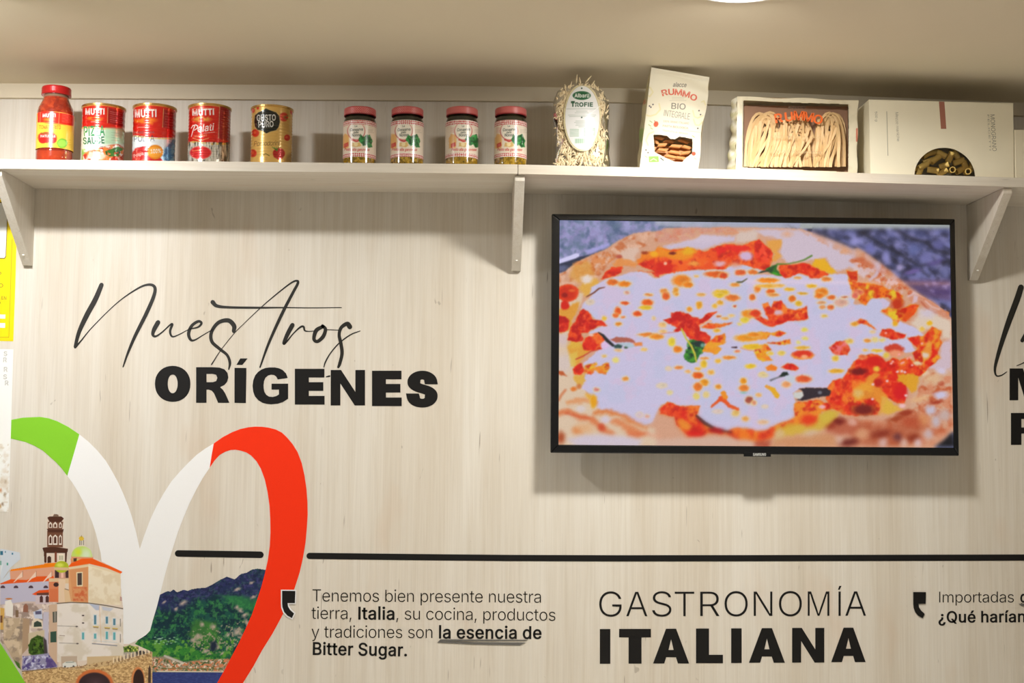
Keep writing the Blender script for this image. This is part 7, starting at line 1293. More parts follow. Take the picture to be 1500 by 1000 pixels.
    cv.poly(T10(0, 860, 600, 830, 900, 840, 1250, 890, 1250, 945, 0, 945), (214, 176, 156), 4, .9, 2); cv.poly(T11(0, 890, 200, 880, 180, 945, 0, 945), (170, 50, 24), 4, .8, 2)
    # lower left crust folds
    for p, w_, col in [(T9(40, 540, 160, 520, 300, 590, 430, 610, 520, 700, 620, 760, 700, 780), [7, 7, 8, 9, 9, 7, 4], (218, 110, 56)), (T9(460, 540, 620, 520, 800, 570, 950, 660, 1100, 720), [5, 7, 7, 6, 3], (220, 116, 50)), (T9(680, 640, 800, 670, 900, 740, 1080, 800), [6, 11, 11, 7], (222, 124, 70)), (T9(880, 790, 1000, 810, 1100, 790), [6, 7, 4], (220, 104, 56)), (T9(150, 410, 240, 380, 380, 390), [8, 9, 7], (224, 150, 96)), (T9(380, 320, 440, 360, 450, 450), [6, 10, 6], (232, 170, 50))]: cv.line(p, w_, col, 5, .85, 3)
    cv.line(T9(120, 540, 300, 590, 400, 600), 3, (208, 80, 40), 3, .7); cv.ell(*T9(550, 715)[0], 5, 6, (206, 70, 34), ang=-30, soft=.8, warp=1); cv.ell(*T9(455, 400)[0], 4, 8, (232, 160, 10), soft=.7, warp=1); cv.ell(*T9(265, 750)[0], 8, 5.4, (222, 120, 50), soft=.9, warp=1.5); cv.ell(*T9(60, 840)[0], 5, 9, (170, 70, 30), soft=.9, warp=1.5); cv.ell(*T9(300, 490)[0], 7, 4.6, (220, 204, 200), soft=.8, warp=1.5); cv.ell(*T9(595, 620)[0], 7, 5, (214, 200, 214), soft=.8, warp=1.5); cv.ell(*T9(350, 720)[0], 14, 8, (226, 176, 130), soft=.9, a=.8, warp=2)
    cv.poly(T9(130, 860, 400, 800, 800, 820, 1050, 860, 1000, 945, 250, 945), (208, 196, 216), 5, .85, 2); cv.line(T9(1120, 800, 1250, 830), 6, (222, 160, 130), 5, .8)
    # small browned spots (as measured)
    OGs = (240, 130, 20)
    for t_, a, b, rx, ry, col in [(T1, 830, 840, 9, 4, OGs), (T1, 690, 820, 8, 4, (230, 110, 30)), (T1, 1120, 970, 5, 1.6, (222, 110, 50)), (T1, 860, 945, 3, 2, (214, 150, 130)), (T2, 740, 720, 16, 4.4, (232, 96, 20)), (T2, 830, 740, 6, 4, (220, 70, 20)), (T2, 320, 800, 13, 8, OGs), (T2, 400, 850, 7, 4, (238, 130, 10)), (T2, 970, 850, 7, 2.6, (238, 150, 60)), (T2, 1040, 700, 8, 4, (232, 96, 40)), (T2, 1190, 695, 7, 3.4, (234, 120, 40)), (T2, 105, 930, 5, 4, (234, 130, 40)), (T2, 130, 970, 5, 4.6, (230, 100, 30)), (T2, 250, 930, 4, 6, (230, 150, 40)), (T2, 560, 970, 6, 2, (232, 170, 90)), (T2, 800, 950, 11, 4.6, (236, 186, 30)), (T2, 500, 745, 3, 1.4, (236, 180, 100)), (T2, 1240, 900, 4, 5, (232, 110, 30)),
        (T3, 170, 795, 15, 3.4, (240, 130, 10)), (T3, 45, 890, 4, 4, (236, 120, 20)), (T3, 200, 935, 6, 4, (236, 100, 20)), (T3, 530, 765, 5, 1.6, (230, 160, 90)), (T3, 880, 780, 7, 3, (230, 130, 50)), (T3, 180, 865, 16, 2.6, (240, 176, 60)), (T3, 430, 905, 7, 2.2, (240, 180, 40)), (T3, 700, 865, 7, 2.6, (238, 180, 40)), (T3, 820, 940, 9, 6, (240, 130, 20)), (T3, 590, 955, 7, 1.6, (220, 160, 40)), (T3, 300, 860, 8, 2, (240, 180, 90)), (T4, 60, 940, 7, 3.6, (230, 110, 80)),
        (T5, 1110, 110, 8, 4.6, (240, 96, 10)), (T5, 1090, 170, 9, 2.6, YE), (T5, 990, 245, 6, 3.6, (236, 84, 16)), (T5, 750, 215, 4.6, 6, (238, 90, 20)), (T5, 835, 115, 6, 2.4, (232, 90, 30)), (T5, 720, 265, 4, 3, (236, 110, 40)), (T5, 810, 285, 3.6, 1.4, (232, 130, 70)), (T5, 760, 370, 4.4, 2.8, (234, 140, 40)), (T5, 585, 300, 3, 3, (236, 190, 60)), (T5, 1120, 500, 14, 2.6, (236, 130, 40)), (T5, 1200, 530, 8, 2.4, (240, 170, 60)), (T5, 1070, 680, 4, 2, (236, 190, 110)), (T5, 585, 760, 3, 1.6, (226, 180, 100)), (T5, 725, 808, 4, 3.4, (230, 214, 120)), (T5, 755, 690, 5, 1.6, (232, 180, 130)), (T5, 1190, 300, 2, 2, (226, 190, 140)), (T5, 1130, 15, 5, 1.4, (228, 130, 60)), (T5, 410, 100, 5, 3, (222, 200, 180)),
        (T6, 20, 525, 9, 3.4, (240, 140, 30)), (T6, 130, 35, 5, 4.6, (232, 96, 30)), (T6, 260, 8, 3, 2, (230, 150, 50)), (T6, 535, 140, 4.2, 5, (238, 160, 30)), (T6, 415, 190, 4, 3.4, (240, 150, 40)), (T6, 780, 20, 7, 3.4, YE), (T6, 940, 50, 10, 4.4, (234, 120, 40)), (T6, 1185, 45, 4.4, 4.4, (232, 110, 30)), (T6, 790, 110, 4.6, 3.4, (236, 170, 50)), (T6, 725, 150, 3.6, 3, (238, 180, 60)), (T6, 970, 152, 2.6, 1.8, (206, 80, 60)), (T6, 1140, 250, 10, 6, (238, 140, 20)), (T6, 1220, 240, 8, 5, (230, 60, 14)), (T6, 1090, 320, 6, 4, (232, 204, 60)), (T6, 850, 302, 5.4, 1.6, (236, 170, 90)), (T6, 775, 275, 3.4, 1.6, (206, 110, 60)), (T6, 930, 268, 4, 1.6, (236, 190, 120)), (T6, 750, 450, 5, 2.4, (238, 176, 50)), (T6, 90, 380, 5, 3.4, (240, 190, 120)), (T6, 90, 460, 5, 2.4, (240, 190, 120)), (T6, 200, 590, 5, 6, (234, 208, 50)), (T6, 272, 680, 6, 4.6, OGs), (T6, 1120, 540, 17, 5, (240, 150, 20)), (T6, 1200, 500, 9, 3.4, (240, 140, 20)), (T6, 1180, 650, 13, 3.6, (236, 190, 30)), (T6, 900, 780, 9, 2.4, (238, 140, 50)), (T6, 765, 820, 4, 3, (238, 180, 60)), (T6, 600, 790, 6, 1.6, (238, 150, 70)), (T6, 590, 860, 4.6, 5, (236, 190, 40)), (T6, 285, 900, 6, 2.4, (236, 140, 70)), (T6, 520, 915, 4, 2, (238, 176, 80)), (T6, 680, 960, 4, 2.4, (236, 170, 60)), (T6, 400, 950, 4, 1.6, (236, 176, 110)), (T6, 1160, 885, 7, 3, (238, 196, 40)), (T6, 1000, 705, 4, 1.8, (232, 130, 90)), (T6, 515, 985, 7, 3.4, (234, 84, 10)), (T6, 165, 915, 3.4, 2.6, (226, 200, 180)), (T6, 1030, 370, 3, 1.6, (224, 208, 120)),
        (T7, 460, 60, 5, 4.6, (234, 110, 20)), (T7, 540, 120, 4.6, 3.6, (230, 180, 40)), (T7, 790, 25, 6, 4, (238, 120, 20)), (T7, 940, 45, 6, 3, (232, 110, 40)), (T7, 1100, 42, 5, 1.4, (206, 120, 90)), (T7, 1230, 25, 5, 4, (230, 110, 90)), (T7, 830, 165, 4, 2.4, (228, 150, 90)), (T7, 935, 165, 5, 3.4, (232, 110, 50)), (T7, 820, 110, 6, 2, (224, 160, 110)), (T7, 1060, 110, 9, 5, (222, 170, 150)), (T7, 855, 272, 4.4, 2, (230, 190, 90)), (T7, 1220, 370, 5, 3, (236, 160, 50)), (T7, 615, 440, 4, 2.6, (222, 210, 90)), (T7, 620, 545, 4, 2, (222, 210, 110)), (T7, 540, 595, 2.4, 2, (224, 212, 130)), (T7, 330, 725, 5, 3, (232, 200, 90)), (T7, 200, 730, 4, 2.4, (232, 196, 80)), (T7, 585, 660, 10, 2.4, (236, 180, 60)), (T7, 1160, 580, 5, 3.4, (232, 190, 90)), (T7, 990, 790, 4.4, 4, (234, 190, 60)), (T7, 1000, 945, 10, 2.8, (234, 170, 40)), (T7, 100, 975, 4, 2, (226, 196, 120)), (T7, 230, 15, 8, 2.4, (234, 150, 70)),
        (T8, 510, 365, 3.6, 4, (234, 170, 30)), (T8, 175, 572, 5, 2.6, (236, 150, 60)), (T8, 265, 560, 4, 3.4, (226, 204, 130)), (T8, 290, 695, 8, 2, (234, 190, 60)), (T8, 145, 690, 3.6, 1.6, (232, 180, 100)), (T8, 350, 565, 4, 2, (226, 200, 120)), (T8, 235, 465, 3.4, 1.6, (226, 190, 150)), (T8, 400, 750, 4, 4, (226, 190, 80)), (T8, 110, 770, 5, 3, (232, 110, 60)), (T8, 930, 360, 3.6, 3.4, (236, 180, 30)), (T8, 840, 430, 3.4, 2.8, (234, 190, 80)),
        (T9, 845, 120, 4.6, 2.8, (236, 150, 60)), (T9, 490, 255, 4, 2.6, (214, 130, 120)), (T9, 1110, 580, 2.8, 2, (228, 150, 130)), (T9, 1015, 560, 4, 3, (214, 190, 200)), (T10, 520, 85, 7.6, 4, (234, 90, 10)), (T10, 600, 165, 6, 4.6, (238, 150, 20)), (T10, 520, 220, 6, 6, (236, 120, 30)), (T10, 765, 220, 4.4, 3.4, (236, 150, 50)), (T10, 680, 45, 3.6, 3, (236, 170, 70)), (T10, 1075, 150, 4.6, 4.4, (238, 150, 20)), (T10, 1080, 235, 7, 4.4, (236, 130, 40)), (T10, 1145, 380, 5.4, 5, (170, 80, 60)), (T10, 1200, 410, 3, 2.6, (236, 160, 90)), (T10, 500, 335, 4, 4.4, (226, 204, 110)), (T10, 620, 315, 4, 4, (226, 200, 130)), (T10, 1100, 612, 4.8, 3.2, (240, 160, 60)), (T10, 980, 540, 5, 4.6, (232, 190, 100)), (T10, 80, 205, 6, 3, (222, 204, 180)), (T10, 178, 290, 3, 2.6, (222, 206, 150)), (T10, 760, 520, 6, 2, (228, 200, 190)),
        (T11, 600, 125, 11, 5, (232, 90, 40)), (T11, 390, 190, 6, 4, (238, 160, 100)), (T11, 50, 320, 3.6, 2.6, (236, 176, 110)), (T11, 110, 650, 7, 2.4, (236, 180, 130)), (T11, 130, 460, 3.6, 2, (226, 200, 180)), (T11, 0, 420, 2.6, 3, (220, 140, 110)), (T11, 110, 80, 6, 2.6, (226, 204, 150))]:
        x_, y_ = t_(a, b)[0]; cv.ell(x_, y_, rx + 1.4, ry + 1.2, (236, 206, 140), soft=.8, a=.7, warp=1.2, seed=int(a) % 9 + 1); cv.ell(x_, y_, rx, ry, col, soft=.55, warp=1.4, seed=int(a) % 9 + 1)
        if rx > 4: cv.ell(x_ + rx * .2, y_ - ry * .2, rx * .5, ry * .5, [v * .90 for v in col], soft=.9, a=.7, warp=1)
    for p, w_, col in [(T10(690, 460, 760, 400, 800, 360, 860, 400, 900, 450, 1010, 490), [3, 4, 7, 6, 5, 4], (232, 76, 10)), (T10(830, 300, 850, 340), [8, 8], (240, 140, 20)), (T11(150, 215, 230, 260, 280, 330), [5, 7, 7], (232, 170, 20)), (T11(140, 215, 190, 230), 3, (236, 150, 70)), (T6(540, 390, 640, 335, 680, 330), 2, (246, 170, 110)), (T6(1090, 640, 1250, 625), 2.6, (236, 186, 30)), (T6(1040, 665, 1220, 705), 1.2, (226, 140, 110)), (T6(60, 488, 240, 470), 1.2, (214, 130, 120)), (T1(880, 95, 900, 100), 1, CHE)]: cv.line(p, w_, col, 1.6, .95, 1.2)
    # dark bits
    cv.line(T6(930, 655, 990, 655), [1, 2.4], (50, 24, 26), 1); cv.poly(T11(300, 95, 350, 40, 400, 35, 420, 70, 340, 100), (24, 38, 28), 1.4, 1, .8); cv.line(T11(200, 140, 260, 115, 320, 95), [3, 2, 2], (90, 90, 90), 2, .8); cv.poly(T11(360, 110, 430, 70, 500, 110, 480, 180, 400, 150), (196, 206, 214), 2, .8)
    cv.poly(T11(545, 240, 640, 232, 880, 235, 930, 270, 920, 330, 800, 345, 700, 360, 600, 390, 500, 380, 560, 370, 600, 320, 590, 280), (46, 34, 42), 1.6, 1, 1.2); cv.ell(*T11(800, 290)[0], 3, 2.4, (110, 110, 120), soft=.7); cv.poly(T11(480, 290, 590, 280, 600, 330, 560, 370, 480, 350), (206, 206, 200), 1.8, 1)
    cv.ell(*T10(1075, 290)[0], 5, 2, (150, 190, 180), soft=.9, a=.8); cv.poly(T12(1210, 770, 1110, 868, 1000, 950, 1230, 950), (16, 14, 18), 3)
    # the picture is slightly out of focus, most of all in front (at the bottom)
    G = cv.c.reshape(385, 660, 3)
    def blur(a, k):
        for ax in (0, 1):
            p = np.concatenate([np.repeat(a.take([0], ax), k, ax), a, np.repeat(a.take([-1], ax), k, ax)], ax); cs_ = np.cumsum(p, ax); z = np.zeros_like(cs_.take([0], ax)); cs_ = np.concatenate([z, cs_], ax)
            n = a.shape[ax]; a = (cs_.take(range(2 * k + 1, 2 * k + 1 + n), ax) - cs_.take(range(0, n), ax)) / (2 * k + 1)
        return a
    s1 = blur(G, 1); s2 = blur(blur(G, 3), 3); yy = cv.y.reshape(385, 660); xx = cv.x.reshape(385, 660)
    k = np.clip((yy - 585) / 60, 0, 1) + np.clip((350 - yy) / 30, 0, 1) * .5 + ((xx > 1190) & (yy < 345 + (xx - 1190) * .55)) * .8; k = np.clip(k, 0, 1)[..., None]
    cv.c[:] = (s1 * (1 - k) + s2 * k).reshape(-1, 3)
    n = (np.random.RandomState(2).rand(len(cv.x)) - .5) * 9; cv.c[:] = np.clip(cv.c + n[:, None], 0, 255)
M['screen'] = vmat('lit_screen', 0.04, 0.5, emit=1.1)
VV = quad_grid((sl, YT + .0035, st_), (sr_, YT + .0035, st_), (sr_, YT + .0035, sb_), (sl, YT + .0035, sb_), 660, 385)
grid_surface('screen', VV, M['screen'], t, p_screen, (120, 130, 160))

# ------------------------------------------------------------------ the printed coast picture inside the heart
t = bpy.data.objects['heart_mural']
K1 = cr(0, 740, 3.846); K2 = cr(0, 740, 7.692); K3 = cr(100, 800, 7.692); K4 = cr(0, 870, 6.25); K5 = cr(200, 820, 5.555)
def mtn(x):
    pts = K5(180, 285, 230, 262, 255, 250, 275, 258, 300, 238, 330, 262, 385, 240, 415, 250, 450, 236, 500, 228, 570, 222, 620, 196, 680, 160, 735, 134, 800, 156, 850, 112, 900, 100, 940, 76, 985, 68, 1050, 78)
    return np.interp(x, [p[0] for p in pts], [p[1] for p in pts])
def p_coast(cv):
    cv.c[:] = (28, 78, 70); f = [(190, 820), (400, 820), (400, 1005), (190, 1005)]
    cv.poly(K5(150, 40, 1100, 40, 1100, 240, 900, 290, 700, 280, 480, 320, 330, 430, 150, 440), (40, 46, 92), 14, .9, 4); cv.mottle(f, [(44, 110, 66), (20, 50, 60)], 9, 3, .48, .6); cv.mottle(f, [(60, 130, 74), (16, 44, 56)], 4, 6, .54, .66, a=.7)
    cv.poly(K5(650, 280, 880, 280, 1000, 330, 980, 420, 850, 400, 760, 340), (50, 130, 70), 6, .7, 3); cv.poly(K5(480, 480, 640, 500, 680, 620, 560, 720, 460, 660, 420, 600), (70, 130, 50), 6, .7, 3)
    cv.poly(K5(0, 660, 90, 640, 200, 700, 400, 700, 600, 760, 760, 760, 700, 830, 300, 830, 120, 790, 0, 740), (54, 132, 48), 5, .85, 3); cv.mottle(K5(0, 650, 800, 650, 760, 830, 0, 800), [(30, 90, 50), (90, 150, 60)], 4, 5, .5, .6)
    cv.poly(K5(170, 290, 300, 230, 500, 222, 735, 130, 985, 60, 1060, 70, 1040, 230, 960, 330, 900, 300, 760, 270, 640, 290, 480, 320, 380, 400, 260, 420, 170, 380), (44, 46, 96), 9, .62, 4); cv.mottle(K5(170, 290, 500, 215, 985, 60, 1060, 70, 1000, 300, 640, 280, 300, 400), [(70, 66, 120), (24, 30, 60)], 4, 8, .54, .66, a=.6)
    for a, b, rx, ry in [(380, 350, 6, 3.4), (500, 620, 5, 4), (460, 650, 4, 3), (820, 580, 7, 5), (900, 510, 3, 7), (880, 450, 5, 3), (850, 410, 3, 3), (740, 610, 4, 3), (650, 700, 4, 4), (560, 740, 5, 3), (940, 185, 3, 2), (820, 240, 6, 2), (222, 344, 3, 1.6), (325, 400, 3, 1.6), (950, 300, 5, 2), (700, 760, 4, 1.6), (820, 390, 3, 4), (530, 520, 3, 4), (620, 540, 4, 4)]:
        cv.ell(*K5(a, b)[0], rx, ry, (176, 160, 150), soft=1, a=.8, warp=2.4, ang=-30)
    cv.mottle(K5(420, 580, 960, 480, 900, 700, 560, 780, 420, 680), [(170, 156, 136)], 2.6, 7, .56, .66, a=.8); cv.ell(*K5(625, 700)[0], 5, 7, (30, 40, 60), soft=.9, warp=2); cv.ell(*K5(190, 640)[0], 3, 1, (150, 190, 170), soft=.8)
    for a in range(18): cv.ell(*K5(150 + 12 * a % 190, 628 + (a * 37) % 60)[0], 1.6, .8, (150, 196, 160), soft=.8, a=.7)
    cv.poly(K5(120, 790, 260, 778, 380, 830, 560, 806, 760, 810, 740, 912, 120, 912), (150, 136, 116), 3, 1, 1.5); cv.mottle(K5(120, 790, 380, 830, 760, 800, 740, 910, 120, 910), [(222, 206, 186), (84, 100, 60), (206, 130, 90)], 2.4, 4, .52, .6); cv.line(K5(230, 780, 370, 835), 3, (196, 190, 180), 1, .9); cv.line(K5(180, 880, 700, 888), 1.4, (90, 100, 50), 1, .7); cv.line(K5(170, 905, 720, 910), 1.8, (214, 204, 180), .8)
    cv.poly(K5(110, 912, 760, 914, 760, 1010, 110, 1010), (48, 60, 120), .8); cv.mottle(K5(110, 915, 760, 915, 760, 1010, 110, 1010), [(66, 80, 140)], 3, 3, .5, .6, a=.6, sy=3)
def k_coast(cv):
    xl_ = np.interp(cv.y, [820, 848, 888, 908, 923, 935, 945, 1010], [248, 239, 229, 223, 219, 204, 196, 196]); xr_ = np.interp(cv.y, [820, 840, 880, 920, 960, 1000, 1012], [392, 390, 378, 362, 342, 320, 312])
    return (cv.y > mtn(cv.x)) & (cv.x > xl_) & (cv.x < xr_) & (cv.y < 1003)
A, B, C, Dd = [P(a, b, -.0004) for a, b in ((188, 826), (396, 826), (396, 1006), (188, 1006))]
grid_surface('coast_print', quad_grid(A, B, C, Dd, 330, 285), M['print'], t, p_coast, (28, 78, 70), keep=k_coast)
CH = [K1(0, 438, 60, 360, 250, 330, 246, 262, 238, 240, 262, 226, 262, 140, 266, 66, 300, 46, 330, 50, 360, 72, 358, 226, 384, 244, 378, 310, 400, 300, 400, 262, 420, 240, 442, 226, 440, 180, 462, 165, 476, 190, 476, 226, 510, 246, 524, 290, 690, 374, 680, 384, 684, 500, 694, 575, 696, 780, 760, 780, 860, 826, 860, 1010, 130, 1010, 122, 930, 100, 910, 0, 760),
      K1(0, 242, 112, 264, 118, 300, 60, 350, 0, 440), ]
def p_ch(cv):
    cv.c[:] = (222, 206, 190); c = K1
    cv.poly(c(0, 242, 112, 264, 120, 340, 60, 430, 0, 440), (206, 214, 224), .8)
    for a, b, w_, h in [(8, 268, 18, 22), (0, 324, 14, 24), (70, 272, 8, 10), (42, 330, 8, 14), (30, 262, 5, 8)]: cv.poly(c(a - w_ / 2, b - h / 2, a + w_ / 2, b - h / 2, a + w_ / 2, b + h / 2, a - w_ / 2, b + h / 2), (50, 110, 140) if b < 300 else (60, 150, 130), .7)
    cv.poly(c(0, 340, 18, 330, 0, 400), (220, 226, 232), 1)
    # nave
    cv.poly(c(0, 436, 320, 400, 320, 560, 0, 560), (190, 186, 206), 1); cv.poly(c(55, 366, 310, 330, 312, 420, 60, 430), (222, 160, 130), 1); cv.poly(c(58, 368, 70, 346, 240, 326, 320, 320, 318, 344, 60, 370), (240, 130, 16), .8); cv.poly(c(0, 440, 60, 416, 150, 420, 200, 400, 300, 398, 310, 424, 140, 434, 0, 444), (232, 84, 20), .8, .95)
    for a in (74, 150, 238): cv.poly(c(a, 434, a + 52, 372, a + 54, 402, a + 30, 412, a + 8, 432), (236, 206, 186), .7); cv.line(c(a + 54, 370, a + 54, 402), .6, (130, 80, 60), .6, .7)
    for a in (16, 90, 174, 258): cv.ell(*c(a, 464)[0], 3.4, 3.4, (80, 60, 70), soft=.2); cv.poly(c(a - 14, 466, a + 14, 466, a + 14, 484, a - 14, 484), (190, 186, 206), .5)
    # bell tower
    DK = (78, 44, 30)
    cv.poly(c(246, 262, 380, 262, 374, 320, 246, 326), (222, 206, 190), .6); cv.poly(c(238, 238, 300, 232, 384, 244, 382, 262, 366, 268, 250, 268, 238, 254), DK, .7); cv.poly(c(246, 266, 262, 266, 262, 322, 246, 324), DK, .7); cv.poly(c(308, 262, 320, 262, 320, 320, 308, 320), (120, 60, 40), .7); cv.poly(c(366, 262, 378, 262, 374, 320, 366, 318), DK, .7)
    cv.poly(c(266, 144, 354, 144, 354, 236, 266, 234), (110, 70, 50), .8); cv.poly(c(264, 132, 362, 134, 354, 152, 272, 152), DK, .7); cv.poly(c(270, 92, 356, 92, 350, 134, 270, 132), (110, 70, 50), .8); cv.poly(c(266, 68, 280, 62, 350, 62, 360, 74, 344, 94, 280, 94), DK, .8); cv.poly(c(298, 62, 304, 50, 316, 46, 328, 52, 332, 64), (120, 96, 80), .8)
    for a, w_ in ((284, 14), (311, 17), (340, 11)):
        cv.poly(c(a - w_ * .75, 176, a, 164, a + w_ * .75, 176, a + w_ * .75, 222, a - w_ * .75, 222), (232, 222, 210), .6); cv.poly(c(a - w_ * .4, 182, a, 172, a + w_ * .4, 182, a + w_ * .4, 214, a - w_ * .4, 214), (84, 44, 30), .6)
        cv.poly(c(a - w_ * .7, 104, a, 92, a + w_ * .7, 104, a + w_ * .7, 126, a - w_ * .7, 126), (226, 216, 202), .6); cv.poly(c(a - w_ * .35, 110, a, 102, a + w_ * .35, 110, a + w_ * .35, 122, a - w_ * .35, 122), (90, 50, 34), .6)
    cv.poly(c(267, 306, 267, 292, 277, 284, 288, 292, 288, 322, 267, 324), (70, 40, 30), .7); cv.poly(c(330, 272, 346, 270, 360, 276, 360, 318, 332, 318), (232, 220, 200), .7)
    for a in (336, 344, 353): cv.line(c(a, 284, a, 306), .8, (110, 120, 80))
    # small dome drum
    cv.poly(c(306, 360, 386, 360, 388, 415, 306, 412), (200, 150, 130), .8); cv.poly(c(310, 362, 332, 366, 332, 408, 310, 408), (60, 40, 44), .8); cv.poly(c(368, 366, 386, 362, 386, 408, 370, 408), (70, 46, 46), .8); cv.poly(c(344, 366, 358, 366, 358, 408, 344, 408), (236, 190, 170), .6); cv.ell(*c(347, 346)[0], 10.4, 8.6, (176, 186, 44), soft=.1); cv.poly(c(304, 348, 390, 350, 392, 366, 304, 364), (214, 180, 140), .7); cv.ell(*c(338, 336)[0], 5, 3, (214, 220, 90), soft=.9)
    cv.poly(c(275, 410, 395, 412, 395, 440, 275, 436), (222, 190, 150), .8); cv.poly(c(275, 430, 330, 430, 330, 550, 275, 552), (214, 130, 90), .8); cv.poly(c(330, 414, 368, 418, 366, 548, 330, 548), (228, 200, 170), .8); cv.poly(c(360, 470, 400, 480, 412, 540, 366, 548), (222, 190, 150), 1); cv.line(c(366, 470, 398, 480, 410, 510), 1, (120, 90, 70)); cv.ell(*c(316, 446)[0], 3.8, 3.2, (60, 40, 40), soft=.2); cv.poly(c(280, 470, 326, 470, 326, 545, 280, 545), (212, 116, 74), 1)
    # big dome and apse
    cv.poly(c(386, 340, 500, 320, 498, 550, 400, 540, 388, 480), (218, 160, 110), .8); cv.poly(c(398, 300, 400, 280, 525, 290, 524, 302, 460, 320, 400, 330), (214, 140, 100), .8); cv.ell(*c(462, 282)[0], 15.4, 13.6, (190, 214, 110), soft=.08); cv.ell(*c(486, 276)[0], 8, 9, (210, 226, 190), soft=.9, a=.8); cv.ell(*c(440, 262)[0], 5, 5, (206, 220, 60), soft=.9, a=.8); cv.poly(c(396, 288, 526, 292, 524, 304, 398, 306), (220, 150, 110), .8)
    cv.poly(c(444, 188, 474, 190, 474, 224, 444, 226), (230, 224, 200), .7); cv.line(c(450, 196, 450, 222), 1.2, (70, 60, 60)); cv.line(c(460, 196, 460, 222), 1, (90, 80, 90)); cv.line(c(470, 196, 470, 222), 1, (90, 80, 90)); cv.ell(*c(459, 186)[0], 3.8, 3.2, (214, 180, 60), soft=.2); cv.line(c(459, 178, 459, 152), .8, (120, 110, 60)); cv.poly(c(414, 298, 432, 296, 432, 316, 414, 316), (80, 50, 44), .7)
    cv.poly(c(386, 344, 400, 326, 460, 300, 520, 298, 560, 316, 690, 372, 684, 386, 600, 352, 500, 328, 396, 346), (236, 92, 20), .8); cv.poly(c(386, 348, 500, 332, 600, 356, 682, 386, 680, 396, 500, 346, 390, 360), (226, 206, 170), .7, .9)
    cv.poly(c(392, 366, 496, 346, 496, 548, 410, 542), (214, 150, 100), .8); cv.mottle(c(410, 460, 490, 460, 490, 540, 412, 536), [(206, 104, 64)], 4, 3, .3, .6); cv.poly(c(430, 376, 466, 374, 466, 456, 432, 456), (228, 216, 180), .6); cv.poly(c(436, 382, 461, 380, 461, 448, 437, 450), (80, 66, 60), .7)
    cv.poly(c(498, 338, 678, 392, 680, 562, 498, 548), (232, 220, 196), .8); cv.mottle(c(498, 346, 678, 392, 680, 562, 498, 548), [(222, 206, 176)], 12, 3, .45, .6)
    # lower houses
    cv.poly(c(0, 560, 150, 540, 330, 545, 330, 930, 0, 930), (206, 186, 176), 1); cv.mottle(c(0, 560, 320, 545, 320, 780, 0, 780), [(230, 216, 206), (160, 140, 130)], 8, 3, .5, .6)
    cv.poly(c(180, 500, 220, 478, 275, 474, 275, 500, 200, 506), (226, 84, 30), .7); cv.poly(c(206, 494, 275, 490, 275, 506, 208, 506), (100, 60, 50), .8); cv.poly(c(200, 506, 275, 506, 275, 556, 200, 556), (206, 190, 196), .8)
    for a in (233, 266): cv.poly(c(a - 9, 516, a, 506, a + 9, 516, a + 9, 546, a - 9, 546), (84, 50, 50), .6)
    cv.poly(c(130, 600, 132, 566, 146, 552, 158, 566, 158, 602), (150, 100, 80), .8); cv.ell(*c(50, 526)[0], 5, 1.2, (200, 120, 60), soft=.5); cv.poly(c(28, 540, 60, 530, 74, 560, 72, 630, 30, 620), (236, 230, 222), .8); cv.poly(c(0, 575, 25, 580, 22, 700, 0, 700), (214, 170, 90), 1); cv.poly(c(0, 620, 14, 620, 14, 660, 0, 660), (120, 80, 50), 1); cv.poly(c(88, 590, 104, 590, 104, 630, 88, 630), (130, 104, 80), .7)
    cv.poly(c(20, 634, 134, 634, 128, 760, 118, 930, 80, 880, 20, 770), (190, 168, 140), .8); cv.mottle(c(20, 634, 134, 634, 118, 930, 20, 770), [(150, 132, 116), (214, 194, 166)], 9, 6, .48, .62); cv.poly(c(130, 634, 168, 640, 160, 800, 124, 840), (176, 148, 120), 1)
    cv.poly(c(186, 600, 236, 580, 240, 640, 196, 636), (200, 206, 226), 1); cv.poly(c(198, 596, 232, 594, 234, 612, 200, 614), (90, 90, 120), 1); cv.poly(c(176, 690, 180, 650, 210, 636, 240, 650, 244, 694), (226, 212, 190), .8); cv.poly(c(190, 684, 192, 660, 210, 650, 232, 660, 236, 682), (56, 70, 60), .8); cv.poly(c(244, 600, 276, 600, 270, 860, 250, 800, 240, 700), (196, 190, 206), 1.4); cv.poly(c(160, 720, 250, 700, 250, 840, 160, 840), (206, 190, 160), 1.4)
    cv.poly(c(160, 790, 176, 750, 210, 730, 240, 740, 250, 780, 256, 830, 230, 850, 190, 850, 164, 832), (56, 84, 28), 1.4, 1, 1.2); cv.mottle(c(165, 830, 190, 745, 240, 745, 250, 840), [(30, 44, 20), (84, 116, 40)], 3.4, 6, .48, .58); cv.poly(c(244, 740, 262, 760, 270, 850, 250, 850), (70, 60, 66), 2)
    cv.poly(c(128, 850, 290, 830, 322, 850, 322, 915, 124, 930), (150, 146, 178), 1.4); cv.mottle(c(128, 850, 320, 840, 320, 920, 124, 930), [(200, 200, 226), (90, 80, 140)], 4, 4, .5, .6); cv.poly(c(262, 860, 312, 866, 318, 912, 262, 910), (88, 70, 130), 2, .8)
    cv.poly(c(276, 560, 326, 556, 322, 900, 276, 840), (206, 176, 150), .8); cv.poly(c(296, 600, 322, 596, 320, 658, 298, 660), (90, 90, 80), .8); cv.line(c(310, 600, 310, 656), .8, (220, 210, 200)); cv.poly(c(284, 712, 318, 708, 318, 770, 284, 772), (56, 84, 70), .8)
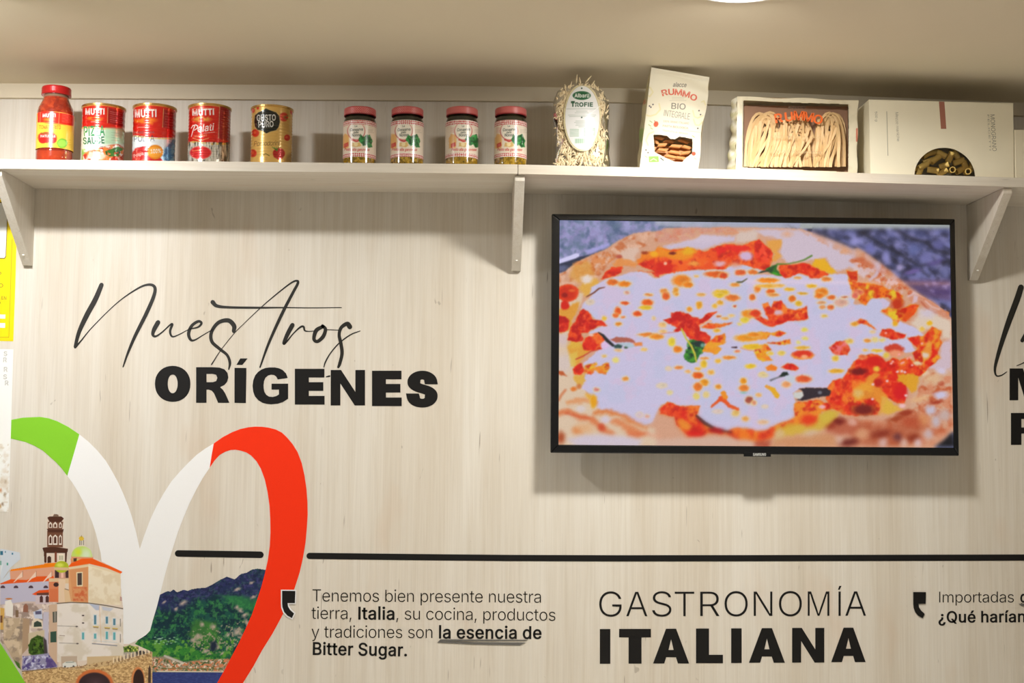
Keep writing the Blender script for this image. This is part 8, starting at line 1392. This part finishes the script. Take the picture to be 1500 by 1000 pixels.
    # white block
    cv.poly(c(322, 556, 400, 548, 500, 550, 600, 566, 694, 582, 698, 860, 322, 882), (230, 222, 214), .8); cv.mottle(c(322, 556, 500, 550, 694, 582, 698, 860, 322, 882), [(216, 206, 190)], 14, 3, .45, .62); cv.line(c(322, 552, 400, 546, 500, 550, 600, 564, 694, 582), 1.4, (96, 84, 72)); cv.poly(c(500, 552, 560, 562, 560, 590, 540, 590), (170, 180, 206), 1.2, .8); cv.poly(c(572, 568, 640, 580, 620, 596, 580, 590), (190, 196, 214), 1.2, .8); cv.line(c(560, 568, 570, 770), .7, (214, 170, 120), .8, .8)
    for a, b, h in [(536, 644, 60), (602, 646, 46), (644, 656, 44), (536, 736, 36), (602, 732, 50), (644, 736, 50), (468, 735, 46)]: cv.poly(c(a - 10, b - h / 2, a + 10, b - h / 2, a + 10, b + h / 2, a - 10, b + h / 2), (206, 216, 222), .6); cv.poly(c(a - 6, b - h / 2 + 4, a + 6, b - h / 2 + 4, a + 6, b + h / 2 - 4, a - 6, b + h / 2 - 4), (84, 130, 150) if b < 700 else (96, 170, 176), .6)
    for a, b in [(540, 682), (604, 688), (648, 692)]: cv.line(c(a - 14, b, a + 14, b + 2), 1.4, (206, 180, 80)); cv.line(c(a - 12, b + 5, a + 12, b + 7), .9, (120, 90, 80))
    for a, b in [(468, 620), (468, 662), (432, 682), (436, 778)]: cv.ell(*c(a, b)[0], 1.8, 1, (70, 60, 60), soft=.5)
    cv.line(c(324, 678, 436, 682), .6, (130, 120, 110)); cv.line(c(334, 774, 438, 778), .6, (130, 120, 110)); cv.line(c(520, 778, 658, 790), 1.3, (130, 130, 140)); cv.line(c(520, 762, 660, 772), .6, (190, 200, 206)); cv.line(c(336, 732, 364, 734), .6, (130, 100, 90)); cv.line(c(678, 640, 678, 680), 1, (120, 116, 110)); cv.line(c(678, 726, 678, 770), 1, (120, 116, 110)); cv.poly(c(676, 512, 692, 518, 690, 536, 676, 538), (190, 150, 140), .8)
    # terrace and viaduct
    cv.poly(c(696, 826, 760, 822, 860, 826, 850, 850, 696, 862), (170, 160, 150), 1); cv.poly(c(696, 800, 730, 786, 780, 800, 776, 824, 700, 826), (96, 130, 50), 1.4, 1, 1); cv.mottle(c(696, 795, 780, 795, 776, 826, 700, 826), [(50, 70, 26), (206, 210, 110)], 2.6, 4, .5, .6); cv.ell(*c(792, 832)[0], 6, 3.4, (36, 38, 46), soft=.5, warp=1)
    cv.poly(c(344, 850, 434, 848, 436, 900, 346, 906), (190, 170, 150), .8); cv.poly(c(490, 852, 690, 846, 700, 880, 490, 900), (206, 180, 140), .9)
    via = c(120, 934, 322, 912, 450, 916, 600, 890, 720, 870, 800, 850, 856, 826, 860, 1010, 140, 1010); cv.poly(via, (196, 160, 110), .8); cv.mottle(via, [(160, 124, 80), (222, 190, 136)], 2.6, 5, .5, .62, sy=1.6); cv.poly(c(322, 912, 450, 906, 600, 876, 720, 862, 856, 824, 856, 836, 720, 884, 600, 902, 450, 924, 322, 924), (206, 176, 130), .8); cv.mottle(c(322, 912, 600, 880, 856, 824, 856, 850, 600, 905, 322, 926), [(150, 116, 80)], 2, 8, .52, .6)
    for k in range(11): a = 640 + k * 20; b = 884 - k * 5.4; cv.line(c(a, b, a, b - 26), 1.6, (232, 214, 180), .7); cv.line(c(a + 8, b - 4, a + 8, b - 18), 1.4, (120, 100, 80), .7, .8)
    cv.line(c(120, 936, 320, 916), .9, (90, 80, 70)); cv.ell(*c(532, 1010)[0], 27.6, 22.6, (206, 112, 60), soft=.1, warp=.6); cv.ell(*c(532, 1014)[0], 23.6, 19, (56, 40, 44), soft=.1); cv.ell(*c(540, 1000)[0], 12, 8, (84, 60, 66), soft=.9, a=.6)
    cv.ell(*c(778, 985)[0], 9.8, 19.6, (212, 134, 80), soft=.12); cv.ell(*c(781, 992)[0], 8, 18, (52, 34, 30), soft=.12); cv.poly(c(834, 1000, 836, 920, 843, 896, 850, 920, 850, 1000), (70, 52, 44), .8)
    cv.poly(c(352, 892, 370, 880, 404, 876, 428, 884, 434, 904, 390, 912, 354, 912), (222, 222, 216), 1); cv.line(c(372, 884, 416, 882), 1.4, (130, 140, 130), .8, .8); cv.ell(*c(366, 908)[0], 1.4, 1.4, (90, 90, 90)); cv.ell(*c(414, 906)[0], 1.4, 1.4, (90, 90, 90)); cv.poly(c(80, 870, 110, 890, 118, 930, 96, 910), (70, 110, 40), 1.6)
def k_ch(cv):
    i = np.arange(len(cv.x)); m = np.zeros(len(cv.x))
    for q in CH: m = np.maximum(m, cv.mask([q], i, .01))
    return (m > .5) & (cv.y < 1003)
A, B, C, Dd = [P(a, b, -.0009) for a, b in ((-2, 748), (226, 748), (226, 1006), (-2, 1006))]
grid_surface('church_print', quad_grid(A, B, C, Dd, 480, 540), M['print'], t, p_ch, (222, 206, 190), keep=k_ch)
